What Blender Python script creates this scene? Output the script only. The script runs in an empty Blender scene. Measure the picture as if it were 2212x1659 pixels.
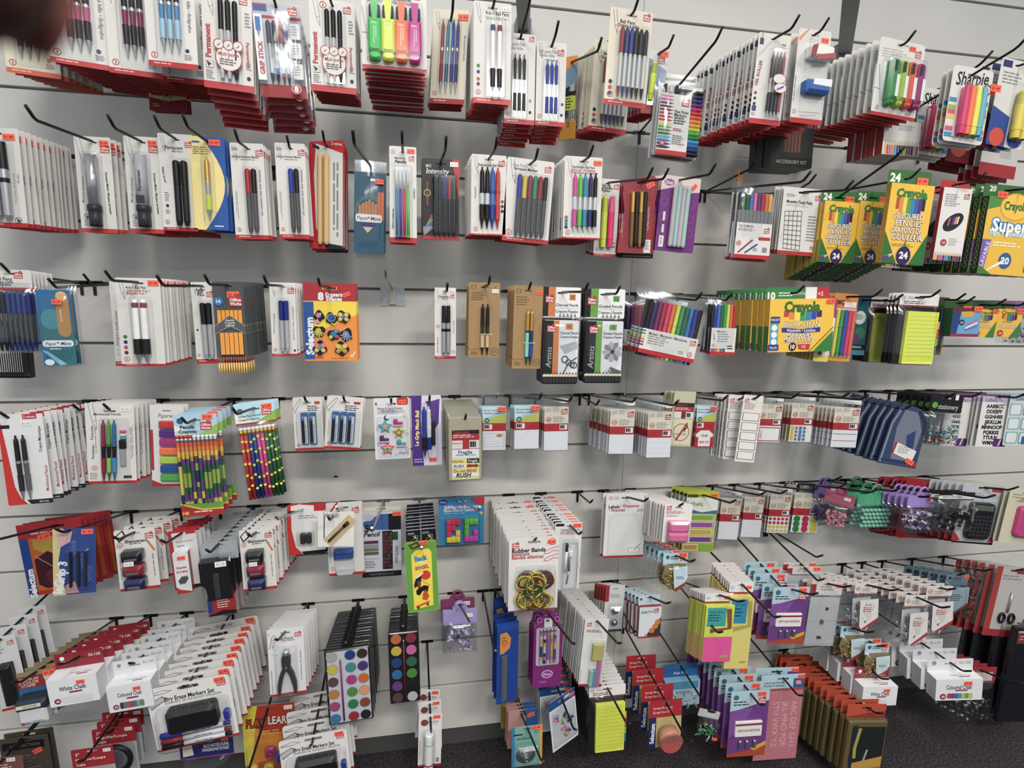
import bpy, math, random
from mathutils import Vector, Matrix
from mathutils.geometry import tessellate_polygon

# ---------------------------------------------------------------- camera, light, exposure
scene = bpy.context.scene
col = scene.collection
random.seed(7)
FPX, CAM = 1209.5, Vector((0.0, -1.604, 1.396))
def _rot(w):
    th = w.length; k = w / th
    return Matrix.Rotation(th, 3, k)
RW = _rot(Vector((-0.14468, -0.003887, -0.17708)))
BASE = Matrix(((1, 0, 0), (0, 0, 1), (0, -1, 0)))
M3 = RW @ BASE                                       # camera (right, down, forward) to world
cam_data = bpy.data.cameras.new('camera')
cam = bpy.data.objects.new('camera', cam_data); col.objects.link(cam)
cam_data.sensor_width = 36.0
cam_data.lens = 36.0 * FPX / 2212
cam_data.clip_start = 0.004
cam.matrix_world = Matrix.Translation(CAM) @ (M3 @ Matrix(((1, 0, 0), (0, -1, 0), (0, 0, -1)))).to_4x4()
cam_data.dof.use_dof = True
cam_data.dof.focus_distance = 1.45
cam_data.dof.aperture_fstop = 9.5
scene.camera = cam
scene.view_settings.view_transform = 'Standard'
scene.view_settings.look = 'None'
scene.view_settings.gamma = 1
scene.view_settings.exposure = -0.05
scene.view_settings.use_curve_mapping = False
scene.cycles.transparent_max_bounces = 24
scene.cycles.max_bounces = 6
scene.cycles.glossy_bounces = 2
scene.cycles.transmission_bounces = 2
scene.cycles.use_denoising = True
scene.cycles.sample_clamp_indirect = 4
w = bpy.data.worlds.new('world'); scene.world = w; w.use_nodes = True
w.node_tree.nodes['Background'].inputs[0].default_value = (0.90, 0.95, 1.0, 1)
w.node_tree.nodes['Background'].inputs[1].default_value = 0.6
def tube(x, y, z, sx, sy, watts, c=(1.0, 0.96, 0.9)):
    ld = bpy.data.lights.new('ceiling_lamp', 'AREA'); ld.shape = 'RECTANGLE'; ld.size = sx; ld.size_y = sy
    ld.energy = watts; ld.color = c
    lo = bpy.data.objects.new('ceiling_lamp', ld); lo.location = (x, y, z); col.objects.link(lo)
tube(-0.2, -1.35, 2.75, 0.3, 1.2, 16)
tube(1.6, -1.7, 2.75, 0.15, 1.2, 18, (1, 0.93, 0.84))
tube(0.5, -2.9, 2.75, 1.2, 0.3, 105)
tube(0.0, -4.6, 2.75, 1.2, 0.3, 40)

def ray(u, v):
    return M3 @ Vector(((u - 1106) / FPX, (v - 829.5) / FPX, 1.0))
def PX(u, v, D):                                     # point seen at pixel (u, v), D metres out from the wall
    q = ray(u, v); return CAM + q * ((-D - CAM.y) / q.y)
def proj(P):
    c = M3.transposed() @ (P - CAM)
    return 1106 + FPX * c.x / c.z, 829.5 + FPX * c.y / c.z
ZB = 0.06                                            # bottom edge of the slatted panel
def groove(k): return ZB + (12 - k) * 0.152

# ---------------------------------------------------------------- materials
_m = {}
def lin(c):
    c = c.lstrip('#')
    if len(c) == 3: c = ''.join(x * 2 for x in c)
    r = [int(c[i:i + 2], 16) / 255 for i in (0, 2, 4)]
    l = [x / 12.92 if x <= .04045 else ((x + .055) / 1.055) ** 2.4 for x in r]; g = .3 * l[0] + .6 * l[1] + .1 * l[2]
    return [x * .88 + g * .12 for x in l] + [1]
def mat(c, rough=0.42, metal=0.0):
    key = (c, rough, metal)
    if key in _m: return _m[key]
    m = bpy.data.materials.new('colour_' + c.lstrip('#')); m.use_nodes = True
    nt = m.node_tree; b = nt.nodes['Principled BSDF']
    if c == 'clear':
        m.name = 'clear_plastic'
        t = nt.nodes.new('ShaderNodeBsdfTransparent'); t.inputs[0].default_value = (.95, .96, .97, 1)
        g = nt.nodes.new('ShaderNodeBsdfGlossy'); g.inputs['Roughness'].default_value = .12
        g.inputs[0].default_value = (.9, .9, .9, 1)
        f = nt.nodes.new('ShaderNodeLayerWeight'); pw = nt.nodes.new('ShaderNodeMath'); pw.operation = 'POWER'; pw.inputs[1].default_value = 4
        a = nt.nodes.new('ShaderNodeMath'); a.operation = 'MULTIPLY_ADD'; a.inputs[1].default_value = .7; a.inputs[2].default_value = .045; nt.links.new(f.outputs['Facing'], pw.inputs[0])
        x = nt.nodes.new('ShaderNodeMixShader')
        nt.links.new(pw.outputs[0], a.inputs[0]); nt.links.new(a.outputs[0], x.inputs[0])
        nt.links.new(t.outputs[0], x.inputs[1]); nt.links.new(g.outputs[0], x.inputs[2])
        nt.links.new(x.outputs[0], nt.nodes['Material Output'].inputs[0])
        nt.nodes.remove(b)
    else:
        b.inputs['Base Color'].default_value = lin(c)
        b.inputs['Roughness'].default_value = rough; b.inputs['Metallic'].default_value = metal
        if metal == 0: b.inputs['Specular IOR Level'].default_value = .35
    _m[key] = m
    return m
NAMED = {
    'card': ('#d6d4cf', .5, 0), 'cream': ('#d8d0bb', .5, 0), 'red': ('#b81d24', .4, 0), 'logo': ('#b02a30', .45, 0), 'ink': ('#26262a', .5, 0),
    'silver': ('#b9babd', .25, .7), 'dark': ('#1b1b1e', .35, 0), 'black': ('#101012', .3, 0), 'grey': ('#85878a', .4, 0), 'lgrey': ('#b4b6b8', .45, 0),
    'orange': ('#ff5a3a', .5, 0), 'white': ('#e4e4e2', .4, 0), 'kraft': ('#a17f52', .7, 0), 'wood': ('#d2ae72', .6, 0), 'gold': ('#c79a3c', .3, .6),
    'clear': ('clear', 0, 0), 'navy': ('#1d2560', .35, 0), 'blue': ('#1f4fae', .35, 0), 'frost': ('#c3c9cc', .3, 0),
    'steel': ('#3a3a3e', .35, .6), 'wire': ('#222225', .35, .5), 'chrome': ('#a8a8ac', .22, .85), 'green': ('#1f7a3d', .4, 0), 'yellow': ('#f2c21a', .4, 0),
    'gap': ('#4b4a49', .7, 0),
}
def MAT(c):
    return mat(*NAMED[c]) if c in NAMED else mat(c)

# ---------------------------------------------------------------- mesh building
class MB:
    def __init__(s): s.v = []; s.f = []; s.mi = []; s.ms = []; s.sm = []
    def m(s, c):
        if c not in s.ms: s.ms.append(c)
        return s.ms.index(c)
    def add(s, vs, fs, c, smooth=False):
        b = len(s.v); s.v += [tuple(x) for x in vs]; i = s.m(c)
        for f in fs: s.f.append([b + k for k in f]); s.mi.append(i); s.sm.append(smooth)
    def box(s, x0, y0, z0, x1, y1, z1, c):
        s.add([(x0, y0, z0), (x1, y0, z0), (x1, y1, z0), (x0, y1, z0), (x0, y0, z1), (x1, y0, z1), (x1, y1, z1), (x0, y1, z1)],
              [(0, 3, 2, 1), (4, 5, 6, 7), (0, 1, 5, 4), (1, 2, 6, 5), (2, 3, 7, 6), (3, 0, 4, 7)], c)
    def tube(s, pts, r, c, n=8, caps=True):              # pts: 3-D path, r: radius or list
        pts = [Vector(p) for p in pts]; vs = []; fs = []
        up = Vector((0.13, 0.31, 0.94)).normalized()
        for i, p in enumerate(pts):
            d = (pts[min(i + 1, len(pts) - 1)] - pts[max(i - 1, 0)]).normalized()
            a = d.cross(up)
            if a.length < .05: a = d.cross(Vector((1, 0, 0)))
            a.normalize(); b = a.cross(d)
            rr = r[i] if isinstance(r, (list, tuple)) else r
            for k in range(n):
                t = 2 * math.pi * k / n; vs.append(p + a * (rr * math.cos(t)) + b * (rr * math.sin(t)))
        for i in range(len(pts) - 1):
            for k in range(n): fs.append((i * n + k, i * n + (k + 1) % n, (i + 1) * n + (k + 1) % n, (i + 1) * n + k))
        s.add(vs, fs, c, True)
        if caps:
            b = len(s.v) - len(vs)
            s.f.append([b + k for k in range(n)][::-1]); s.f.append([b + (len(pts) - 1) * n + k for k in range(n)])
            s.mi += [s.m(c)] * 2; s.sm += [False] * 2
    def obj(s, name, parent=None):
        me = bpy.data.meshes.new(name); me.from_pydata(s.v, [], s.f)
        for c in s.ms: me.materials.append(MAT(c) if isinstance(c, str) else c)
        me.polygons.foreach_set('material_index', s.mi); me.polygons.foreach_set('use_smooth', s.sm)
        me.update()
        o = bpy.data.objects.new(name, me); col.objects.link(o); o.parent = parent
        return o

_g = {}
def glyphs(txt, bold=0.0, shear=0.0, res=2):
    key = (txt, bold, shear, res)
    if key not in _g:
        c = bpy.data.curves.new('t', 'FONT'); c.body = txt; c.size = 1; c.offset = bold; c.shear = shear; c.resolution_u = res; c.align_x = 'CENTER'
        o = bpy.data.objects.new('t', c); me = bpy.data.meshes.new_from_object(o)
        vs = [(v.co.x, v.co.y) for v in me.vertices]; fs = [tuple(p.vertices) for p in me.polygons]
        x = [v[0] for v in vs] or [0, 1]
        _g[key] = (vs, fs, min(x), max(x))
        bpy.data.objects.remove(o); bpy.data.meshes.remove(me); bpy.data.curves.remove(c)
    return _g[key]

def rrect(x0, y0, x1, y1, r, n=3):
    r = max(min(r, (x1 - x0) / 2.01, (y1 - y0) / 2.01), 1e-6); out = []
    for cx, cy, a in ((x1 - r, y1 - r, 0), (x0 + r, y1 - r, 90), (x0 + r, y0 + r, 180), (x1 - r, y0 + r, 270)):
        for k in range(n + 1):
            t = math.radians(a + 90 * k / n); out.append((cx + r * math.cos(t), cy + r * math.sin(t)))
    return out

PEN = {  # part of the length, radii at both ends (share of r), palette key
    'click': [(0, .05, .35, .35, 'a'), (.05, .08, .6, .85, 'a'), (.08, .38, .85, .95, 'a'), (.38, .42, 1, 1, 's'), (.42, .6, .95, .85, 'b'), (.6, .84, 1.05, .95, 'c'), (.84, .99, .75, .18, 's')],
    'gel': [(0, .06, .4, .4, 'a'), (.06, .1, .6, .95, 'a'), (.1, .4, .9, .9, 'a'), (.4, .62, .75, .75, 't'), (.62, .9, 1.05, 1.05, 'a'), (.9, 1, .7, .2, 'frost')],
    'stick': [(0, .04, .45, .95, 'a'), (.04, .36, 1, 1, 'a'), (.36, .84, .72, .72, 't'), (.84, .99, .85, .25, 'a')],
    'marker': [(0, .02, .6, .95, 'a'), (.02, .38, 1, .95, 'a'), (.38, .4, .8, .8, 'b'), (.4, .93, .95, .9, 'b'), (.93, 1, .85, .6, 'b')],
    'twin': [(0, .35, .9, 1, 'a'), (.35, .37, .8, .8, 'b'), (.37, .47, 1, 1, 'b'), (.47, .53, 1.02, 1.02, 'dark'), (.53, .96, 1, .9, 'b'), (.96, 1, .8, .6, 'b')],
    'high': [(0, .05, .6, .85, 'a'), (.05, .3, .85, 1, 'b'), (.3, .32, 1.02, 1.02, 'a'), (.32, .82, 1.05, 1.05, 'a'), (.82, .84, .95, .95, 'a'), (.84, .98, 1, .85, 'a')],
    'pencil': [(0, .045, .85, .9, 'e'), (.045, .1, 1, 1, 'f'), (.1, .9, .95, .95, 'a'), (.9, .985, .95, .2, 'wood'), (.985, 1, .18, .05, 'l')],
    'pencilup': [(0, .02, .05, .2, 'a'), (.02, .1, .2, .95, 'wood'), (.1, 1, .95, .95, 'a')],
    'body': [(0, .03, .7, 1, 'a'), (.03, .97, 1, 1, 'a'), (.97, 1, 1, .7, 'a')],
    'four': [(0, .03, .6, .8, 'white'), (.03, .05, .85, .85, 'white'), (.05, .13, .85, .85, 'a'), (.13, .62, .9, .95, 'white'), (.62, .86, 1.1, 1.1, 'b'), (.86, 1, .85, .25, 'silver')],
    'glue': [(0, .02, .8, .95, 'white'), (.02, .26, .95, .95, 'white'), (.26, .28, 1, 1, 'lgrey'), (.28, .82, 1, 1, 'white'), (.82, .86, 1.01, 1.01, 'a'), (.86, .99, 1, .95, 'white')],
    'chisel': [(0, .52, .72, .72, 'b'), (.52, .54, .72, 1, 'a'), (.54, .7, 1.08, 1, 'a'), (.7, 1, .82, .7, 'a')],
}

class Pack:
    """A product hanging on a hook. Plans are drawn in shares of its width (0..1 left to right) and height (0..1 top down); local axes in
    metres with the hook hole at the origin."""
    def __init__(s, W, H, hz=.06, hx=.5):
        s.W, s.H, s.hz, s.hx = W, H, hz, hx; s.parts = []; s.cur = None; s.front()
    def front(s, d=.0003): s.fr = ('f', d); s.lay = 0
    def top(s, z, d0, d1, x0=0, x1=1): s.fr = ('t', z, d0, d1, x0, x1); s.lay = 0
    def side(s, x, d0, d1): s.fr = ('s', x, d0, d1); s.lay = 0
    def part(s, name, sub=None, **k):
        s.cur = MB(); s.parts.append([name, s.cur, sub, k]); return s.cur
    def X(s, fx): return (fx - s.hx) * s.W
    def Z(s, fz): return (s.hz - fz) * s.H
    def pt(s, fx, fz, e=0.0):
        k = s.fr
        if k[0] == 'f': return (s.X(fx), -k[1] - e, s.Z(fz))
        if k[0] == 't': return (s.X(k[4] + (k[5] - k[4]) * fx), -(k[2] + (k[3] - k[2]) * fz), s.Z(k[1]) + e)
        return (s.X(k[1]) + (e if k[1] > .5 else -e), -(k[2] + (k[3] - k[2]) * (fx if k[1] > .5 else 1 - fx)), s.Z(fz))
    def e(s): s.lay += 1; return s.lay * .00007
    def R(s, x0, z0, x1, z1, c): e = s.e(); s.cur.add([s.pt(x0, z1, e), s.pt(x1, z1, e), s.pt(x1, z0, e), s.pt(x0, z0, e)], [(0, 1, 2, 3)], c)
    def P(s, pts, c): e = s.e(); s.cur.add([s.pt(x, z, e) for x, z in pts], [tuple(range(len(pts)))], c)
    def asp(s): return s.W / s.H
    def E(s, cx, cz, r, c, rz=None, n=14):
        a = s.asp(); rz = r if rz is None else rz
        s.P([(cx + r * math.cos(2 * math.pi * k / n), cz - rz * a * math.sin(2 * math.pi * k / n)) for k in range(n)], c)
    def RR(s, x0, z0, x1, z1, r, c):
        a = s.asp(); s.P([(x, z * a) for x, z in rrect(x0, z0 / a, x1, z1 / a, r)], c)
    def ring(s, cx, cz, r, c, w=.25, n=16):
        a = s.asp(); e = s.e(); vs = []
        for q in (r, r * (1 - w)):
            vs += [s.pt(cx + q * math.cos(2 * math.pi * k / n), cz + q * a * math.sin(2 * math.pi * k / n), e) for k in range(n)]
        s.cur.add(vs, [(k, (k + 1) % n, n + (k + 1) % n, n + k) for k in range(n)], c)
    def L(s, pts, wd, c):
        a = s.asp(); e = s.e()
        for (x0, z0), (x1, z1) in zip(pts, pts[1:]):
            dx, dz = x1 - x0, (z1 - z0) / a; l = math.hypot(dx, dz) or 1; nx, nz = -dz / l * wd / 2, dx / l * wd / 2 * a
            s.cur.add([s.pt(x0 + nx, z0 + nz, e), s.pt(x1 + nx, z1 + nz, e), s.pt(x1 - nx, z1 - nz, e), s.pt(x0 - nx, z0 - nz, e)], [(0, 1, 2, 3)], c)
    def T(s, t, cx, cz, size, c='ink', rot=0, bold=.012, maxw=None, shear=0, al='c', arc=0):
        """text: centre (cx, cz), cap size as a share of the width; rot in degrees, counter-clockwise"""
        vs, fs, a, b = glyphs(t, bold, shear); k = size; wd = (b - a) * k
        if maxw and wd > maxw: kx = k * maxw / wd
        else: kx = k
        e = s.e(); asp = s.asp(); ca, sa = math.cos(math.radians(rot)), math.sin(math.radians(rot)); out = []
        ox = -(a + b) / 2 if al == 'c' else (-a if al == 'l' else -b)
        for x, y in vs:
            X, Y = (x + ox) * kx, (y - .35) * k
            if arc: Y -= arc * (X * X)
            out.append(s.pt(cx + X * ca - Y * sa, cz - (X * sa + Y * ca) * asp, e))
        s.cur.add(out, fs, c)
    def M(s, x0, z0, x1, z1, n, c='#6d6d70', seed=1, th=.42, vert=False):
        """rows of unreadably fine print as word-long dashes"""
        rg = random.Random(seed); e = s.e(); vs = []; fs = []
        A, B = ((x0, x1), (z0, z1)) if not vert else ((z0, z1), (x0, x1))
        for i in range(n):
            q0 = B[0] + (B[1] - B[0]) * i / n; q1 = q0 + (B[1] - B[0]) / n * th; p = A[0]; end = A[0] + (A[1] - A[0]) * rg.uniform(.7, 1)
            while p < end - 1e-5:
                l = min((A[1] - A[0]) * rg.uniform(.1, .28), end - p)
                b = len(vs)
                vs += [s.pt(*((p, q1) if not vert else (q1, p)), e), s.pt(*((p + l, q1) if not vert else (q1, p + l)), e), s.pt(*((p + l, q0) if not vert else (q0, p + l)), e), s.pt(*((p, q0) if not vert else (q0, p)), e)]
                fs.append((b, b + 1, b + 2, b + 3)); p += l + (A[1] - A[0]) * .035
        s.cur.add(vs, fs, c)
    def logo(s, x, z, w=.17, c='logo', tc='#ece6e0'):
        a = s.asp(); h = w * .8 * a
        s.R(x, z, x + w, z + h, c); s.L([(x + w * .55, z), (x + w * .75, z - h * .22), (x + w * .95, z)], w * .1, c)
        s.T('Office', x + w / 2, z + h * .32, w * .36, tc, bold=.03, maxw=w * .86); s.T('Works', x + w / 2, z + h * .72, w * .36, tc, bold=.03, maxw=w * .86)
    def num(s, t, x, z, r=.07, c='logo'):
        s.ring(x, z, r, c, .18); s.T(str(t), x, z, r * 1.25, c, bold=.02, maxw=r * 1.3)
    def card(s, c='card', r=.04, t=.0005, hole=True, outline=None, name='card', back='lgrey', x0=0, x1=1, z0=0, z1=1, hw=.13):
        """a card with a real slot for the hook"""
        s.part(name); a = s.asp()
        ol = [(x, z * a) for x, z in rrect(x0, z0 / a, x1, z1 / a, r)][::-1] if outline is None else outline
        ol = ol[::-1] if sum((p[0] * q[1] - q[0] * p[1]) for p, q in zip(ol, ol[1:] + ol[:1])) > 0 else ol
        hl = [(x, z * a) for x, z in rrect(s.hx - hw, (s.hz) / a - .022, s.hx + hw, (s.hz) / a + .022, .02, 2)] if hole else None
        s.fr = ('f', 0)
        lp = [Vector((s.X(x), s.Z(z), 0)) for x, z in ol]; loops = [lp]
        if hl: loops.append([Vector((s.X(x), s.Z(z), 0)) for x, z in hl])
        tri = tessellate_polygon(loops); allp = [p for l in loops for p in l]
        F = [(p.x, -t, p.y) for p in allp]; Bk = [(p.x, 0, p.y) for p in allp]
        s.cur.add(F, tri, c); s.cur.add(Bk, tri, back)
        n = len(lp); s.cur.add([F[k] for k in range(n)] + [Bk[k] for k in range(n)], [(k, (k + 1) % n, n + (k + 1) % n, n + k) for k in range(n)], c)
        s.fr = ('f', t); s.lay = 0; s.t = t
    def Rh(s, x0, z0, x1, z1, c):
        """a printed band that the hook slot cuts through"""
        a = s.asp(); q0, q1 = s.hz - .026 * a, s.hz + .026 * a; h0, h1 = s.hx - .14, s.hx + .14
        if not (z0 < q0 and z1 > q1): s.R(x0, z0, x1, z1, c); return
        s.R(x0, z0, x1, q0, c); s.lay -= 1; s.R(x0, q1, x1, z1, c); s.lay -= 1; s.R(x0, q0, h0, q1, c); s.lay -= 1; s.R(h1, q0, x1, q1, c)
    def box(s, x0, z0, x1, z1, d, cf, ct=None, cs=None, name='box', d0=.0005, cb=None):
        s.part(name); X0, X1, Z0, Z1 = s.X(x0), s.X(x1), s.Z(z1), s.Z(z0); ct = ct or cf; cs = cs or cf; c = s.cur
        c.add([(X0, -d, Z0), (X1, -d, Z0), (X1, -d, Z1), (X0, -d, Z1)], [(0, 1, 2, 3)], cf)
        c.add([(X0, -d, Z1), (X1, -d, Z1), (X1, -d0, Z1), (X0, -d0, Z1)], [(0, 1, 2, 3)], ct)
        c.add([(X0, -d, Z0), (X1, -d, Z0), (X1, -d0, Z0), (X0, -d0, Z0)], [(0, 1, 2, 3)], cb or ct)
        for X in (X0, X1): c.add([(X, -d, Z0), (X, -d, Z1), (X, -d0, Z1), (X, -d0, Z0)], [(0, 1, 2, 3)], cs)
        c.add([(X0, -d0, Z0), (X1, -d0, Z0), (X1, -d0, Z1), (X0, -d0, Z1)], [(0, 1, 2, 3)], cf)
        s.front(d)
    def slab(s, x0, z0, x1, z1, r, d0, d1, c, name=None, bev=.25, sub=None):
        """a soft-edged block standing d0..d1 off the card"""
        if name: s.part(name, sub)
        a = s.asp(); b = bev * (d1 - d0); vs = []
        for y, ins in ((d0, 0), (d1 - b, 0), (d1, b / s.W)):
            vs += [(s.X(x), -y, s.Z(z * a)) for x, z in rrect(x0 + ins, z0 / a + ins, x1 - ins, z1 / a - ins, r)]
        n = len(vs) // 3; fs = [(i * n + k, i * n + (k + 1) % n, (i + 1) * n + (k + 1) % n, (i + 1) * n + k) for i in (0, 1) for k in range(n)]
        s.cur.add(vs, fs + [tuple(range(2 * n, 3 * n))], c)
        s.fr = ('f', d1); s.lay = 0
    def blister(s, x0, z0, x1, z1, d=.012, r=.05): s.slab(x0, z0, x1, z1, r, .0006, d, 'clear', 'blister', .3)
    def lathe(s, x, z0, z1, r, kind, pal, depth=None, flat=1.0, clip=None, name=None, tilt=0, n=10):
        """a pen, pencil or the like lying on the card: centre x, from z0 to z1"""
        name = name or {'marker': 'marker', 'twin': 'marker', 'high': 'highlighter', 'pencil': 'pencil', 'body': 'pencil'}.get(kind, 'pen')
        s.part(name); body = s.cur; at = len(s.parts) - 1; cap = None
        if kind in ('stick', 'marker', 'twin'): cap = s.part('cap', at); s.cur = body
        x0 = s.X(x); Z0, Z1 = s.Z(z0), s.Z(z1); L = Z1 - Z0; y = -(depth if depth else r * flat * 1.1 + .0012)
        for t0, t1, ra, rb, key in PEN[kind]:
            DF = {'b': 'dark', 's': 'silver', 't': 'frost', 'c': 'dark', 'e': 'white', 'f': 'gold', 'l': 'dark'}
            c = (pal if key == 'a' else DF.get(key, key)) if isinstance(pal, str) else pal.get(key, DF.get(key, key))
            s.cur = cap if cap is not None and t1 < .39 and key == 'a' else body
            vs = []
            for t, q in ((t0, ra), (t1, rb)):
                vs += [(x0 + tilt * t + r * q * math.cos(2 * math.pi * k / n), y - r * flat * q * math.sin(2 * math.pi * k / n), Z0 + L * t) for k in range(n)]
            s.cur.add(vs, [(k, (k + 1) % n, n + (k + 1) % n, n + k) for k in range(n)], c, True)
            if t0 == 0: s.cur.add(vs[:n], [tuple(range(n))], c)
            if t1 > .98: s.cur.add(vs[n:], [tuple(range(n))], c)
        s.cur = body
        if clip:
            s.cur.box(x0 - r * .25, y - r * flat * 1.5, Z0 + L * .32, x0 + r * .25, y - r * flat * 1.2, Z0 + L * .05, clip)
    def pens(s, xs, z0, z1, r, kind, cols, **k):
        for i, x in enumerate(xs): s.lathe(x, z0, z1, r, kind, cols[i % len(cols)], **k)
    def sticker(s, x, z, c='orange', w=.2, rot=0, d=None):
        s.part('price_sticker'); s.fr = ('f', (d if d else getattr(s, 't', .0005)) + .0012); s.lay = 0
        a = s.asp(); h = w * .55; ca, sa = math.cos(math.radians(rot)), math.sin(math.radians(rot))
        q = [(-w / 2, -h / 2), (w / 2, -h / 2), (w / 2, h / 2), (-w / 2, h / 2)]
        s.P([(x + X * ca - Y * sa, z - (X * sa + Y * ca) * a) for X, Y in q], c if c == 'orange' else '#e6e6e4')
        s.T('$1.49' if c == 'orange' else '$1.25', x, z, h * .6, '#7a1410' if c == 'orange' else 'grey', rot=rot, maxw=w * .85)
    def bag(s, x0, z0, x1, z1, d=.014, name='bag', seed=1, n=9):
        """a loose clear bag, pillowed and creased"""
        s.part(name); rg = random.Random(seed); vs = []; fs = []
        for sgn in (1, 0):
            b = len(vs)
            for j in range(n + 1):
                for i in range(n + 1):
                    u, v = i / n, j / n; e = (math.sin(math.pi * u) * math.sin(math.pi * v)) ** .2
                    edge = i in (0, n) or j in (0, n)
                    vs.append((s.X(x0 + (x1 - x0) * u) + (rg.uniform(-1, 1) * .0006), -(d * e * (1 + rg.uniform(-.12, .12)) if sgn and not edge else .0006 * sgn) - .0006, s.Z(z0 + (z1 - z0) * v)))
            for j in range(n):
                for i in range(n): k = b + j * (n + 1) + i; fs.append((k, k + 1, k + n + 2, k + n + 1))
        s.cur.add(vs, fs, 'clear', True)
    def beadgrid(s, x0, z0, x1, z1, r, c):
        s.part('beads', None, kind='stuff'); q = r * s.W; z = s.Z(z0); row = 0
        while z > s.Z(z1):
            x = s.X(x0) + (row % 2) * q
            while x < s.X(x1): ball(s.cur, (x, -.008 - .002 * math.sin(row * 3 + x * 900), z), q * .95, c, 10, 7, .85); x += q * 2.05
            z -= q * 1.8; row += 1
    def bits(s, name, x0, z0, x1, z1, n, cols, size, d=.01, seed=2, shape='cube', stuff=True):
        """a loose fill that nobody could count"""
        s.part(name, None, **({'kind': 'stuff'} if stuff else {})); rg = random.Random(seed)
        for i in range(n):
            x, z, y = s.X(rg.uniform(x0, x1)), s.Z(rg.uniform(z0, z1)), -rg.uniform(.002, d); q = size * rg.uniform(.7, 1.2); c = rg.choice(cols)
            if shape == 'ball': ball(s.cur, (x, y, z), q, c)
            elif shape == 'pin': a = rg.uniform(0, 6.3); s.cur.tube([(x, y, z), (x + q * 2.5 * math.cos(a), y - .001, z + q * 2.5 * math.sin(a))], q * .3, c, 5)
            elif shape == 'ring':
                a = rg.uniform(0, 3); s.cur.tube([(x + q * math.cos(t), y - q * .4 * math.sin(t + a), z + q * math.sin(t)) for t in [k * .785 for k in range(9)]], q * .16, c, 5, False)
            else:
                R_ = Matrix.Rotation(rg.uniform(0, 6), 3, Vector((rg.random(), rg.random(), rg.random() + .01)).normalized())
                vs = [R_ @ Vector((a * q, b * q * .6, g * q * .5)) + Vector((x, y, z)) for a in (-.5, .5) for b in (-.5, .5) for g in (-.5, .5)]
                s.cur.add(vs, [(0, 1, 3, 2), (4, 6, 7, 5), (0, 4, 5, 1), (2, 3, 7, 6), (0, 2, 6, 4), (1, 5, 7, 3)], c)
def ball(mb, p, r, c, n=8, m=5, sz=1.0):
    vs = []; fs = []
    for j in range(m + 1):
        a = math.pi * j / m
        for i in range(n): b = 2 * math.pi * i / n; vs.append((p[0] + r * math.sin(a) * math.cos(b), p[1] + r * math.sin(a) * math.sin(b), p[2] + r * sz * math.cos(a)))
    for j in range(m):
        for i in range(n): fs.append((j * n + i, j * n + (i + 1) % n, (j + 1) * n + (i + 1) % n, (j + 1) * n + i))
    mb.add(vs, fs, c, True)

def tag(o, label, cat, group=None):
    o['label'] = label; o['category'] = cat
    if group: o['group'] = group
def empty(name, loc):
    o = bpy.data.objects.new(name, None); o.empty_display_size = .02; o.location = loc; col.objects.link(o); return o

ORD = 'front second third fourth fifth sixth seventh eighth ninth tenth eleventh twelfth thirteenth fourteenth fifteenth sixteenth seventeenth eighteenth nineteenth twentieth'.split()
_hook = {}
def hook_at(base, end, desc, tipup=.018, colr='wire', r=.0028):
    """a straight peg hook from the wall groove to END, its tip bent up"""
    h = empty('peg_hook', base); a = MB(); d = end - base; t = Vector((0, -tipup * 1.25, tipup * .95))
    a.tube([(0, .006, 0), d * .5, d * .985, d + Vector((0, -.003, .003)), d + t], r, colr, 8)
    a.obj('wire', h)
    b = MB(); b.box(-.018, -.0025, -.002, .018, -.0003, .006, colr); b.box(-.003, -.005, -.030, .003, -.0003, .0, colr); b.box(-.016, -.0003, .001, .016, .006, .005, colr)
    b.obj('mounting_clip', h)
    tag(h, desc, 'hook', 'peg hooks on the slatted wall')
    return h

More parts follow.
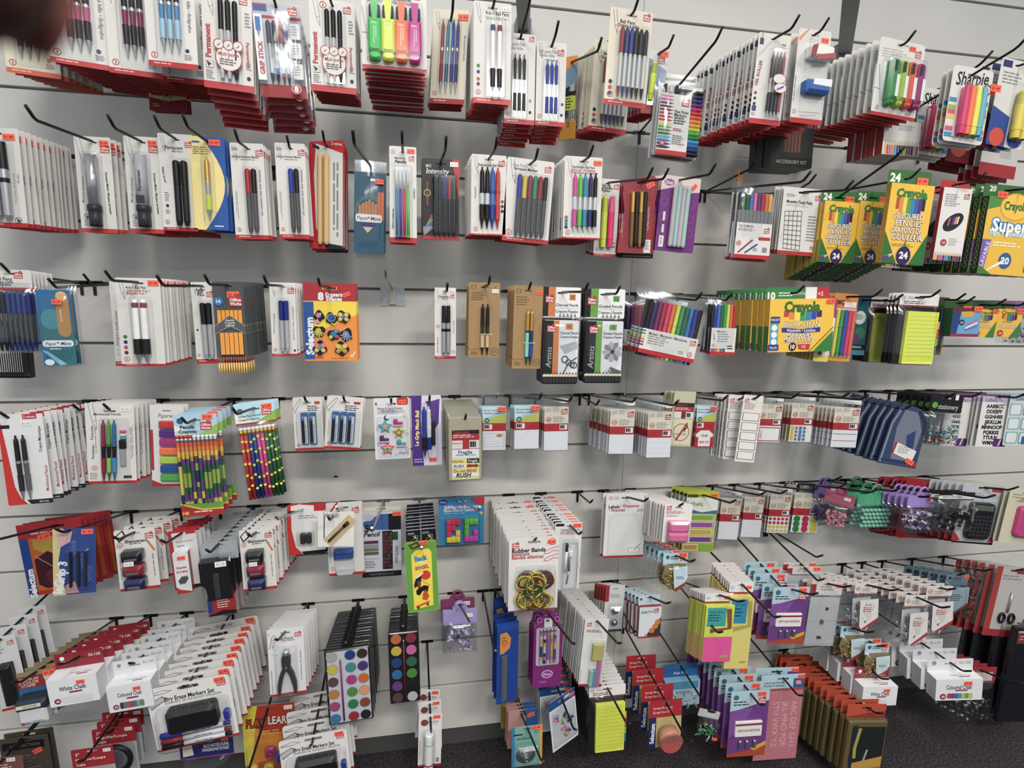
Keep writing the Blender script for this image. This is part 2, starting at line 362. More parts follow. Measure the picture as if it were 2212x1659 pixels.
KEEP = {'card', 'price_sticker', 'header', 'box', 'header_card', 'blister', 'bag', 'tin', 'hanger', 'hang_tab', 'pouch', 'tray', 'lid', 'sticky_pad', 'paint_pan', 'stapler', 'sleeve', 'stamp', 'notepad', 'printed_backing', 'black_backing', 'paper_sleeve', 'staple_box', 'printed_sleeve', 'blue_backing', 'bottom_card', 'plastic_stencil', 'inner_card'}
def hang(name, cat, desc, box, D, fn, n=1, step=12, yaw=0, roll=0, hz=.06, hx=.5, hook=True, tip=None, ext=.03, k=None, full=1, vary=1.0, where='', hlabel=None, drop=(), hookcol='wire'):
    """N copies of one product on one hook. BOX: the front one's extent (left, top, right, bottom) as pixels of the photograph, D metres off
    the wall; STEP: millimetres between copies; K: the groove the hook sits in."""
    u0, v0, u1, v1 = box; um, vm = (u0 + u1) / 2, (v0 + v1) / 2
    H = PX(um, v0, D).z - PX(um, v1, D).z; W = (PX(u1, vm, D).x - PX(u0, vm, D).x) / math.cos(math.radians(yaw)); T0 = PX(um, vm, D)
    top = PX(um, v0, D).z
    P0 = Vector((T0.x + (hx - .5) * W * math.cos(math.radians(yaw)), -D, top - hz * H))
    zb = P0.z - D * math.tan(math.radians(6.2))
    if k is None: k = min(range(-3, 13), key=lambda q: abs(groove(q) - zb))
    base = Vector((P0.x, 0, groove(k)))
    if abs(base.z - zb) > .055: base.z = groove(min((q / 1 for q in range(-3, 13)), key=lambda q: abs(groove(q) - zb)))
    d = (P0 - base); hd = d.normalized()
    P = Pack(W, H, hz, hx); fn(P)
    first = None; rg = random.Random(sum(map(ord, desc)))
    for i in range(n):
        off = step * .001 * i * (1 + rg.uniform(-.04, .04) * (i > 0))
        if off > d.length - .012: n = i; break
        e = empty(name, P0 - hd * off + Vector((rg.uniform(-1, 1) * .001 * (i > 0), 0, -.0025)))
        e.rotation_euler = (0, math.radians(roll + (rg.uniform(-vary, vary) if i else 0)), math.radians(yaw + (rg.uniform(-vary, vary) * 1.5 if i else 0)))
        if i == 0:
            first = e; objs = []
            for nm, mb, sub, props in P.parts:
                o = mb.obj(nm, e if sub is None else objs[sub]); objs.append(o)
                for a, b in props.items(): o[a] = b
        else:
            cp = {}
            for o, (nm, mb, sub, props) in zip(objs, P.parts):
                if (i > full and nm not in KEEP) or nm in drop: continue
                if sub is not None and objs[sub] not in cp: continue
                c = o.copy(); col.objects.link(c); c.parent = e if sub is None else cp[objs[sub]]; cp[o] = c
        lab = (desc + (' ' + where if where else '')) if i == 0 and n == 1 else (f'front pack of {desc}' if i == 0 else f'{ORD[min(i, 19)]} from the front, {desc}')
        tag(e, lab, cat, desc + ' on one hook' if n > 1 else None)
    if hook:
        if tip:
            best = None
            for q in range(0, 80):
                E_ = P0 + hd * (q * .005); a = proj(E_ + Vector((0, -.0225, .0171))); dd = (a[0] - tip[0]) ** 2 + (a[1] - tip[1]) ** 2
                if best is None or dd < best[0]: best = (dd, E_)
            end = best[1]
        else: end = P0 + hd * ext
        hook_at(base, end, hlabel or f'peg hook holding {desc}', colr=hookcol)
    return first
def bare_hook(base_px, tip_px, desc, k, colr='wire'):
    """an empty hook whose clip is seen at BASE_PX and whose tip at TIP_PX"""
    b = PX(base_px[0], base_px[1], 0.0); b.z = groove(k); best = None
    for q in range(5, 75):
        for th in (3, 5, 7, 9):
            for ya in (-6, -3, 0, 3, 6):
                E_ = b + Vector((math.sin(math.radians(ya)), -1, math.tan(math.radians(th)))) * (q * .005)
                a = proj(E_ + Vector((0, -.0225, .0171))); dd = math.hypot(a[0] - tip_px[0], a[1] - tip_px[1]) + abs(ya) * .5 + abs(th - 6) * .5
                if best is None or dd < best[0]: best = (dd, E_)
    return hook_at(b, best[1], desc, colr=colr)

# ---------------------------------------------------------------- the setting
def node_mat(name, c0, c1, scale, rough, detail=6, bump=0.0, pos=(.35, .65)):
    m = bpy.data.materials.new(name); m.use_nodes = True; nt = m.node_tree; b = nt.nodes['Principled BSDF']
    tc = nt.nodes.new('ShaderNodeTexCoord'); nz = nt.nodes.new('ShaderNodeTexNoise'); nz.inputs['Scale'].default_value = scale; nz.inputs['Detail'].default_value = detail
    cr = nt.nodes.new('ShaderNodeValToRGB'); cr.color_ramp.elements[0].position, cr.color_ramp.elements[1].position = pos
    cr.color_ramp.elements[0].color = lin(c0); cr.color_ramp.elements[1].color = lin(c1)
    nt.links.new(tc.outputs['Object'], nz.inputs[0]); nt.links.new(nz.outputs[0], cr.inputs[0]); nt.links.new(cr.outputs[0], b.inputs['Base Color'])
    b.inputs['Roughness'].default_value = rough; b.inputs['Specular IOR Level'].default_value = .3
    if bump:
        bp = nt.nodes.new('ShaderNodeBump'); bp.inputs[0].default_value = bump; bp.inputs[1].default_value = .004
        nt.links.new(nz.outputs[0], bp.inputs['Height']); nt.links.new(bp.outputs[0], b.inputs['Normal'])
    return m
WALLM = node_mat('off_white_slat_board', '#d4d1cb', '#dcd9d3', 3, .38)
GROOVEM = node_mat('groove_lining', '#7c7b78', '#8a8986', 20, .6)
XS = 0.645
def slat_panel(x0, x1):
    m = MB()
    for k in range(-9, 13):
        zt, zb_ = groove(k) - .0035, groove(k + 1) + .0035
        if k == 12: continue
        if k == 11: zb_ = groove(12)
        # a board between two grooves, its front at y = 0, edges rounded a little
        pr = [(.010, zt - .004), (.0, zt - .004 + .004), (.0, zt - .0015), (.0, zb_ + .0015), (.010, zb_)]
        m.add([(x, y, z) for x in (x0, x1) for y, z in ((0.0008, zt), (0, zt - .001), (0, zb_ + .001), (.0008, zb_))], [(0, 4, 5, 1), (1, 5, 6, 2), (2, 6, 7, 3)], WALLM)
        m.add([(x0, .0008, zt), (x1, .0008, zt), (x1, .010, zt), (x0, .010, zt)], [(0, 1, 2, 3)], WALLM)
        m.add([(x0, .0008, zb_), (x1, .0008, zb_), (x1, .010, zb_), (x0, .010, zb_)], [(0, 1, 2, 3)], WALLM)
        for x in (x0, x1): m.add([(x, .0, zt), (x, .0, zb_), (x, .010, zb_), (x, .010, zt)], [(0, 1, 2, 3)], WALLM)
    m.add([(x0, .010, ZB), (x1, .010, ZB), (x1, .010, groove(-9)), (x0, .010, groove(-9))], [(0, 1, 2, 3)], GROOVEM)
    o = m.obj('wall_back'); o['kind'] = 'structure'; return o
slat_panel(-3.2, XS - .0007); slat_panel(XS + .0007, 5.5)
f = MB(); f.box(-6, -6, -.02, 7, .3, 0, 'black'); fo = f.obj('floor'); fo['kind'] = 'structure'
fo.data.materials[0] = node_mat('charcoal_carpet', '#1c191c', '#50484e', 190, .95, 3, .8, (.38, .66))
f = MB(); f.box(-3.2, .008, 0, 5.5, .014, ZB, 'gap'); o = f.obj('baseboard_back'); o['kind'] = 'structure'

# ---------------------------------------------------------------- plans shared by many products
def pencil_line(p, x=.07, z=.02, s=1.0, c='grey'):
    w = .012
    p.L([(x, z), (x + .06 * s, z + .17 * s * p.asp() * 2), (x + .12 * s, z + .15 * s * p.asp() * 2), (x + .075 * s, z)], w, c)
    p.L([(x + .06 * s, z + .17 * s * p.asp() * 2), (x + .12 * s, z + .24 * s * p.asp() * 2), (x + .12 * s, z + .15 * s * p.asp() * 2)], w, c)
def ow(kind='click', xs=(.4, .5, .6), z=(.15, .85), r=.045, cols=('#1c1c22',), n=None, band=.055, bandc='red', logo=(.78, .03, .17), title=(), side=(), dots=(), st=None, bl=None, base='card', depth=None, flat=1.0,
       clip=None, micro=(), extra=None, bd=.13, pencil=True, tilt=0, slot=True):
    def fn(p):
        p.card(base, hole=slot)
        if band: p.R(0, 1 - band, 1, 1, bandc); p.M(.1, 1 - band * .7, .6, 1 - band * .3, 1, '#e9c9c4')
        if logo: p.logo(*logo)
        if pencil: pencil_line(p)
        for t in title: p.T(*t[:5], **(t[5] if len(t) > 5 else {}))
        for t, x, zz, s_, c, rot in side: p.T(t, x, zz, s_, c, rot=rot)
        if n: p.num(n, .13, 1 - band - .055, .065)
        for x, zz, c in dots: p.E(x, zz, .045, c)
        for m in micro: p.M(*m)
        if extra: extra(p)
        if kind: p.pens(xs, z[0], z[1], r * p.W, kind, cols, flat=flat, clip=clip, tilt=tilt * p.W)
        if bl: p.blister(*bl, d=bd * p.W, r=.06)
        if st:
            for q in ([st] if isinstance(st[0], (int, float)) else st): p.sticker(*q)
    return fn
A = 'pen_pack'
PINK = {'a': '#20141c', 'b': '#b8487c', 'c': '#231a20', 's': 'silver'}
# ================================================================ row one, top of the wall
def swirl(dotc):
    return lambda p: (p.L([(.1, .15), (.13, .2), (.09, .25), (.14, .32)], .012, 'grey'), p.L([(.28, .3), (.28, .75)], .006, 'grey'), p.E(.8, .82, .04, dotc), p.M(.74, .86, .92, .92, 3, 'grey'))
BB = 'Styl%s à bille • Bolígrafos'
hang('ball_pen_pack', 'pen pack', 'ivory card of red, blue and black click pens', (12, -48, 116, 160), .27,
     ow('click', (.32, .47, .62), (.1, .84), .055, ('#23232b', '#27357e', '#c23038'), n=3, base='cream', bandc='#d2583f', bl=(.2, .06, .78, .9), extra=swirl('grey')), n=8, step=24, yaw=14, roll=0, ext=.05)
hang('ball_pen_pack', 'pen pack', 'white card of three pink pens with black grips at the corner', (108, -78, 226, 140), .33,
     ow('click', (.38, .52, .66), (.1, .86), .062, (PINK,), n=3, bl=(.22, .06, .78, .92), side=[(BB % 'os', .88, .42, .1, 'grey', -90)], extra=swirl('navy')), n=14, step=18, yaw=16, roll=0, ext=.06)
hang('ball_pen_pack', 'pen pack', 'white card of three plum pens with black grips', (233, -60, 341, 160), .32,
     ow('click', (.38, .52, .66), (.06, .84), .062, ({'a': '#15151a', 'b': '#7e2648', 'c': '#231a20', 's': 'silver'},), n=3, bl=(.22, .06, .78, .92), extra=swirl('navy')), n=11, step=18, yaw=10, ext=.06)
hang('ball_pen_pack', 'pen pack', 'white card of three sky blue pens with black grips', (316, -78, 421, 143), .35,
     ow('click', (.35, .5, .65), (.08, .86), .062, ({'a': '#16161c', 'b': '#3f7fb4', 'c': '#8fb8cf', 's': 'silver'},), n=3, bl=(.2, .06, .76, .92), side=[(BB % 'os', .88, .4, .1, 'grey', -90)], extra=swirl('navy')), n=1, yaw=4, ext=.04)
hang('ball_pen_pack', 'pen pack', 'grey-shaded card of blue pens behind the sky blue ones', (346, -38, 446, 177), .27,
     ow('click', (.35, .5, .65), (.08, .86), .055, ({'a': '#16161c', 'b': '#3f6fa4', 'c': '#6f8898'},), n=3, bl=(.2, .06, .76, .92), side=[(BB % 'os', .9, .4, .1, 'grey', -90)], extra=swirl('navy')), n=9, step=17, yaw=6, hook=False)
def ylw(p):
    p.card('#d8c98a'); p.P([(0, .87), (.5, .9), (1, .87), (1, 1), (0, 1)], '#8f1d2a'); p.M(.1, .93, .3, .97, 2, 'lgrey'); p.pens([.42, .58], .2, .92, .05 * p.W, 'click', ['#1d2f6e'])
hang('ball_pen_pack', 'pen pack', 'cream and maroon card of two navy pens, low behind others', (316, 12, 397, 238), .14, ylw, n=3, step=12, ext=.0, hook=False)
def permanent(p, sticker=True):
    p.card(); p.Rh(0, 0, 1, .001, 'card'); p.R(0, .93, 1, 1, 'red'); pencil_line(p, .08, .0, 1.2)
    p.logo(.74, .06); p.num(3, .3, .06, .075); p.T('Permanent', .1, .53, .155, 'logo', rot=90, bold=.03); p.T('Permanentes', .9, .62, .1, 'logo', rot=-88, bold=.01)
    p.R(.05, .73, .2, .8, 'grey'); p.R(.06, .735, .19, .795, 'card'); p.P([(.06, .73), (.16, .76), (.1, .79)], 'ink'); p.M(.05, .82, .22, .92, 5, 'grey'); p.M(.85, .2, .97, .36, 5, 'grey'); p.M(.85, .7, .97, .78, 5, 'grey'); p.E(.9, .86, .04, 'ink')
    for x in (.38, .52, .66): p.lathe(x, .12, .9, .055 * p.W, 'marker', {'a': '#0d0d10', 'b': 'lgrey' if x < .6 else '#151518'})
    p.part('round_badge'); p.front(.12 * p.W)
    p.E(.52, .7, .27, '#a8242c', n=24); p.E(.52, .7, .25, 'card', n=24)
    for x in (.33, .52, .71): p.E(x, .57, .11, '#a8242c'); p.E(x, .57, .09, 'card'); p.L([(x - .03, .59), (x + .03, .56)], .03, 'grey')
    p.T('Multi points', .52, .66, .1, 'logo', maxw=.4); p.M(.34, .71, .72, .78, 3, '#5a5050')
    p.blister(.28, .1, .78, .93, .1 * p.W)
    if sticker: p.sticker(.82, .03)
hang('marker_pack', 'marker pack', 'white card of three black permanent markers with a price sticker', (442, -25, 546, 192), .31, permanent, n=7, step=22, roll=1, yaw=8, ext=.05)
def gripstick(p):
    p.part('sleeve'); p.bag(0, 0, 1, 1, .016, 'sleeve', 4)
    p.part('printed_backing'); p.front(.0008); p.R(.02, .02, .98, .9, '#c9ccd0'); p.R(.02, .86, .98, 1, 'red'); p.R(.02, .04, .3, .1, '#31549e'); p.R(.02, .02, .3, .04, 'red')
    p.R(.0, .14, .98, .17, 'red'); p.front(.018); p.R(.03, .17, .2, .85, '#dfe1e3'); p.T('GRIP STICK', .12, .62, .13, 'logo', rot=90, bold=.04); p.P([(.06, .3), (.11, .42), (.16, .3)], 'grey'); p.R(.06, .2, .16, .34, '#2c6db2')
    for z in (.24, .44, .66): p.RR(.74, z, .96, z + .17, .03, '#8d8f93'); p.RR(.75, z + .004, .95, z + .166, .03, '#cfd2d5'); p.M(.77, z + .03, .93, z + .14, 4, 'grey')
    p.R(.34, .72, .48, .79, '#1e4f96'); p.E(.78, .93, .1, '#dfe1e3'); p.E(.78, .93, .09, 'logo'); p.T('8', .78, .93, .17, 'white', bold=.04); p.logo(.74, .09, .18)
    p.pens([.3, .42, .54, .64], .2, .86, .05 * p.W, 'stick', ['#4a4f58', '#33383e', '#a03444', '#2b3a78'])
    p.bag(.02, .0, .98, 1, .024, 'bag', 9)
hang('stick_pen_pack', 'pen pack', 'crinkled clear bag of grip stick pens with a red bottom', (549, 4, 652, 208), .3, gripstick, n=6, step=24, roll=-3, yaw=6, ext=.04, drop=())
hang('marker_pack', 'marker pack', 'white card of three black permanent markers beside the highlighters', (671, -2, 768, 197), .31, lambda p: permanent(p, False), n=9, step=17, roll=0, yaw=4, ext=.05)
HI = ['#27b94a', '#d3e620', '#ff6a22', '#c4188c']
def hi4(p):
    p.card(r=.05); p.R(0, .965, 1, 1, 'red'); p.logo(.77, .1, .13)
    for i, t in enumerate(['Chisel tip highlighters', 'Surligneurs à pointe biseautée', 'Resaltador de punta de cincel']): p.T(t, .08, .145 + i * .042, .075, 'ink', al='l', maxw=.68)
    p.L([(0, .3), (.12, .8)], .008, 'grey'); p.L([(0, .6), (.1, .6)], .008, 'grey'); p.num(4, .11, .9, .04)
    for x in (.3, .5, .72): p.M(x, .94, x + .14, .955, 1, 'grey')
    for i, c in enumerate(HI):
        x = .2 + i * .205
        p.part('highlighter'); p.slab(x - .085, .3, x + .085, .47, .04, .002, .016, '#15163a'); p.slab(x - .1, .46, x + .1, .84, .03, .002, .019, c); p.slab(x - .085, .83, x + .085, .93, .05, .002, .016, c)
        p.part('cap', len(p.parts) - 1); p.front(.0195); p.P([(x - .06, .27), (x + .06, .27), (x + .035, .5), (x - .035, .5)], c)
        p.L([(x - .01, .56), (x - .01, .76)], .006, '#ffffff'); p.L([(x + .02, .56), (x + .02, .7)], .006, '#ffffff'); p.M(x - .05, .52, x + .05, .55, 2, '#ffffff')
    p.blister(.08, .25, .94, .95, .022); p.sticker(.74, .07, w=.14)
hang('highlighter_pack', 'highlighter pack', 'white card of green, yellow, orange and pink highlighters beside the pencils', (782, -42, 922, 148), .36, hi4, n=13, step=25, ext=.04)
hang('mechanical_pencil_pack', 'pencil pack', 'tilted card of four red, teal and blue mechanical pencils', (937, 18, 1011, 222), .27,
     ow('click', (.3, .45, .6, .73), (.12, .9), .05, ({'a': '#a33a4a', 'b': '#a3404f', 'c': '#8f2638'}, {'a': '#2a83a0', 'b': '#5fa6c4', 'c': '#16607f'}, {'a': '#3353a8', 'b': '#4c62b6', 'c': '#1d2f86'}, {'a': '#4a3f8a', 'b': '#5c5296', 'c': '#2b2472'}),
        n=4, base='cream', bl=(.2, .1, .82, .93), side=[('Mechanical Pencils', .93, .4, .09, 'grey', -90)], st=(.85, .08, 'orange', .3), bandc='#a8262b', logo=None), n=4, step=26, roll=3, yaw=-14, hz=.12, ext=.05)
FOUR = [{'a': '#3a4a72', 'b': '#111', 'silver': 'silver'}, {'a': '#7e3b40', 'b': '#111'}]
hang('ball_pen_pack', 'pen pack', 'tall white card of two four-colour pens with black grips', (1023, 2, 1104, 222), .33,
     ow('four', (.5, .68), (.2, .95), .07, FOUR, n=2, bl=(.3, .17, .85, .955), title=[('4-in-1 Ball Pens', .62, .105, .13, 'ink', dict(maxw=.62)), ('Stylos à bille 4 en 1', .62, .15, .11, 'grey', dict(maxw=.62))],
        dots=[(.13, .63, '#2f7a46'), (.13, .69, '#2b3170'), (.13, .76, '#c03a48'), (.13, .81, '#34363c')], logo=None, st=(.86, .06, 'w', .2), bandc='#c4352f'), n=15, step=11, ext=.02)
hang('ball_pen_pack', 'pen pack', 'white card of three black capless ball point pens', (1090, 70, 1156, 266), .3,
     ow('gel', (.32, .47, .62), (.24, .93), .065, ('#101014',), n=3, bl=(.2, .22, .74, .96), title=[('Ball point Pen', .35, .115, .14, 'grey', dict(maxw=.6)), ('Stylos bille', .33, .16, .13, 'grey', dict(maxw=.5))], dots=[(.85, .73, 'grey'), (.85, .86, 'ink')]), n=6, step=18, tip=(1206, -12))
hang('ball_pen_pack', 'pen pack', 'white card of three blue capless ball point pens', (1158, 88, 1222, 270), .3,
     ow('gel', (.35, .5, .65), (.24, .93), .068, ('#20338c',), n=3, bl=(.2, .22, .76, .96), title=[('Ball point Pen', .38, .115, .14, 'grey', dict(maxw=.6)), ('Stylos bille', .35, .16, .13, 'grey', dict(maxw=.5))], dots=[(.9, .73, 'navy'), (.88, .86, 'ink')], micro=[(.3, .21, .9, .23, 1, '#444')], logo=(.7, .09, .22)),
     n=6, step=16, tip=(1203, 42))
def bic(p):
    p.part('sleeve'); p.bag(0, 0, 1, 1, .012, 'sleeve', 5); p.part('printed_backing'); p.front(.014)
    p.R(0, 0, 1, .2, '#e08a1a'); p.P([(0, .2), (1, .08), (1, .3), (0, .45)], '#6f8ca8'); p.R(0, .78, 1, 1, '#e59a20'); p.R(.2, .42, .95, .47, '#111'); p.T('BIC', .4, .4, .35, '#111', bold=.04); p.R(.2, .48, .95, .65, '#b9c83c'); p.M(.25, .5, .9, .64, 4, '#222'); p.P([(0, .45), (.2, .45), (.3, .78), (0, .78)], '#9fa9b0'); p.T('2', .6, .82, .3, '#222')
    p.pens([.25, .5], .22, .75, .06 * p.W, 'stick', ['#4f6f9c'])
hang('stick_pen_pack', 'pen pack', 'orange bag of ball pens hanging edge-on at the top', (1211, 125, 1246, 302), .14, bic, n=2, step=12, yaw=-35, tip=(1281, 44))
CAP6 = ['#8e2430', '#27347c', '#2a3688', '#17171c', '#111114', '#0e0e12']
cap6 = ow('stick', (.3, .41, .52, .63, .74, .86), (.2, .93), .05, CAP6, n=6, base='cream', bl=(.18, .17, .92, .965), title=[('Ball Pens', .42, .13, .1, 'ink', dict(maxw=.5)), ('Stylos à bille', .45, .17, .1, 'ink', dict(maxw=.5))], dots=[(.12, .76, '#26283a'), (.12, .82, '#c23a44'), (.12, .88, '#454b58')], micro=[(.25, .935, .4, .96, 2, '#444')])
hang('ball_pen_pack', 'pen pack', 'ivory card of six capped ball pens, lone at the hook tip', (1315, 18, 1406, 228), .36, cap6, n=1, roll=2.5, ext=.015)
hang('ball_pen_pack', 'pen pack', 'ivory card of six capped ball pens behind the lone one', (1282, 90, 1364, 285), .24, cap6, n=9, step=19, roll=3, hook=False)
def bluehi(p):
    p.card('#7d8fae'); p.R(0, .93, 1, 1, '#9c1f2a'); p.P([(0, .9), (1, .75), (1, 1), (0, 1)], '#a81f2c'); p.P([(0, 0), (1, 0), (1, .3), (0, .1)], '#c9cdd2'); p.logo(.5, .1, .35); p.lathe(.35, .2, .82, .14 * p.W, 'high', {'a': '#cfe02a', 'b': '#9fb01c'}); p.blister(.15, .15, .6, .9, .01); p.sticker(.75, .04, w=.45)
hang('highlighter_pack', 'highlighter pack', 'blue and red card of a yellow highlighter behind the ball pens', (1398, 108, 1440, 245), .22, bluehi, n=9, step=17, roll=5, yaw=-10, tip=(1441, 55))
RB = ['#1b1a20', '#29204e', '#31257a', '#5a2370', '#b81c58', '#c32a3a', '#d85a1e', '#e6832a', '#e0a018', '#b9c61a', '#3aa83a', '#1f7a44', '#2f8fc8', '#1f5fa8', '#1c2f6a', '#16181e']
def fine18(p):
    p.bag(0, .0, 1, 1, .018, 'bag', 3); p.part('printed_backing'); p.front(.0008); p.R(.02, .12, .98, .98, '#e8e8e6')
    for i, c in enumerate(RB):
        z = .18 + i * .049
        p.part('marker'); p.slab(.4, z, .97, z + .046, .02, .002, .014, c)
    for i in range(4): p.part('marker'); p.slab(.12 + i * .12, .14, .18 + i * .12, .24, .02, .002, .012, '#1a1a1e' if i % 2 == 0 else '#e6e6e4')
    p.part('paper_sleeve'); p.front(.0155); p.R(.03, .26, .7, .985, 'card')
    for i, c in enumerate(['#c77aa0', '#b04a80', '#5a2370', '#6a1830', '#7a1c2c', '#a01c3c', '#a8203c', '#b81c30', '#d8b830', '#4a9a3a', '#2a7a3a', '#1a5a34', '#3a9ac8', '#2a6ab0', '#1d3c80', '#26283a']):
        z = .28 + i * .04; p.P([(.04, z), (.24, z), (.34, z + .014), (.24, z + .028), (.04, z + .028)], c)
    p.logo(.5, .31, .16); p.T('Fine Point', .36, .46, .085, 'ink', al='l', maxw=.3); p.T('Markers', .36, .5, .085, 'ink', al='l', maxw=.26); p.M(.36, .53, .66, .62, 3, '#333'); p.M(.36, .66, .6, .7, 2, 'logo'); p.M(.36, .74, .64, .86, 5, 'grey'); p.E(.15, .85, .055, 'red'); p.T('18', .15, .85, .07, 'white')
    p.R(.03, .93, .7, .985, 'red')
hang('marker_pack', 'marker pack', 'clear bag of eighteen fine markers stacked in rainbow order', (1418, 160, 1517, 342), .25, fine18, n=2, step=20, roll=3, hz=.1, tip=(1566, 60))
def gelroll(p):
    p.card('card'); p.R(0, .94, 1, 1, 'red'); p.R(.05, .06, .17, .13, '#2a3350'); p.L([(.11, .0), (.11, .06)], .03, 'grey'); p.T('GEL ROLLER', .12, .44, .13, '#8e2730', rot=84, bold=.03); p.T('12', .8, .12, .16, '#8e2730', rot=90)
    for z in (.68, .74, .8): p.E(.1, z - .02, .045, '#26263a' if z > .7 else '#8e2730')
    p.R(.04, .8, .17, .86, '#33406a'); p.M(.04, .88, .18, .92, 2, 'grey'); p.num(4, .88, .93, .06)
    for i, c in enumerate(['#16161c', '#1c1c22', '#1c2342', '#8e2332']): p.lathe(.5 + i * .11, .2, .93, .05 * p.W, 'gel', {'a': c, 't': '#c4c6ca', 'frost': 'silver'}, tilt=0)
    p.part('oval_badge'); p.front(.02); p.E(.66, .52, .2, '#a8242c', n=20, rz=.14); p.E(.66, .52, .185, 'card', n=20, rz=.125); p.E(.72, .62, .2, '#a8242c', n=20, rz=.14); p.E(.72, .62, .185, 'card', n=20, rz=.125); p.L([(.62, .64), (.82, .6)], .05, '#33509a')
    p.blister(.36, .16, .96, .95, .016)
hang('gel_pen_pack', 'pen pack', 'white card of four gel roller pens with a round badge', (1634, 70, 1700, 268), .35, gelroll, n=17, step=18, roll=3, yaw=-4, tip=(1728, 35))
def sharp2(p):
    p.card('card', r=.06); p.R(0, .945, 1, 1, 'red'); p.P([(.02, .1), (.28, .0), (.33, .0), (.05, .14)], '#d88a5a'); p.M(.35, .1, .75, .2, 4, 'lgrey'); p.num(2, .1, .88, .06); p.M(.03, .5, .12, .85, 1, 'grey', 3, .3, True); p.L([(.25, .88), (.9, .87)], .008, 'grey'); p.L([(.3, .92), (.8, .9)], .008, 'grey')
    p.part('pencil_sharpener'); p.slab(.25, .2, .97, .33, .05, .002, .026, '#e6e2e0'); p.front(.0265); p.P([(.25, .22), (.42, .2), (.36, .34), (.22, .32)], '#8e3436'); p.P([(.42, .31), (.97, .27), (.97, .33), (.4, .36)], '#a84a44')
    p.part('pencil_sharpener'); p.slab(.22, .56, .95, .7, .05, .002, .026, '#2f5fa8'); p.front(.0265); p.P([(.4, .56), (.95, .55), (.95, .63), (.38, .62)], '#dfe4ea')
    p.part('clear_tub'); p.slab(.25, .32, .93, .5, .02, .001, .022, 'clear'); p.part('clear_tub'); p.slab(.22, .7, .93, .92, .02, .001, .022, 'clear')
    p.sticker(.82, .1, w=.22)
hang('sharpener_pack', 'sharpener pack', 'white card of a red and a blue pencil sharpener', (1718, 61, 1788, 266), .35, sharp2, n=9, step=28, roll=1.5, ext=.02)
def hi4b(p):
    p.card('card', r=.06); p.R(0, .955, 1, 1, 'red'); p.logo(.8, .1, .13); p.M(.08, .13, .7, .26, 4, 'lgrey'); p.num(4, .12, .9, .04); p.L([(.0, .65), (.14, .66)], .008, 'grey'); p.L([(.05, .35), (.16, .8)], .008, 'grey'); p.M(.75, .9, .92, .94, 3, 'lgrey')
    for i, c in enumerate(['#1f8a3c', '#9fc020', '#e8502a', '#9c1f6c']):
        x = .28 + i * .19; p.part('highlighter'); p.slab(x - .085, .29, x + .085, .82, .05, .002, .024, c, None, .3); p.front(.0245); p.R(x - .08, .33, x - .01, .46, '#10202a'); p.R(x + .0, .5, x + .07, .78, '#e8eae4'); p.slab(x - .07, .8, x + .07, .88, .05, .002, .02, c)
    p.blister(.12, .25, .96, .92, .028); p.sticker(.72, .08, w=.14)
hang('highlighter_pack', 'highlighter pack', 'white card of four chunky highlighters under the grey bracket', (1890, 85, 1995, 254), .37, hi4b, n=14, step=22, roll=2.5, yaw=4, ext=.01)
def kit(p):
    p.box(0, .1, 1, 1, .03, '#2c2e2c', '#1c1e1c', '#3a3c3a'); p.R(.3, .12, .7, .7, '#5c3c30')
    for i in range(5): p.R(.32 + i * .08, .14, .35 + i * .08, .68, '#8a5a44')
    p.R(0, .8, 1, 1, '#141614'); p.T('ACCESSORY KIT', .5, .89, .1, '#9a9c98', maxw=.8); p.card('#cfcac0', name='hang_tab', x0=.0, x1=1, z0=0, z1=.12)
hang('pencil_set', 'pencil set', 'dark accessory kit box under the gel pens', (1652, 262, 1741, 365), .2, kit, n=3, step=34, ext=.0, hook=False)
def pc16(p):
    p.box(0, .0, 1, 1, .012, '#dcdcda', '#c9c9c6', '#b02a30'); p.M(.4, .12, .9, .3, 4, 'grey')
    for i, c in enumerate(['#d8b83c', '#c8342c', '#d0558c', '#e0802a', '#4a9ac0', '#2a4a9a', '#1a1a3a', '#1f6a3a', '#8aa03a', '#6a3a2a', '#5a2a5a', '#2a2a2a', '#8a8a8a', '#a02a3a']): x = .05 + i * .066; p.R(x, .72, x + .05, .99, c); p.P([(x, .72), (x + .05, .72), (x + .025, .56)], '#cdb48a')
hang('coloured_pencil_box', 'pencil box', 'white pencil box with a row of coloured tips under the highlighters', (1900, 262, 1979, 336), .28, pc16, n=9, step=14, ext=0, hook=False)
def sharpie(p):
    p.card('card', r=.08); p.T('Sharpie', .5, .14, .36, 'ink', rot=6, bold=.02, shear=.25, maxw=.8)
    for z, c in ((.42, '#3f8ab8'), (.52, '#8cb43c'), (.58, '#c85a8c'), (.64, '#e0c040'), (.8, '#c85a8c'), (.88, '#3f8ab8')): p.R(.02, z, .2, z + .06, c); p.R(.85, z, .98, z + .06, c)
    p.ring(.9, .26, .11, '#8e3434'); p.M(.2, .93, .8, .96, 1, 'grey')
    p.pens([.32, .46, .6, .74], .26, .92, .075 * p.W, 'high', [dict(a=c, b=c) for c in ('#d4306c', '#f06a3a', '#d8dc3c', '#58a8b8')]); p.blister(.2, .22, .86, .95, .014)
    p.sticker(1.1, .22, w=.26)
hang('highlighter_pack', 'highlighter pack', 'bright white card of four slim highlighters with script lettering', (2050, 143, 2138, 308), .38, sharpie, n=3, step=14, roll=3, tip=(2212, 62), hz=.1)
hang('highlighter_pack', 'highlighter pack', 'shaded card of four slim highlighters with script lettering', (1982, 190, 2058, 335), .24, sharpie, n=3, step=14, roll=3, tip=(2128, 84), hz=.1)
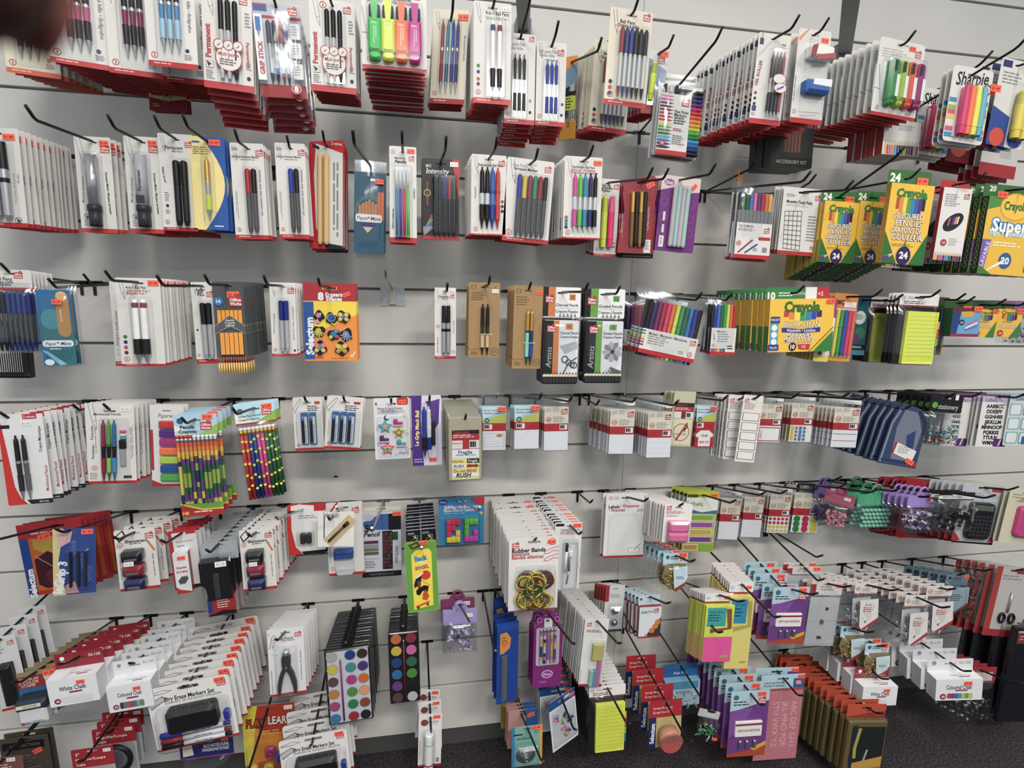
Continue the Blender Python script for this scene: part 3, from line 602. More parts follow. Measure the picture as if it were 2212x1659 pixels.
def fruit(p):
    p.card('card', r=.06); p.R(.05, .02, .3, .1, '#2a3a6a'); p.M(.1, .15, .7, .3, 4, 'grey'); p.P([(0, .55), (.5, .65), (.5, 1), (0, 1)], '#2c4a96'); p.E(.25, .9, .2, '#d04830'); p.E(.75, .88, .22, '#2c4a9a')
    p.pens([.6, .8], .35, .92, .1 * p.W, 'high', [dict(a='#d8c83c', b='#b8b040')]); p.blister(.45, .25, .95, .95, .014)
hang('highlighter_pack', 'highlighter pack', 'white and blue card with red fruit by the upper corner', (2152, 128, 2232, 318), .36, fruit, n=3, step=28, roll=5, hz=.06, ext=.06)
def redw(p): p.card('#cfc9c4'); p.R(0, .8, 1, 1, '#a8242c'); p.M(.1, .2, .9, .6, 6, 'grey'); p.R(.5, .3, .8, .7, 'lgrey')
hang('marker_pack', 'marker pack', 'white and red card low in the upper corner', (2128, 240, 2208, 382), .2, redw, n=4, step=22, roll=4, hook=False)
def redfruit(p): p.card('#6c2430'); p.R(0, .9, 1, 1, '#8e1c26'); p.E(.35, .6, .25, '#c8503a'); p.R(.4, .1, .9, .5, '#b0aaa4')
hang('marker_pack', 'marker pack', 'dark red fruit-printed card under the script lettered highlighters', (2050, 265, 2122, 352), .16, redfruit, n=4, step=18, roll=4, hook=False)
bare_hook((1998, 205), (2212, 128), 'bare black peg hook beside the script lettered highlighters', 0)
# ================================================================ row two
SM = {'a': '#121216', 'b': 'silver', 'dark': '#121216'}
def circ_arrow(p): p.ring(.8, .93, .08, 'ink', .15); p.P([(.76, .91), (.86, .93), (.8, .96)], 'ink'); p.M(.78, .45, .83, .85, 2, 'grey', 3, .4, True)
hang('marker_pack', 'marker pack', 'white card of two silver and black markers at the frame edge', (-48, 273, 50, 487), .25,
     ow('twin', (.44, .66), (.15, .92), .1, (SM,), band=.045, logo=None, bl=(.3, .12, .86, .95), st=(.78, .09, 'orange', .27), extra=lambda p: (circ_arrow(p), p.T('Twin tip', .9, .5, .07, 'grey', rot=-90))), n=11, step=19, vary=.6, tip=(28, 286), ext=.02)
def bigmark(body, cap, txt=None, xx=.5):
    def fn(p):
        p.card(); p.R(0, .955, 1, 1, '#c4352c'); pencil_line(p, .04, .01, 1.6); p.logo(.7, .09, .26); p.ring(.18, .83, .08, 'ink', .15); p.P([(.16, .82), (.24, .83), (.18, .86)], 'ink'); p.M(.1, .87, .26, .94, 3, 'grey')
        p.T('Marcador permanente', .13, .55, .085, 'grey', rot=87); p.T('Permanent Marker / Marqueur permanent', .84, .58, .09, 'ink', rot=-88, maxw=1.25)
        p.part('marker'); p.cur.ms = []; x = p.X(xx); r = .17 * p.W; y = -r - .001
        for z0, z1, ra, c in ((.2, .72, .95, body), (.72, .78, 1.15, cap), (.78, .94, 1.0, cap)):
            p.cur.tube([(x, y, p.Z(z0)), (x, y, p.Z(z1))], r * ra, c, 16)
        if txt: p.front(2 * r + .0012); p.T(txt, xx, .47, .14, 'ink', rot=90); p.R(xx - .12, .62, xx + .12, .7, 'ink')
        p.blister(.26, .17, .74, .97, .38 * p.W); p.sticker(.82, .06, w=.26)
    return fn
hang('marker_pack', 'marker pack', 'white card of one thick silver marker without upright lettering', (168, 293, 246, 500), .24, bigmark('silver', '#16161a'), n=3, step=24, tip=(60, 217))
hang('marker_pack', 'marker pack', 'white card of one thick permanent marker with upright lettering', (274, 293, 349, 501), .24, bigmark('#a8aaae', '#17171a', 'Permanent'), n=8, step=20, tip=(230, 250))
hang('marker_pack', 'marker pack', 'white card of two all-black permanent markers', (347, 287, 422, 496), .25,
     ow('marker', (.52, .74), (.28, .95), .105, (dict(a='#0e0e11', b='#15151a'),), n=2, band=.035, logo=(.76, .08, .2), bl=(.4, .25, .92, .97), title=[('Permanent', .45, .14, .15, 'ink', dict(maxw=.5)), ('Markers', .55, .175, .09, 'grey')],
        side=[('Water proof', .12, .42, .09, 'navy', -83)], dots=[(.16, .74, 'ink')], micro=[(.1, .6, .25, .7, 4, 'grey'), (.1, .78, .25, .83, 3, 'grey')]), n=9, step=19, tip=(334, 248))
def yb(p):
    p.card('#2556a2', r=.04); p.P([(0, 0), (.35, 0)] + [(.35 + .6 * math.sin(math.pi * k / 12), k / 12) for k in range(1, 12)] + [(.35, 1), (0, 1)], '#e9d78a'); p.R(.08, .05, .3, .07, '#2556a2'); p.M(.1, .11, .8, .2, 4, '#54563e'); p.M(.6, .95, .95, .98, 1, 'white')
    p.lathe(.5, .22, .9, .085 * p.W, 'click', dict(a='gold', b='silver', c='#c3d020', s='silver')); p.blister(.34, .2, .68, .93, .015); p.sticker(.72, .06, w=.32)
hang('highlighter_pack', 'highlighter pack', 'blue and yellow card of one silver and lime highlighter', (413, 293, 490, 494), .25, yb, n=4, step=22, tip=(395, 246))
def fine2(cap):
    return ow('marker', (.5, .68), (.27, .93), .085, (dict(a=cap, b='#4e4f52'), dict(a='#141416', b='#4e4f52')), n=2, band=.045, logo=(.76, .07, .22), bl=(.36, .24, .84, .96), title=[('Fine Point Permanent Markers', .45, .14, .1, 'ink', dict(maxw=.8))], micro=[(.3, .165, .9, .18, 1, 'grey'), (.08, .5, .16, .8, 2, 'grey', 4, .4, True), (.84, .27, .9, .75, 1, 'grey', 2, .5, True), (.05, .05, .3, .08, 3, 'grey')])
hang('marker_pack', 'marker pack', 'white card of a red and a black fine point marker', (501, 307, 573, 514), .25, fine2('#a3202a'), n=4, step=22, roll=-1, tip=(502, 286))
hang('marker_pack', 'marker pack', 'white card of a blue and a black fine point marker', (597, 307, 662, 513), .25, fine2('#22349a'), n=5, step=22, roll=-1, tip=(611, 302))
def kal(p):
    p.card('#c41f2a', r=.05); p.P([(.2, .02), (.97, .12), (.98, .98), (.42, .95), (.2, .8), (.14, .3)], '#d9dad4'); p.P([(.4, .94), (.98, .97), (.98, 1), (.5, 1)], '#26282c'); p.P([(.1, .02), (.3, .05), (.3, .08), (.1, .05)], '#26282c')
    p.T('2 mines', .8, .03, .1, 'white', rot=-6); p.M(.7, .2, .9, .9, 2, 'grey', 5, .5, True); p.pens([.38, .56], .12, .96, .065 * p.W, 'body', ['wood'])
hang('pencil_pack', 'pencil pack', 'red and grey card of two natural wood pencils, turned edge-on', (668, 302, 748, 535), .22, kal, n=4, step=26, yaw=-28, roll=2, tip=(685, 288))
def pmate(p):
    p.part('sleeve'); p.bag(0, 0, 1, 1, .012, 'sleeve', 6); p.part('printed_backing'); p.front(.0135); p.R(.02, .13, .98, .95, '#17506a'); p.E(.5, .5, .45, '#2d6a72', n=24); p.E(.5, .52, .38, '#123f52', n=24)
    for i in range(7): p.R(.16 + i * .1, .4 + .02 * abs(i - 3), .245 + i * .1, .6, '#c07a3c')
    p.R(.76, .32, .95, .6, '#c8642c'); p.RR(.08, .55, .9, .63, .06, '#e6e0e0'); p.T('Paper', .3, .59, .16, '#23406e', shear=.25, maxw=.4); p.E(.49, .585, .03, '#c22a3a'); p.T('Mate', .7, .59, .16, '#23406e', shear=.25, maxw=.34); p.P([(.3, .68), (.62, .68), (.46, .74)], '#e0b88a'); p.R(.25, .64, .7, .665, '#23306e')
    p.bag(0, .0, 1, 1, .018, 'bag', 8); p.sticker(.8, .22, w=.27, d=.019)
hang('pencil_pack', 'pencil pack', 'teal bag of orange pencils with a heart logo', (768, 345, 836, 557), .25, pmate, n=2, step=20, roll=2, tip=(773, 271))
NE = [dict(a=c, white='frost') for c in ('#2f7fb8', '#5a3a9a', '#c03440', '#58c046')]
def multi(p):
    p.card(r=.05); p.R(0, .945, 1, 1, 'red'); p.num(4, .14, .06, .085); p.logo(.72, .1, .2); p.T('Multi-Point', .4, .12, .1, 'ink', maxw=.4); p.T('Pencils', .42, .155, .15, 'ink', bold=.03); p.T('Lápices multipunta', .1, .75, .1, 'ink', rot=88); p.T('Crayons à', .92, .48, .09, 'ink', rot=-90)
    for x, d in zip((.26, .4, .54, .68), NE):
        p.part('pencil'); 
        p.cur.tube([(p.X(x), -.006, p.Z(.24)), (p.X(x), -.006, p.Z(.46))], .05 * p.W, 'frost', 8); p.cur.tube([(p.X(x), -.006, p.Z(.44)), (p.X(x), -.006, p.Z(.93))], .055 * p.W, d['a'], 8); p.cur.tube([(p.X(x), -.006, p.Z(.93)), (p.X(x), -.006, p.Z(.95))], .07 * p.W, d['a'], 8)
    p.blister(.15, .2, .84, .96, .014); p.sticker(.8, .045, w=.28)
hang('pencil_pack', 'pencil pack', 'white card of four translucent multi-point pencils', (842, 314, 900, 522), .3, multi, n=5, step=20, roll=0, tip=(867, 284))
def intens(p):
    p.card('#141316', r=.04); p.P([(.8, 0), (1, 0), (1, .5)], '#b8202c'); p.R(0, .95, 1, 1, '#a8242c'); p.T('Intensity', .42, .15, .2, 'white', shear=.2, maxw=.62); p.T('BIC', .18, .09, .1, 'white'); p.L([(.14, .28), (.14, .58)], .05, '#8e2440'); p.ring(.14, .42, .1, '#a8902c'); p.ring(.14, .42, .08, '#2c8a3c')
    for i, c in enumerate(('#b8305a', '#3aa84a', '#3a5ab8', '#8a8a90')): p.P([(.02, .9 - i * .02), (.25, .68 + i * .05), (.3, .7 + i * .05), (.06, .95)], c)
    p.pens([.34, .47, .6, .73, .86], .22, .94, .055 * p.W, 'marker', [dict(a=c, b='#26262a') for c in ('#111114', '#141416', '#26348c', '#a01f30', '#1f5a3a')]); p.blister(.26, .18, .95, .95, .02); p.sticker(.86, .06, 'w', .22)
hang('marker_pack', 'marker pack', 'black card of five fine pens with a bold white title', (912, 341, 992, 516), .27, intens, n=3, step=16, tip=(961, 294))
hang('ball_pen_pack', 'pen pack', 'white card of two black, a blue and a red retractable pen', (1018, 332, 1093, 506), .28,
     ow('click', (.3, .45, .6, .75), (.16, .93), .07, (dict(a='#17171b', b='frost', c='#17171b', s='#17171b'), dict(a='#17171b', b='frost', c='#17171b', s='#17171b'), dict(a='#2f62b8', b='#3f74c0', c='#22439a', s='#22439a'), dict(a='#c83a3c', b='#c84444', c='#c23030', s='#b02a2a')),
        n=4, band=.02, logo=(.78, .07, .18), title=[('Retractable Ball Pens', .55, .125, .1, 'ink', dict(maxw=.7))], dots=[(.9, .57, 'red'), (.9, .63, 'navy'), (.9, .69, 'ink')], micro=[(.1, .4, .16, .6, 1, 'grey', 1, .5, True)]), n=12, step=14, tip=(1077, 299))
hang('marker_pack', 'marker pack', 'white card of six assorted fine point markers, slightly tilted', (1095, 342, 1196, 522), .28,
     ow('marker', (.28, .39, .5, .61, .72, .83), (.2, .93), .05, [dict(a=c, b='#505154') for c in ('#27389c', '#d8b82a', '#843050', '#2f8a5a', '#9c2430', '#141416')], n=6, band=.05, logo=(.8, .07, .14), bl=(.2, .17, .92, .95), title=[('Fine Point', .28, .085, .085, 'grey', dict(maxw=.3)), ('Permanent Markers', .4, .125, .085, 'ink', dict(maxw=.5))], bd=.12), n=6, step=19, roll=3.5, tip=(1159, 317))
hang('gel_pen_pack', 'pen pack', 'white card of five colourful retractable gel pens', (1218, 336, 1299, 514), .3,
     ow('gel', (.27, .41, .54, .68, .81), (.2, .92), .058, ('#c4489c', '#5ab838', '#2a84a8', '#2f2860', '#18181e'), n=5, band=.02, logo=None, title=[('Retractable Gel Pens', .5, .125, .085, 'ink', dict(maxw=.6)), ('Stylos gel rétractables', .5, .16, .085, 'logo', dict(maxw=.62)), ('Bolígrafos de gel retráctiles', .53, .19, .08, 'logo', dict(maxw=.7))], st=(.87, .07, 'orange', .22),
        dots=[(.08, .74, '#8a5a84'), (.08, .78, '#4a7a50'), (.08, .82, '#2c7a9c'), (.08, .86, '#26384a')]), n=15, step=14, tip=(1280, 313))
hang('highlighter_pack', 'highlighter pack', 'white card of a lime and a pink slim highlighter', (1287, 384, 1336, 552), .25,
     ow(None, band=.035, logo=(.74, .07, .24), title=[('Chisel Tip', .35, .08, .16, 'ink', dict(maxw=.5)), ('Highlighters', .4, .115, .16, 'ink', dict(maxw=.6)), ('Surligneur', .35, .15, .15, 'ink', dict(maxw=.5))], n=2, dots=[(.88, .82, '#8a8a2a'), (.87, .87, '#a03460')], bl=(.12, .2, .82, .94),
        extra=lambda p: p.pens([.34, .64], .23, .9, .13 * p.W, 'high', [dict(a='#c8d42a', b='#b4c024'), dict(a='#d82a68', b='#e04a7a')])), n=4, step=22, roll=1, tip=(1404, 318))
def wavy(p):
    ol = [(.1, .1), (.6, .02), (.85, 0), (1, .06), (.98, .16), (.93, .34), (.97, .55), (.95, 1), (.0, 1), (.04, .75), (.14, .45), (.08, .25)]
    p.card('#8e2a34', outline=ol, hole=True); p.RR(.24, .2, .72, .96, .08, '#a03a42'); p.M(.08, .5, .12, .85, 2, '#d8b0b0', 1, .4, True); p.R(.68, .82, .86, .99, '#ded8d4'); p.M(.7, .84, .84, .96, 8, 'ink'); p.M(.75, .4, .8, .8, 2, '#c8a8a8', 3, .5, True)
    p.pens([.32, .43, .54, .64], .22, .92, .055 * p.W, 'marker', [dict(a='gold', b='#7a5a2a'), dict(a='#201a16', b='#241d18'), dict(a='gold', b='#8a6a30'), dict(a='#1c1814', b='#201a16')]); p.sticker(.78, .12, w=.22, rot=30)
hang('marker_pack', 'marker pack', 'wine red wavy card of gold and black markers', (1337, 375, 1420, 545), .27, wavy, n=3, step=18, roll=0, hz=.1, hx=.55, tip=(1441, 340))
def chk(p):
    p.part('box'); p.box(0, 0, 1, 1, .02, '#17171a', '#17171a', '#17171a')
    for i in range(14):
        for j in range(3): p.E(.1 + i * .06 + (j % 2) * .03, .9 + j * .04, .02, '#c9c9c9', n=6)
hang('marker_pack', 'marker pack', 'black dotted box under the wine red card', (1338, 395, 1408, 556), .1, chk, n=2, step=22, hook=False)
def purp(p):
    p.card('#6e2a78', r=.04); p.P([(0, 0), (1, 0), (1, .18), (.75, .2), (.5, .12), (0, .2)], '#cfc0bc'); p.E(.2, .09, .13, '#8c4a90', rz=.08); p.T('Disney', .2, .09, .12, 'white', shear=.2, maxw=.2)
    for k in range(9): p.ring(.12 + (k % 3) * .35, .35 + (k // 3) * .2, .1, '#8a4a94', .2, 9)
    p.R(.12, .48, .18, .6, '#d0ccd4'); p.R(.12, .65, .18, .76, '#d0ccd4'); p.R(.08, .8, .2, .95, '#ded8d8'); p.M(.1, .82, .18, .93, 7, 'ink')
    p.pens([.35, .46, .57, .68], .14, .94, .055 * p.W, 'body', ['#b8b4b0', '#9cc4c8', '#c4b0b0', '#a4c8c0']); p.blister(.27, .12, .76, .96, .014); p.sticker(.84, .12, w=.17, rot=50)
hang('pencil_pack', 'pencil pack', 'purple card of four shiny patterned pencils', (1426, 379, 1510, 542), .28, purp, n=3, step=22, roll=3.5, tip=(1543, 340), hx=.45)
hang('stick_pen_pack', 'pen pack', 'thin orange bag of ball pens seen nearly edge-on', (1566, 370, 1600, 545), .16, bic, n=1, yaw=48, tip=(1640, 352))
def twin18(p):
    p.bag(0, .0, 1, 1, .016, 'bag', 11); p.part('printed_backing'); p.front(.001); p.R(.03, .14, .97, .97, '#c9c9c7'); p.R(0, .96, 1, 1, '#a8242c')
    p.pens([.1 + i * .1 for i in range(9)], .14, .7, .045 * p.W, 'body', ['#303234', '#2a7a4a', '#1f5a40', '#3a74b0', '#e06a9c', '#6a2a7a', '#a82c3c', '#e0642c', '#e0b030']); p.part('marker_barrels'); p.front(.011); p.R(.04, .36, .95, .54, '#77797c')
    for i in range(10): p.R(.05 + i * .1, .36, .06 + i * .1, .54, '#4a4c50')
    p.part('paper_sleeve'); p.front(.0145); p.R(.03, .52, .97, .97, 'card'); p.R(.03, .92, .97, .97, 'red'); p.T('Twin Tip Markers', .08, .56, .08, 'ink', al='l', maxw=.4); p.logo(.76, .58, .15); p.M(.08, .59, .6, .63, 3, 'grey'); p.RR(.63, .69, .95, .73, .03, 'red'); p.L([(.12, .9), (.48, .73)], .04, '#8a3438'); p.L([(.3, .9), (.62, .78)], .04, '#2c4a86'); p.num(18, .12, .78, .06); p.M(.5, .83, .66, .88, 3, 'grey'); p.R(.76, .82, .88, .88, 'grey')
    p.sticker(.9, .22, 'w', .16)
hang('marker_pack', 'marker pack', 'clear pouch of eighteen twin tip markers beside the white putty card', (1585, 392, 1666, 563), .28, twin18, n=2, step=20, roll=1.5, hz=.06, tip=(1748, 345))
def putty(p):
    p.card('card', r=.03); p.R(0, .94, 1, 1, '#b4262c'); p.logo(.8, .1, .13); p.T('Mounting Tacky Putty', .42, .21, .085, 'ink', bold=.03, maxw=.65); p.M(.1, .25, .75, .29, 2, 'lgrey'); p.M(.08, .1, .35, .15, 3, 'grey'); p.M(.68, .4, .95, .8, 9, 'grey'); p.T('75g', .87, .88, .1, 'logo')
    for i in range(5):
        p.L([(.08 + i * .105, .36 - i * .005), (.13 + i * .105, .92)], .009, 'ink')
    for j in range(9): p.L([(.08 + j * .006, .36 + j * .068), (.5 + j * .006, .34 + j * .073)], .009, 'ink')
hang('putty_pack', 'adhesive putty pack', 'white card with a printed square grid', (1688, 404, 1774, 550), .27, putty, n=5, step=9, roll=2, tip=(1842, 367), hz=.07)
def cray24(p):
    p.card('#2f6e35', name='hang_tab', z0=0, z1=.2, hole=True); p.Rh(0, .0, 1, .19, '#2f6e35'); p.T('24', .17, .08, .24, 'white', bold=.04); p.M(.08, .14, .45, .18, 2, '#d8e0d0')
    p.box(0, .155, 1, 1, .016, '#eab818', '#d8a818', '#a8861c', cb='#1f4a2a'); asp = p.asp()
    arc = [(.5 + .36 * math.cos(math.radians(a)), .3 + .36 * asp * math.sin(math.radians(a)) * -1) for a in range(180, 361, 20)]
    for i, c in enumerate(('#b04a2c', '#d8882a', '#e8c83a', '#4a9a3a', '#2a84b0', '#2f5fa8', '#4a3480', '#2a2a3c')):
        x = .16 + i * .085; q = abs(x + .04 - .5) / .38; h = .2 * math.sqrt(max(0, 1 - q * q)); p.R(x, .3, x + .08, .3 + max(h, .02), c)
    p.T('Crayola', .5, .245, .24, '#2f7a35', bold=.05, maxw=.72, arc=.18)
    for i, t in enumerate(('COLOURED', 'PENCILS', 'CRAYONS DE', 'COULEUR')):
        for bo, c in ((.055, '#46245e'), (.012, '#f0ece0')): p.T(t, .5 + (.02 if i % 2 else -.02), .49 + i * .075, .17, c, bold=bo, maxw=.72)
    p.P([(0, .66), (.36, 1), (0, 1)], '#2a6a30'); p.P([(1, .66), (.64, 1), (1, 1)], '#2a6a30'); p.M(.2, .785, .8, .82, 2, '#a8963c'); p.P([(.46, .84), (.54, .84), (.5, .74)], '#2f7a35')
    p.E(.5, .91, .17, '#30225a', rz=.2); p.T('24', .5, .905, .2, 'white', bold=.04); p.P([(.05, .98), (.02, .93), (.34, .87)], '#d8b88a'); p.P([(.05, .98), (.02, .93), (.15, .91), (.17, .95)], '#5a3a8a')
    p.sticker(.8, .1, w=.26, d=.001)
hang('coloured_pencil_box', 'pencil box', 'yellow box of twenty-four coloured pencils beside the grid card', (1771, 411, 1842, 567), .28, cray24, n=11, step=12, roll=2, yaw=-3, tip=(1990, 368), hz=.09)
hang('coloured_pencil_box', 'pencil box', 'yellow box of twenty-four coloured pencils, middle of three', (1846, 411, 1914, 569), .28, cray24, n=11, step=12, roll=2, yaw=-3, hook=False, hz=.09)
hang('coloured_pencil_box', 'pencil box', 'large yellow box of twenty-four coloured pencils raised over its neighbours', (1913, 366, 1998, 570), .38, cray24, n=1, roll=2.5, yaw=-5, hz=.09, tip=(1990, 368), ext=.02)
def ell(t, c1, grey=False):
    def fn(p):
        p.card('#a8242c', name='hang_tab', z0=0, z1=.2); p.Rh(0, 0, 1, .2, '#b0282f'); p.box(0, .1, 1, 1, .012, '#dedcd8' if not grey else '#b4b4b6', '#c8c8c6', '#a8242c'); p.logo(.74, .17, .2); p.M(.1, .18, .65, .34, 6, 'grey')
        a = math.radians(20); pts = [(.5 + .36 * math.cos(q) * math.cos(a) - .13 * math.sin(q) * math.sin(a), .52 - (.36 * math.cos(q) * math.sin(a) + .17 * math.sin(q) * math.cos(a)) * p.asp() * 1.5) for q in [k * math.pi / 10 for k in range(20)]]
        p.P(pts, '#26262a')
        for i, c in enumerate(c1): p.P([(.3 + i * .075, .57 - i * .008), (.36 + i * .075, .57 - i * .008), (.4 + i * .075, .47 - i * .006), (.34 + i * .075, .47 - i * .006)], c)
        p.E(.27, .78, .11, '#b0282f'); p.T(t, .27, .78, .13, 'white'); p.M(.45, .72, .8, .82, 4, 'lgrey')
        for i, c in enumerate(('#d8b83c', '#c8342c', '#d0558c', '#2a4a9a', '#4a9ac0', '#1f6a3a', '#1a1a3a', '#8e2330', '#5a2a5a', '#2a2a2a')): x = .03 + i * .095; p.R(x, .94, x + .07, 1, c); p.P([(x, .94), (x + .07, .94), (x + .035, .89)], '#cdb48a')
    return fn
hang('coloured_pencil_box', 'pencil box', 'grey-white pencil box with an oval window beside the raised box', (1990, 404, 2052, 567), .27, ell('16', ('#3a3a3c', '#4a4a4c'), True), n=5, step=14, roll=2.5, yaw=-4, tip=(2060, 372))
hang('coloured_pencil_box', 'pencil box', 'ivory pencil box with an oval window of pink and blue pencils', (2026, 388, 2082, 562), .34, ell('10', ('#c84a6c', '#2a2a30', '#3a5a9a', '#e07a9c', '#e8d080')), n=1, roll=2.5, yaw=-5, tip=(2132, 372))
hang('coloured_pencil_box', 'pencil box', 'white pencil box with an oval window behind the ivory one', (2055, 410, 2105, 567), .27, ell('12', ('#1f5a30', '#1a1a1c')), n=4, step=14, roll=2.5, yaw=-4, hook=False)
def red_tips(p): p.box(0, 0, 1, 1, .012, '#d8d4d0', '#b02a30', '#b02a30'); [p.R(.04 + i * .095, .8, .11 + i * .095, .98, c) for i, c in enumerate(('#2a6a3a', '#c83a3a', '#d8b83c', '#e06a9c', '#8a3aa0', '#3a5ab0', '#2a2a4a', '#c83a3a', '#1f6a3a', '#333'))]
hang('coloured_pencil_box', 'pencil box', 'red-sided pencil box under the raised yellow box', (1902, 430, 1975, 578), .2, red_tips, n=4, step=16, roll=2, hook=False)
def supert(p):
    p.card('#3a6a34', name='hang_tab', z0=0, z1=.22); p.Rh(0, 0, 1, .2, '#3a6a34'); p.T('20', .16, .05, .12, 'white', bold=.03); p.box(0, .15, 1, 1, .019, '#e6b51c', '#3a6a34', '#26351f', cb='#1c2a1a')
    p.P([(0, .15), (1, .15), (1, .35), (.4, .22), (0, .3)], '#4a8a3c'); p.E(.5, .25, .28, '#d8901c', rz=.22, n=20); p.E(.5, .25, .26, '#f0c020', rz=.2, n=20); p.T('Crayola', .5, .24, .18, '#2f6a35', bold=.04, maxw=.42)
    for bo, c in ((.1, '#3f86b8'), (.03, '#e8eef0')): p.T('Super', .46, .455, .28, c, bold=bo, maxw=.72); p.T('Tips • pointes', .42, .54, .12, c if bo > .05 else '#f0f0f0', bold=bo * .6, maxw=.72)
    p.M(.2, .64, .8, .7, 2, '#f0ead0'); p.P([(0, .62), (.16, .62), (.1, .95), (0, .95)], '#7a5aa8'); p.T('LAVABLE', .08, .78, .1, '#e0d8f0', rot=80); p.E(.47, .84, .12, '#2f5a96', rz=.13); p.T('20', .47, .84, .15, 'white', bold=.04); p.P([(.12, .98), (.2, .93), (.45, .82), (.4, .88)], '#e8e8e8'); p.P([(0, .9), (.25, 1), (0, 1)], '#3a7a35')
    for i, c in enumerate(('#c8321e', '#e8a020', '#3a9a3a', '#2f7a8a', '#2a5aa8', '#5a2a8a', '#d8a890', '#c87850', '#5a2a1c', '#6a6a6c')): p.R(.84, .26 + i * .07, 1, .32 + i * .07, c)
    p.sticker(.22, .13, w=.18, d=.0195)
    p.side(0, .001, .018)
    for i in range(12): p.E(.5, .2 + i * .065, .3, '#8a9a80', rz=.045, n=8); p.E(.5, .2 + i * .065, .22, '#26351f', rz=.033, n=8)
hang('marker_box', 'marker box', 'green and yellow marker box with an oval orange badge', (2118, 398, 2228, 594), .36, supert, n=11, step=24, roll=2.5, yaw=-3, hz=.06, ext=.05)
bare_hook((1700, 420), (1736, 335), 'bare black hook end between the marker pouch and grid card', 1)
# ================================================================ row three
def bluebag(p):
    p.bag(0, .15, 1, 1, .014, 'bag', 21); p.card('card', name='header_card', z0=0, z1=.24); p.R(0, .21, 1, .24, 'red'); p.logo(.6, .03, .2); p.T('Ball Pens', .35, .11, .12, 'ink', maxw=.4); p.T('Stylos à bille', .37, .145, .1, 'ink', maxw=.4); p.T('Bolígrafos', .34, .175, .1, 'ink', maxw=.36)
    p.pens([.08 + i * .12 for i in range(8)], .26, .98, .05 * p.W, 'stick', [dict(a=c, t='#44464c') for c in ('#1c1c22', '#1f1f26', '#18181e', '#22347c', '#22367e', '#253a88', '#22347c', '#1f2f74')])
hang('stick_pen_pack', 'pen pack', 'clear bag of black and blue ball pens at the frame edge', (-18, 580, 76, 760), .26, bluebag, n=7, step=12, tip=(0, 588), ext=.0, hz=.05)
def stripes(p):
    p.box(0, 0, 1, 1, .02, '#17171a')
    for i in range(14): p.R(.05 + i * .07, .1, .08 + i * .07, .95, '#c9c9c6')
    p.R(.2, .1, .6, .6, '#b8b8b4')
hang('pen_box', 'pen box', 'black and white striped box under the blue pen bag', (-10, 690, 58, 805), .12, stripes, n=2, step=25, hook=False)
def pm2(p):
    p.part('sleeve'); p.bag(0, 0, 1, 1, .012, 'sleeve', 31); p.part('printed_backing'); p.front(.0135); p.R(.02, .05, .98, .97, '#1c6c9c'); p.P([(.02, .5), (.6, .3), (.98, .6), (.98, .97), (.3, .97)], '#2a6f74'); p.E(.4, .4, .33, '#3f8a9a', n=24); p.RR(.55, .06, .92, .62, .18, '#b8823c'); p.E(.73, .12, .15, '#d8b070'); p.RR(.06, .66, .94, .74, .08, '#e0e6ea')
    p.T('Paper', .3, .7, .15, '#1c3a6a', shear=.25, maxw=.32); p.E(.5, .69, .03, '#b02a4a'); p.T('Mate', .72, .7, .15, '#1c3a6a', shear=.25, maxw=.32); p.M(.25, .76, .7, .79, 1, 'white'); p.E(.2, .93, .14, '#cfe0ea', rz=.1); p.P([(.02, .78), (.2, .8), (.7, .96), (.5, .97)], '#7fb8d0'); p.T('MANUAL', .68, .36, .1, '#e8dcc0', rot=-88)
    p.pens([.27, .42, .56], .38, .93, .07 * p.W, 'body', ['#a8324a', '#26448a', '#2f7a4a']); p.bag(0, 0, 1, 1, .02, 'bag', 33); p.sticker(.66, .19, w=.28, d=.021)
hang('mechanical_pencil_pack', 'pencil pack', 'blue bag of mechanical pencils with an amber tab', (91, 616, 166, 790), .27, pm2, n=2, step=16, roll=-1, tip=(122, 582), hz=.03)
hang('ball_pen_pack', 'pen pack', 'white card of two four-colour pens with a row of colour dots', (256, 598, 352, 789), .27,
     ow('four', (.44, .63), (.24, .95), .085, ({'a': '#7e3b40', 'b': '#161618'}, {'a': '#7e3b40', 'b': '#161618'}), n=2, bl=(.3, .2, .8, .96), title=[('4-in-1 Ball Pen', .45, .105, .095, 'ink', dict(maxw=.45)), ('Stylo à bille 4 en 1', .5, .14, .09, 'logo', dict(maxw=.5)), ('Bolígrafo 4 en 1', .46, .17, .09, 'logo', dict(maxw=.45))], logo=None,
        st=(.85, .055, 'orange', .25), band=.03, dots=[(.13, .66, '#2f7a46'), (.13, .72, '#2b3170'), (.13, .78, '#c03a48'), (.13, .84, '#34363c')]), n=10, step=18, tip=(228, 583))
hang('marker_pack', 'marker pack', 'thin strip of a serigraphy pen card behind the four-colour pens', (243, 606, 275, 788), .2, ow(None, logo=None, side=[('Sertigraf à double pointe', .25, .55, .26, 'grey', 88)], dots=[(.2, .8, '#b8a83c'), (.22, .86, '#a8649c')]), n=1, hook=False)
hang('ball_pen_pack', 'pen pack', 'narrow white card of two black roller pens', (417, 607, 466, 783), .26,
     ow('marker', (.5, .75), (.25, .93), .13, (dict(a='#131316', b='#9a9ca0'),), n=2, bl=(.3, .22, .95, .95), title=[('Roller', .42, .09, .17, 'ink'), ('Ball', .4, .12, .17, 'ink'), ('Pens', .42, .15, .17, 'ink')], logo=(.66, .12, .3), dots=[(.15, .58, 'ink')]), n=1, roll=-1, tip=(340, 578))
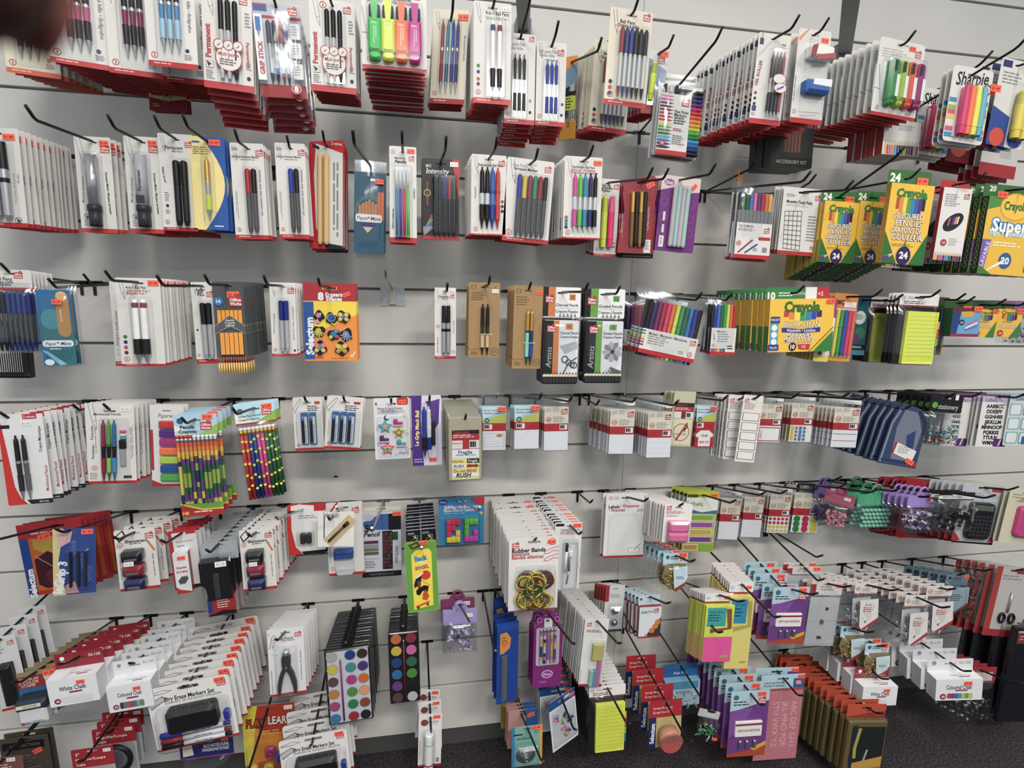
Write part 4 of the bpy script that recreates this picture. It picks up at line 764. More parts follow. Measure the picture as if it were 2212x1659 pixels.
def p14(p):
    p.card('#4a5052', r=.03, z1=.84); 
    for i in range(18): p.R(.03 + i * .053, .1, .035 + i * .053, .83, '#6a7072')
    p.R(.1, .3, .9, .46, '#2a2c2e'); p.R(.14, .6, .9, .82, '#2a2c2e')
    for i in range(6): p.R(.11 + i * .135, .305, .225 + i * .135, .47, '#f09a1c')
    for i in range(5): p.R(.15 + i * .15, .55, .28 + i * .15, .79, '#f09a1c')
    p.P([(.5, .36), (1, .48), (1, .56), (.5, .5), (0, .56), (0, .48)], '#54595b'); p.L([(0, .48), (.5, .36), (1, .48)], .015, '#b8a880'); p.L([(0, .57), (.5, .47), (1, .57)], .015, '#b8a880')
    for i, t in enumerate(('Pencils', 'Crayons', 'Lápices')): p.T(t, .5, .415 + i * .027, .1, 'white', maxw=.36)
    p.E(.18, .21, .15, '#2a7ab8'); p.T('14', .18, .21, .16, 'white', bold=.04); p.logo(.52, .16, .42)
    for i in range(12):
        p.part('pencil'); x = p.X(.06 + i * .08); p.cur.tube([(x, -.003, p.Z(.82)), (x, -.003, p.Z(.88))], .03 * p.W, '#9a4a44', 6); p.cur.tube([(x, -.003, p.Z(.88)), (x, -.003, p.Z(1.0))], .032 * p.W, '#e0b860', 6)
    p.sticker(.66, .14, w=.4)
hang('pencil_pack', 'pencil pack', 'dark grey card of fourteen orange pencils', (463, 606, 530, 804), .27, p14, n=12, step=16, roll=-1, tip=(441, 598), hz=.05, full=3)
hang('ball_pen_pack', 'pen pack', 'white card of two blue liquid ink pens', (585, 608, 640, 767), .27,
     ow('marker', (.45, .64), (.24, .93), .1, (dict(a='#1e2a7a', b='#a4a6aa'),), n=2, bl=(.3, .2, .78, .95), band=.035, side=[('Liquid Ink Pens • Stylos à encre liquide', .89, .55, .09, 'grey', -90), ('Plumas de tinta líquida', .12, .55, .09, 'grey', 88)], dots=[(.9, .92, 'navy')], logo=(.7, .08, .26), st=(.8, .035, 'w', .24)), n=8, step=16, tip=(571, 588))
def erasers(p):
    p.card('#f0cf1c', r=.02); p.P([(0, .7), (1, .4), (1, 1), (0, 1)], '#ea8a28'); p.Rh(0, 0, 1, .23, '#a82030'); p.R(0, .24, .19, .98, '#1f559c'); p.T('Selectum', .1, .68, .2, 'white', rot=90, bold=.05); p.T('8', .33, .17, .2, 'white', bold=.06); p.T('Erasers', .58, .145, .11, 'white', bold=.04); p.T('Effaces', .58, .2, .11, 'white', bold=.04); p.R(.2, .94, .35, .97, '#c8501c'); p.M(.5, .965, .95, .98, 1, '#7a2a10'); p.L([(.87, .92), (.89, .95), (.96, .88)], .02, 'white')
    S = [(.29, .42, .1, '#d88ab0', 'fish'), (.52, .45, .11, '#3f5a9c', 'snail'), (.75, .43, .12, '#5a74b8', 'fly'), (.28, .62, .11, '#d8c83c', 'octopus'), (.56, .66, .11, '#3a84a8', 'bug'), (.8, .66, .12, '#8aa0c8', 'crab'), (.29, .83, .13, '#4a90a8', 'butterfly'), (.7, .84, .13, '#c8a83c', 'bee')]
    for i, (x, z, r, c, nm) in enumerate(S):
        p.part('eraser'); rg = random.Random(i); a = p.asp(); pts = [(x + r * (1 + .18 * math.sin(t * 3 + i)) * math.cos(t), z + r * a * (1 + .2 * math.cos(t * 4 + i)) * math.sin(t)) for t in [k * math.pi / 12 for k in range(24)]]
        F = [(p.X(u), -.0045, p.Z(v)) for u, v in pts]; B = [(q[0], -.0008, q[2]) for q in F]; n = len(F); p.cur.add(F + B, [tuple(range(n))] + [(k, (k + 1) % n, n + (k + 1) % n, n + k) for k in range(n)], '#17151c')
        p.front(.0048); p.E(x - .01, z - .01, r * .5, c); p.ring(x - .01, z - .01, r * .34, '#17151c', .2)
        if nm in ('fly', 'butterfly', 'bee'):
            for s_ in (-1, 1): p.E(x + s_ * r * .5, z - r * a * .4, r * .36, '#d8b84a' if nm != 'butterfly' else '#d87a6a'); p.E(x + s_ * r * .5, z + r * a * .35, r * .32, '#d8b84a' if nm != 'bee' else '#b8902c')
        elif nm in ('octopus', 'crab'):
            for k in range(6): t = math.pi * (k + .5) / 6; p.L([(x + r * .4 * math.cos(t), z + r * a * .4 * math.sin(t)), (x + r * .95 * math.cos(t + .2), z + r * a * .95 * math.sin(t + .2))], .02, c)
        elif nm == 'fish': p.P([(x - .03, z + .03), (x - .08, z + .09), (x + .02, z + .09)], c); p.E(x + .03, z - .03, .012, '#fff')
        elif nm == 'snail': p.ring(x, z - .01, r * .75, '#7a9ac8', .22); p.L([(x, z + .06), (x + .07, z + .09)], .025, '#c8c83c')
        else: p.E(x - .06, z + .03, .035, '#c8c83c'); p.E(x + .05, z - .05, .04, '#4a9ac8'); p.E(x + .05, z + .02, .035, '#a8508c')
    p.sticker(.82, .14, w=.14, rot=20)
hang('eraser_pack', 'eraser pack', 'red, yellow and blue card of eight animal erasers', (657, 609, 771, 777), .24, erasers, n=4, step=14, tip=(686, 600), hz=.065)
bare_hook((848, 628), (832, 585), 'bare steel peg hook in the empty gap beside the erasers', 3, 'chrome')
def label_holder():
    q = PX(848, 640, 0.004); o = MB(); o.box(-.033, -.004, -.026, .033, 0, .026, 'frost'); o.box(-.009, -.012, -.022, .009, -.004, .02, '#c9c9bc')
    e = o.obj('hook_plate'); e.location = (q.x, 0, q.z); tag(e, 'translucent plastic plate behind the bare steel hook', 'hook plate')
label_holder()
hang('marker_pack', 'marker pack', 'narrow white card of two black and silver markers, single', (939, 619, 985, 773), .24,
     ow('twin', (.42, .63), (.25, .93), .1, (SM,), n=None, band=.04, bandc='#a8262b', bl=(.3, .22, .76, .95), logo=(.72, .1, .2), title=[('Permanent', .45, .125, .15, 'ink', dict(maxw=.45)), ('Markers', .5, .155, .09, 'grey')], extra=lambda p: (p.num(2, .15, .54, .08), p.ring(.88, .9, .07, 'ink', .2)), side=[('Marcador doble punta', .13, .8, .08, 'logo', 90), ('Marqueur permanent', .9, .55, .07, 'grey', -90)], st=(.82, .045, 'w', .22)), n=1, tip=(966, 605))
def kraft(two):
    def fn(p):
        p.card('kraft', r=.03, back='kraft'); p.R(.08, .04, .22, .09, '#4a3a26'); p.R(.1, .045, .2, .085, 'kraft'); p.T('2', .84, .06, .1, '#4a3a26'); p.M(.08, .13, .6, .25, 4, '#6a5232'); p.L([(0, .87), (.12, .9), (.2, .88), (.4, .89)], .012, '#5a4428'); p.M(.08, .92, .35, .97, 3, '#5a4428'); p.ring(.84, .92, .13, '#6a5232', .15); p.M(.77, .9, .92, .94, 2, '#6a5232')
        if two: p.pens([.44, .6], .28, .97, .062 * p.W, 'click', [dict(a='#141416', b='#26302c', c='#c8b083', s='#1a1a1c')]); p.sticker(.84, .11, 'w', .22)
        else: p.pens([.48, .62], .27, .96, .07 * p.W, 'click', [dict(a='gold', b='#6fd0b8', c='#6fd0b8', s='#3a3f3a'), dict(a='gold', b='#22306a', c='#2a3f9a', s='#3a3f3a')]); p.sticker(.86, .08, w=.24)
        p.part('elastic_loop'); p.front(.014); p.L([(.36, .68), (.74, .68)], .02, '#ded2b0')
    return fn
hang('ball_pen_pack', 'pen pack', 'brown kraft card of two black and beige pens', (1013, 608, 1080, 770), .25, kraft(1), n=5, step=15, roll=.5, tip=(1058, 595))
hang('ball_pen_pack', 'pen pack', 'brown kraft card of a turquoise and a blue pen', (1110, 615, 1172, 794), .27, kraft(0), n=5, step=22, roll=1, tip=(1149, 619))
def artist(c, n12, flower):
    def fn(p):
        p.card('#e4e4e4', name='header_card', z0=0, z1=.31, hole=True); p.R(0, 0, .18, .3, '#17181a'); p.R(.14, 0, .33, .3, c); p.logo(.06, .09, .22); p.R(.7, .07, .86, .13, c); p.T(n12, .78, .1, .11, 'ink'); p.T('Charcoal Pencils' if flower < 1 else 'Graded Pencils', .64, .18, .1, '#33343a', maxw=.6); p.L([(.4, .215), (.95, .215)], .006, 'grey'); p.T('Crayons Fusains' if flower < 1 else 'Crayons à Fondre', .64, .245, .1, '#33343a', maxw=.6)
        for i in range(5): p.P([(.42 + i * .1, .3), (.46 + i * .1, .26), (.5 + i * .1, .3)], 'grey')
        p.slab(0, .325, .97, 1.0, .06, .0008, .012, '#202124', 'tin', .2); p.RR(.02, .335, .95, .96, .04, '#d5d7dc'); p.R(.02, .34, .3, .9, '#1a1b1e'); p.R(.27, .34, .42, .9, c); p.logo(.1, .39, .22); p.R(.6, .37, .78, .43, c); p.T(n12, .69, .4, .1, 'ink')
        p.T('Charcoal Pencils' if flower < 1 else 'Graded Pencils', .69, .465, .09, '#33343a', maxw=.48); p.T('Crayons Fusains' if flower < 1 else 'Crayons à Fondre', .69, .505, .09, '#33343a', maxw=.48)
        p.T('Artists', .16, .72, .2, '#b4b6b8', rot=88, bold=0, shear=.2)
        if flower:
            for k in range(9):
                t = k * .7; p.P([(.7, .66), (.7 + .22 * math.cos(t), .66 + .22 * p.asp() * math.sin(t)), (.7 + .26 * math.cos(t + .35), .66 + .26 * p.asp() * math.sin(t + .35)), (.7 + .2 * math.cos(t + .6), .66 + .2 * p.asp() * math.sin(t + .6))], '#7a7c80' if k % 2 else '#a4a6aa')
            p.E(.7, .66, .05, '#2a2b2e'); 
            for k in range(5): p.P([(.66, .82), (.5 + k * .1, .9), (.55 + k * .1, .87)], '#5a5c60')
        else:
            for k in range(3): p.ring(.6 + .1 * k, .74 + .03 * k, .1 - .015 * k, '#54565a', .35); 
            p.P([(.45, .6), (.9, .55), (.93, .62), (.6, .68)], '#a4a6ac'); p.L([(.55, .9), (.7, .78), (.92, .72)], .03, '#3a3b3e'); p.ring(.85, .8, .09, '#3c3d40', .3)
        p.R(.02, .92, .95, .985, '#141518')
        for i in range(11): x = .04 + i * .083; p.R(x, .915, x + .07, .985, '#2c2d31'); p.R(x, .895, x + .07, .92, '#d8c8a8'); p.P([(x + .01, .895), (x + .06, .895), (x + .035, .87)], '#3a3a3c')
        p.bag(-.01, .3, .99, 1.01, .015, 'bag', 7)
    return fn
hang('artist_pencil_tin', 'pencil tin', 'black and orange tin of charcoal pencils with a white header', (1172, 618, 1252, 826), .27, artist('#c8762c', '12', 0), n=4, step=16, roll=.5, tip=(1270, 615), hz=.06)
hang('artist_pencil_tin', 'pencil tin', 'black and green tin of graded pencils with a white header', (1262, 622, 1347, 824), .27, artist('#5f9c38', '12', 1), n=3, step=16, roll=.5, tip=(1339, 624), hz=.06)
MK12 = ['#241a20', '#2f2060', '#7a2060', '#b01c40', '#e0306a', '#e06a2c', '#d8dc2c', '#2c9a4a', '#1f6a4a', '#2a74b8', '#22329a', '#17181c']
def mark12(p):
    p.bag(-.02, 0, 1.02, 1, .016, 'bag', 15); p.pens([.06 + i * .08 for i in range(12)], .16, .97, .036 * p.W, 'marker', [dict(a=c, b=c) for c in MK12])
    p.part('paper_sleeve'); p.front(.013); p.R(.0, .58, 1, .93, 'card'); p.R(0, .87, 1, .93, 'red'); p.T('Markers • Marqueurs • Marcadores', .12, .635, .065, 'ink', al='l', maxw=.68, bold=.02); p.M(.12, .67, .55, .8, 4, 'grey'); p.logo(.87, .62, .1); p.R(.68, .79, .82, .85, '#d8d8d4'); p.M(.69, .8, .81, .85, 2, 'ink'); p.num(12, .9, .82, .045)
    for i, c in enumerate(('#3a74b0', '#2c9a4a', '#d8dc2c', '#e06a2c', '#b01c40', '#7a2060')): p.R(0, .6 + i * .04, .06, .62 + i * .04, c)
    p.sticker(.65, .12, 'w', .1)
hang('marker_pack', 'marker pack', 'tilted clear pouch of twelve rainbow markers', (1398, 632, 1520, 782), .27, mark12, n=4, step=25, roll=11, tip=(1517, 619), hz=.08)
hang('marker_pack', 'marker pack', 'flat clear pouch of rainbow markers behind the tilted one', (1342, 640, 1440, 760), .1, mark12, n=2, step=20, roll=1, hook=False)
def mark12b(p):
    p.bag(-.02, 0, 1.02, 1, .016, 'bag', 16); p.pens([.08 + i * .12 for i in range(8)], .12, .9, .055 * p.W, 'body', ['#17181c', '#22329a', '#2a74b8', '#1f6a3a', '#2c9a4a', '#d8dc2c', '#e0642c', '#c02c34'])
    p.part('paper_sleeve'); p.front(.012); p.R(.05, .52, 1, .98, 'card'); p.R(.05, .93, 1, .98, 'red'); p.T('Markers', .45, .58, .11, 'ink', maxw=.4); p.M(.3, .62, .85, .78, 4, 'grey'); p.P([(.1, .56), (.2, .72), (.16, .74)], 'grey'); p.num(12, .15, .82, .06); p.M(.7, .82, .95, .9, 2, 'ink')
    for i, c in enumerate(MK12): p.R(.08 + i * .045, .87, .11 + i * .045, .93, c)
    p.sticker(.82, .4, 'w', .14)
hang('marker_pack', 'marker pack', 'small clear pouch of rainbow markers beside the yellow marker boxes', (1531, 640, 1587, 766), .26, mark12b, n=4, step=16, roll=1, tip=(1582, 624), hz=.06)
def cray10(p):
    p.card('#2f7a45', name='hang_tab', z0=0, z1=.25, r=.02); p.Rh(0, 0, 1, .2, '#2f7a45'); p.R(.62, 0, .8, .18, '#d8dadc'); p.R(.8, 0, 1, .2, '#b02a34'); p.T('10', .09, .13, .14, 'white', bold=.04); p.M(.2, .08, .45, .16, 2, '#d0e0d0'); p.T('+2', .86, .1, .08, 'white')
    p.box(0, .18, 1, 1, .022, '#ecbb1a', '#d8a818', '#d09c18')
    for i, c in enumerate(('#c03a2c', '#e0802a', '#e8d83a', '#3a9a4a', '#2a84a8', '#2f4fa0', '#3a2a70')): x = .22 + i * .085; q = abs(x + .04 - .52) / .33; p.R(x, .36, x + .08, .36 + .16 * math.sqrt(max(.02, 1 - q * q)), c)
    p.T('Crayola', .5, .3, .2, '#2f6a30', bold=.05, maxw=.56)
    for bo, c in ((.05, '#6a3a12'), (.008, '#f0ead8')): p.T('ULTRA-CLEAN', .5, .57, .11, c, bold=bo, maxw=.55); p.T('MARKERS', .48, .74, .11, c, bold=bo, maxw=.4); p.T('MARQUEURS', .47, .81, .11, c, bold=bo, maxw=.45)
    p.P([(.2, .62), (.5, .645), (.8, .62), (.8, .69), (.5, .71), (.2, .69)], '#2a3a8a'); p.T('Washable • Lavables', .5, .665, .06, 'white', maxw=.45); p.E(.38, .92, .06, '#2c2050'); p.T('10', .38, .92, .08, 'white', bold=.04); p.P([(.46, .88), (.66, .88), (.64, .97), (.48, .96)], '#c0302c'); p.T('+2', .55, .92, .06, 'white')
    p.R(.02, .45, .16, .55, '#2a3a7a'); p.T('MOST', .09, .5, .05, 'white'); p.R(.02, .55, .14, .9, '#3f9ac8')
    for z in (.62, .73, .84): p.E(.08, z, .045, '#e8e8e4')
    p.R(.0, .88, .16, .97, '#2a3a8a'); p.T('PLUS', .08, .93, .05, 'white'); p.P([(1, .68), (.7, 1), (1, 1)], '#2f7a35'); p.L([(1, .62), (.64, 1)], .012, '#2f6a35'); p.sticker(.93, .22, w=.12, d=.024)
    p.side(0, .001, .021); p.R(0, .6, 1, 1, '#2f6e3a')
hang('marker_box', 'marker box', 'wide yellow box of ten washable markers', (1652, 618, 1785, 756), .31, cray10, n=10, step=26, roll=-1.5, yaw=-2, ext=.0, hz=.1, vary=.5)
def plus2(p):
    p.card('card', r=.05, hole=False); p.R(0, .9, 1, 1, '#d8c848'); p.R(0, 0, 1, .04, '#b04a8a'); p.pens([.3, .68], .03, .8, .2 * p.W, 'twin', [dict(a='#3a84b0', b='#e6e6e6', dark='#e6e6e6'), dict(a='#a8347c', b='#e6e6e6', dark='#e6e6e6')]); p.E(.4, .87, .15, '#3a5a34')
hang('marker_pack', 'marker pack', 'narrow strip of two bonus markers beside the wide yellow box', (1768, 640, 1800, 779), .3, plus2, n=9, step=14, roll=3, hook=False)
def bichi(p):
    p.card('#d8741c', r=.03); p.P([(0, 0), (1, 0), (1, .12), (0, .18)], '#d8862c'); p.R(0, .93, 1, 1, '#d89a20'); p.T('BIC', .28, .13, .22, 'ink', bold=.05); p.R(.05, .22, 1, .93, '#e0e0dc'); p.R(.45, .12, .95, .2, '#e4e4e0')
    p.pens([.16, .33, .5, .67, .84], .24, .92, .075 * p.W, 'marker', [dict(a=c, b=c) for c in ('#d8d02c', '#2c9a3c', '#2a4aa0', '#d82c70', '#e85a22')]); p.blister(.06, .22, .94, .94, .014)
hang('highlighter_pack', 'highlighter pack', 'orange card of five rainbow highlighters', (1797, 632, 1848, 778), .29, bichi, n=9, step=19, roll=3, tip=(1905, 623), hz=.06)
def teal(p): p.card('#1f5a66', r=.02); p.E(.5, .35, .34, '#c9d0cc', n=12); p.M(.25, .3, .75, .4, 3, '#2a4a50'); p.E(.6, .62, .3, '#3a7a4a'); p.E(.35, .7, .25, '#6a3a70'); p.R(0, .82, 1, .9, '#17242a'); p.T('STRONG', .5, .86, .14, 'white', maxw=.8); p.R(0, .92, 1, 1, '#3f8a9a')
hang('eraser_pack', 'eraser pack', 'teal picture card between the highlighters and yellow notes', (1838, 640, 1876, 765), .2, teal, n=3, step=25, roll=2, tip=(1951, 620))
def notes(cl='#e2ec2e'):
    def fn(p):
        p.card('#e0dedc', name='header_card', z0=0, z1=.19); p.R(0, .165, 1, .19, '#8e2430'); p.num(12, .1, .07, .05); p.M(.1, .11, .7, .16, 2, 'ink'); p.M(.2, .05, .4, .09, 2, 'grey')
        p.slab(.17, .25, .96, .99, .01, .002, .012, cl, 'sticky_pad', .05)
        for i in range(11): p.L([(.22, .32 + i * .056), (.92, .315 + i * .056)], .004, '#7a7a3a')
        for i, c in enumerate(('#e8a030', '#e0406c', '#7ab83c', '#2a7a9a')): p.R(.955, .38 + i * .12, 1, .49 + i * .12, c)
        p.part('black_backing'); p.front(.0008); p.R(0, .19, .99, 1, '#1c1c1e'); p.bag(-.02, .16, 1.02, 1.02, .02, 'bag', 4)
    return fn
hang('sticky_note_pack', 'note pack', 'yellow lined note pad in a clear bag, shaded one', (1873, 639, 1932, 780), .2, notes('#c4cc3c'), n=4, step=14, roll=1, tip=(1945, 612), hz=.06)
hang('sticky_note_pack', 'note pack', 'bright yellow lined note pad in a clear bag, middle row', (1937, 632, 2021, 785), .3, notes(), n=4, step=13, roll=1.5, tip=(2030, 629), hz=.06)
def mchar(p): p.card('#b8743c'); p.pens([.3, .7], .2, .95, .15 * p.W, 'stick', ['#2a3f74', '#c8a040']); p.sticker(.5, .05, w=.5)
hang('stick_pen_pack', 'pen pack', 'orange strip of pens behind the bright yellow note pad', (2020, 640, 2044, 765), .22, mchar, n=2, step=10, roll=3, tip=(2085, 625))
def crayb(c0, c1, kid=False):
    def fn(p):
        p.card('#2f5a2f', name='hang_tab', z0=0, z1=.24); p.box(0, .2, 1, 1, .03, c0, '#2f6a35', '#2c5a30'); 
        if kid: p.R(0, .2, 1, .32, '#6a2430'); p.R(.15, .3, 1, 1, '#5aa0c8'); p.P([(0, .3), (.3, .3), (.2, 1), (0, 1)], '#2a3f7a'); p.P([(.3, .3), (.8, .28), (.7, .45), (.35, .45)], '#c8a030'); p.E(.35, .6, .1, '#2a2a4a'); p.T('24', .35, .6, .1, 'white'); [p.L([(.5, .7 + i * .06), (.9, .5 + i * .1)], .05, c) for i, c in enumerate(('#c85a8c', '#e0e0e4', '#7a5ab0'))]; p.R(0, .92, 1, 1, '#8a2a4c')
        else:
            p.T('Crayola', .48, .29, .2, '#2f6a30', bold=.04, maxw=.7); [p.R(.2 + i * .1, .35, .29 + i * .1, .48 + .06 * math.sin(i * .6), c) for i, c in enumerate(('#b0402c', '#d89030', '#3a8a3a', '#2a6aa8', '#5a2a80', '#2a2a3a'))]; p.M(.25, .56, .8, .6, 1, '#8a3a1c')
            for bo, c in ((.05, '#7a2a1c'), (.01, '#f0e8d8')): p.T('CRAYONS', .5, .69, .18, c, bold=bo, maxw=.72)
            p.E(.25, .9, .12, '#a83420'); p.T('24', .25, .9, .12, 'white'); p.P([(1, .5), (.62, 1), (1, 1)], '#2f7a35')
        p.sticker(.85, .22, w=.3, d=.032)
    return fn
hang('crayon_box', 'crayon box', 'blue box of crayons between two yellow ones and the notes', (2040, 648, 2094, 724), .3, crayb('#5aa0c8', 0, True), n=3, step=32, roll=0, yaw=-6, hz=.08, ext=.02)
hang('crayon_box', 'crayon box', 'yellow box of crayons beside the blue crayon box', (2095, 652, 2132, 725), .28, crayb('#e8b41c', 0), n=3, step=32, roll=4, yaw=-14, hz=.08, tip=(2172, 632))
hang('crayon_box', 'crayon box', 'yellow box of crayons beside the purple bag', (2136, 652, 2184, 725), .28, crayb('#e8b41c', 0), n=3, step=32, roll=4, yaw=-6, hz=.08, ext=.05)
def purbag(p): p.card('#8a5a8c', name='header_card', z0=0, z1=.4); p.bag(0, .3, 1, 1, .02, 'bag', 8); p.bits('metal_clips', .1, .55, .9, .95, 40, ['#8a8a90', '#b4b0b8', '#55555a'], .006, .014)
hang('clip_pack', 'clip pack', 'mauve-headed bag of clips at the frame edge in row three', (2184, 650, 2240, 742), .28, purbag, n=3, step=20, hz=.1, ext=.05)
bare_hook((205, 612), (232, 584), 'bare black hook above the empty slat beside the blue bag', 3)
# ================================================================ row four
def mechp(p):
    p.card('#c8281f', r=.03); p.P([(.05, .0), (1, .0), (1, 1), (.45, 1), (.3, .93), (.2, .8), (.12, .35)], '#d9dbdc'); p.P([(.42, .95), (1, .95), (1, 1), (.5, 1)], '#23262c'); p.R(.55, .0, .86, .055, '#b8232b'); p.T('2 mines', .7, .028, .09, 'white', maxw=.26); p.R(0, .11, .25, .15, '#1f2226'); p.T('Crayon Mécanique', .87, .28, .1, 'ink', rot=88, maxw=.7); p.T('Mechanical Pencil', .92, .72, .1, 'logo', rot=88, maxw=.75); p.T('0.5 mm', .8, .975, .07, 'white')
    p.pens([.38, .54], .22, .95, .06 * p.W, 'click', [dict(a='#1a1b1e', b='#2a2b2f', c='#2a2b2e', s='silver'), dict(a='#222326', b='#55575b', c='#5a5c60', s='silver')]); p.sticker(.62, .1, 'w', .24)
hang('mechanical_pencil_pack', 'pencil pack', 'large red and grey card of two black mechanical pencils', (5, 893, 98, 1088), .3, mechp, n=9, step=24, roll=-1, yaw=6, tip=(10, 897), ext=.0, vary=3, hx=.25, hz=.05)
bare_hook((238, 885), (161, 884), 'bare black hook above the second pencil card in row four', 5)
def mech3(p):
    p.card(r=.02); p.R(0, .965, 1, 1, 'red'); p.P([(.86, .3), (1, .25), (1, .32), (.9, .4)], '#c9c7c2'); pencil_line(p, .06, .0, 1.3); p.T('Mechanical Pencils', .45, .135, .08, 'ink', maxw=.55); p.T('Porte-mine', .12, .36, .075, 'ink', rot=88); p.T('Portaminas', .12, .6, .075, 'ink', rot=88); p.num(3, .14, .8, .06); p.M(.04, .86, .24, .95, 4, 'grey'); p.R(.73, .9, .9, .935, '#3a3a3e'); p.M(.9, .3, .97, .8, 2, 'grey', 3, .4, True); p.M(.18, .3, .22, .7, 1, 'grey', 3, .4, True)
    p.pens([.38, .49, .6], .2, .97, .05 * p.W, 'click', [dict(a='#8a2a4a', b='#1a1a1c', c='#8a2436', s='#8a2436'), dict(a='#5a9a3a', b='#1a1a1c', c='#8cba5a', s='#4a6a3a'), dict(a='#2a6a9a', b='#1a1a1c', c='#3f8ac0', s='#3a6a8a')], tilt=-.04 * p.W)
    p.part('lead_tube'); p.front(.006); p.slab(.68, .45, .82, .56, .02, .001, .008, '#151517'); p.slab(.68, .56, .8, .78, .02, .001, .006, '#9a9ca0')
    for i, c in enumerate(('#c8508c', '#cfe0c0', '#4a94b8')): p.part('eraser'); p.slab(.7, .33 + i * .04, .83, .365 + i * .04, .03, .001, .007, c)
    p.blister(.3, .18, .88, .98, .012); p.sticker(.82, .07, 'w', .2)
hang('mechanical_pencil_pack', 'pencil pack', 'white card of red, green and blue mechanical pencils', (192, 868, 294, 1042), .26, mech3, n=6, step=22, roll=2, yaw=4, tip=(280, 896), hz=.1, ext=.02)
def paperway(p):
    p.card('#d6d6d4', r=.04, back='#8a2a2e'); p.T('Paperway', .52, .13, .2, 'ink', shear=.25, bold=0, maxw=.55); p.P([(0, .92), (.3, .97), (1, 1), (0, 1)], '#a8262c'); p.R(0, .97, 1, 1, '#a8262c'); p.RR(0, .3, .08, .8, .04, '#b02a30')
    for i in range(6): p.L([(.12, .25 + i * .11), (.98, .25 + i * .11)], .004, '#b8bac0')
    for i, c in enumerate(('#c02c30', '#5a2a86', '#a82a78', '#e8703a', '#a4c83a', '#1f4f96', '#4aa04a')): p.slab(.3, .19 + i * .108, .9, .275 + i * .108, .02, .002, .011, c, 'sticky_flag_pad', .2)
hang('sticky_note_pack', 'note pack', 'grey card with seven coloured sticky flag pads', (329, 872, 402, 1048), .24, paperway, n=2, step=30, roll=2, tip=(281, 897), hz=.07, hook=False)
def psy(p):
    p.card('#a8cce0', name='header_card', z0=0, z1=.2, r=.02); p.P([(0, .1), (.5, .2), (0, .2)], '#dfeae0'); p.P([(.55, .2), (1, .1), (1, .2)], '#8ab84a'); p.logo(.6, .08, .26); p.E(.15, .06, .08, '#2a5a78'); p.T('Pencils', .3, .12, .12, 'ink', bold=.03); p.T('Crayons', .3, .165, .12, 'ink', bold=.03)
    p.part('bottom_card'); p.front(.006); p.R(0, .87, 1, 1, '#a8262c'); p.P([(0, .84), (1, .83), (1, .93), (.5, .95), (0, .88)], '#6fa03a'); p.L([(0, .87), (.5, .935), (1, .935)], .04, '#e8c030'); p.T('HB', .1, .965, .12, '#e8d040'); p.M(.3, .95, .9, .98, 1, '#e8c8c0')
    rg = random.Random(5)
    for i in range(10):
        p.part('pencil'); x = p.X(.07 + i * .096); z0 = p.Z(.2); r = .042 * p.W
        p.cur.tube([(x, -.005, z0), (x, -.005, p.Z(.225))], r, '#b03a3a' if i < 4 else '#e4e4e0', 8); p.cur.tube([(x, -.005, p.Z(.225)), (x, -.005, p.Z(.26))], r * 1.08, 'silver', 8)
        cs = ['#3a2a6a', '#88a83a', '#2a5a4a', '#6a3a80', '#c8b83a', '#2a2a5a', '#4a7a8a', '#8a4a9a', '#a8483a', '#5a8a3a']
        for k in range(26):
            z = .26 + k * .0235; ca, cz = min(((1.5, .62), (4, .58), (6.5, .64), (8.5, .6)), key=lambda q: abs(q[0] - i)); v = math.hypot((i - ca) / .55, (z - cz) * 11)
            c = ['#d8501c', '#e07a20', '#e8b020', '#b8902a'][k // 2] if k < 8 - (i % 3) * 2 else cs[int(v * 1.6) % 10]
            p.cur.tube([(x, -.005, p.Z(z)), (x, -.005, p.Z(z + .0235))], r, c, 6, False)
    p.bag(-.01, .16, 1.01, 1.0, .011, 'bag', 12); p.sticker(.78, .03, w=.24)
hang('pencil_pack', 'pencil pack', 'swirl-patterned rainbow pencils with a sky blue header card', (382, 892, 474, 1110), .28, psy, n=4, step=34, roll=-1.5, yaw=2, tip=(395, 908), hz=.06, ext=.0)
def smiley(p):
    p.card('#b8dcea', name='header_card', z0=0, z1=.22, r=.02); p.P([(0, .1), (.6, .22), (0, .22)], '#e0ece0'); p.P([(.5, .2), (1, .1), (1, .2)], '#8ab84a'); p.R(0, .2, 1, .22, '#a8262c'); p.logo(.66, .07, .24); p.E(.14, .08, .08, '#2a7a8a'); p.T('Smiley Face Pencils', .36, .13, .075, 'ink', maxw=.55); p.T('Crayons Sourire', .34, .165, .075, 'ink', maxw=.5)
    for i, c in enumerate(['#b8242c', '#b8242c', '#1f3a86', '#1f3a86', '#c83a86', '#c83a86', '#1f5a34', '#1f5a34', '#1f5a34']):
        p.part('pencil'); x = p.X(.1 + i * .1); r = .048 * p.W; p.cur.tube([(x, -.006, p.Z(.24)), (x, -.006, p.Z(.27))], r, '#e4e2dc', 8); p.cur.tube([(x, -.006, p.Z(.27)), (x, -.006, p.Z(.31))], r * 1.08, 'gold', 8); p.cur.tube([(x, -.006, p.Z(.31)), (x, -.006, p.Z(.98))], r, c, 6); p.front(.0062 + r); rg = random.Random(i)
        for k in range(5): p.E(.1 + i * .1 + rg.uniform(-.01, .01), .36 + k * .125 + rg.uniform(-.03, .03), .036, '#e0d83a')
    p.bag(0, .2, 1, 1, .012, 'bag', 14); p.sticker(.8, .055, w=.26)
hang('pencil_pack', 'pencil pack', 'spotted red, blue, pink and green pencils with a blue header card', (512, 866, 596, 1076), .24, smiley, n=3, step=24, roll=-5, yaw=10, tip=(500, 873), hz=.07, ext=.0)
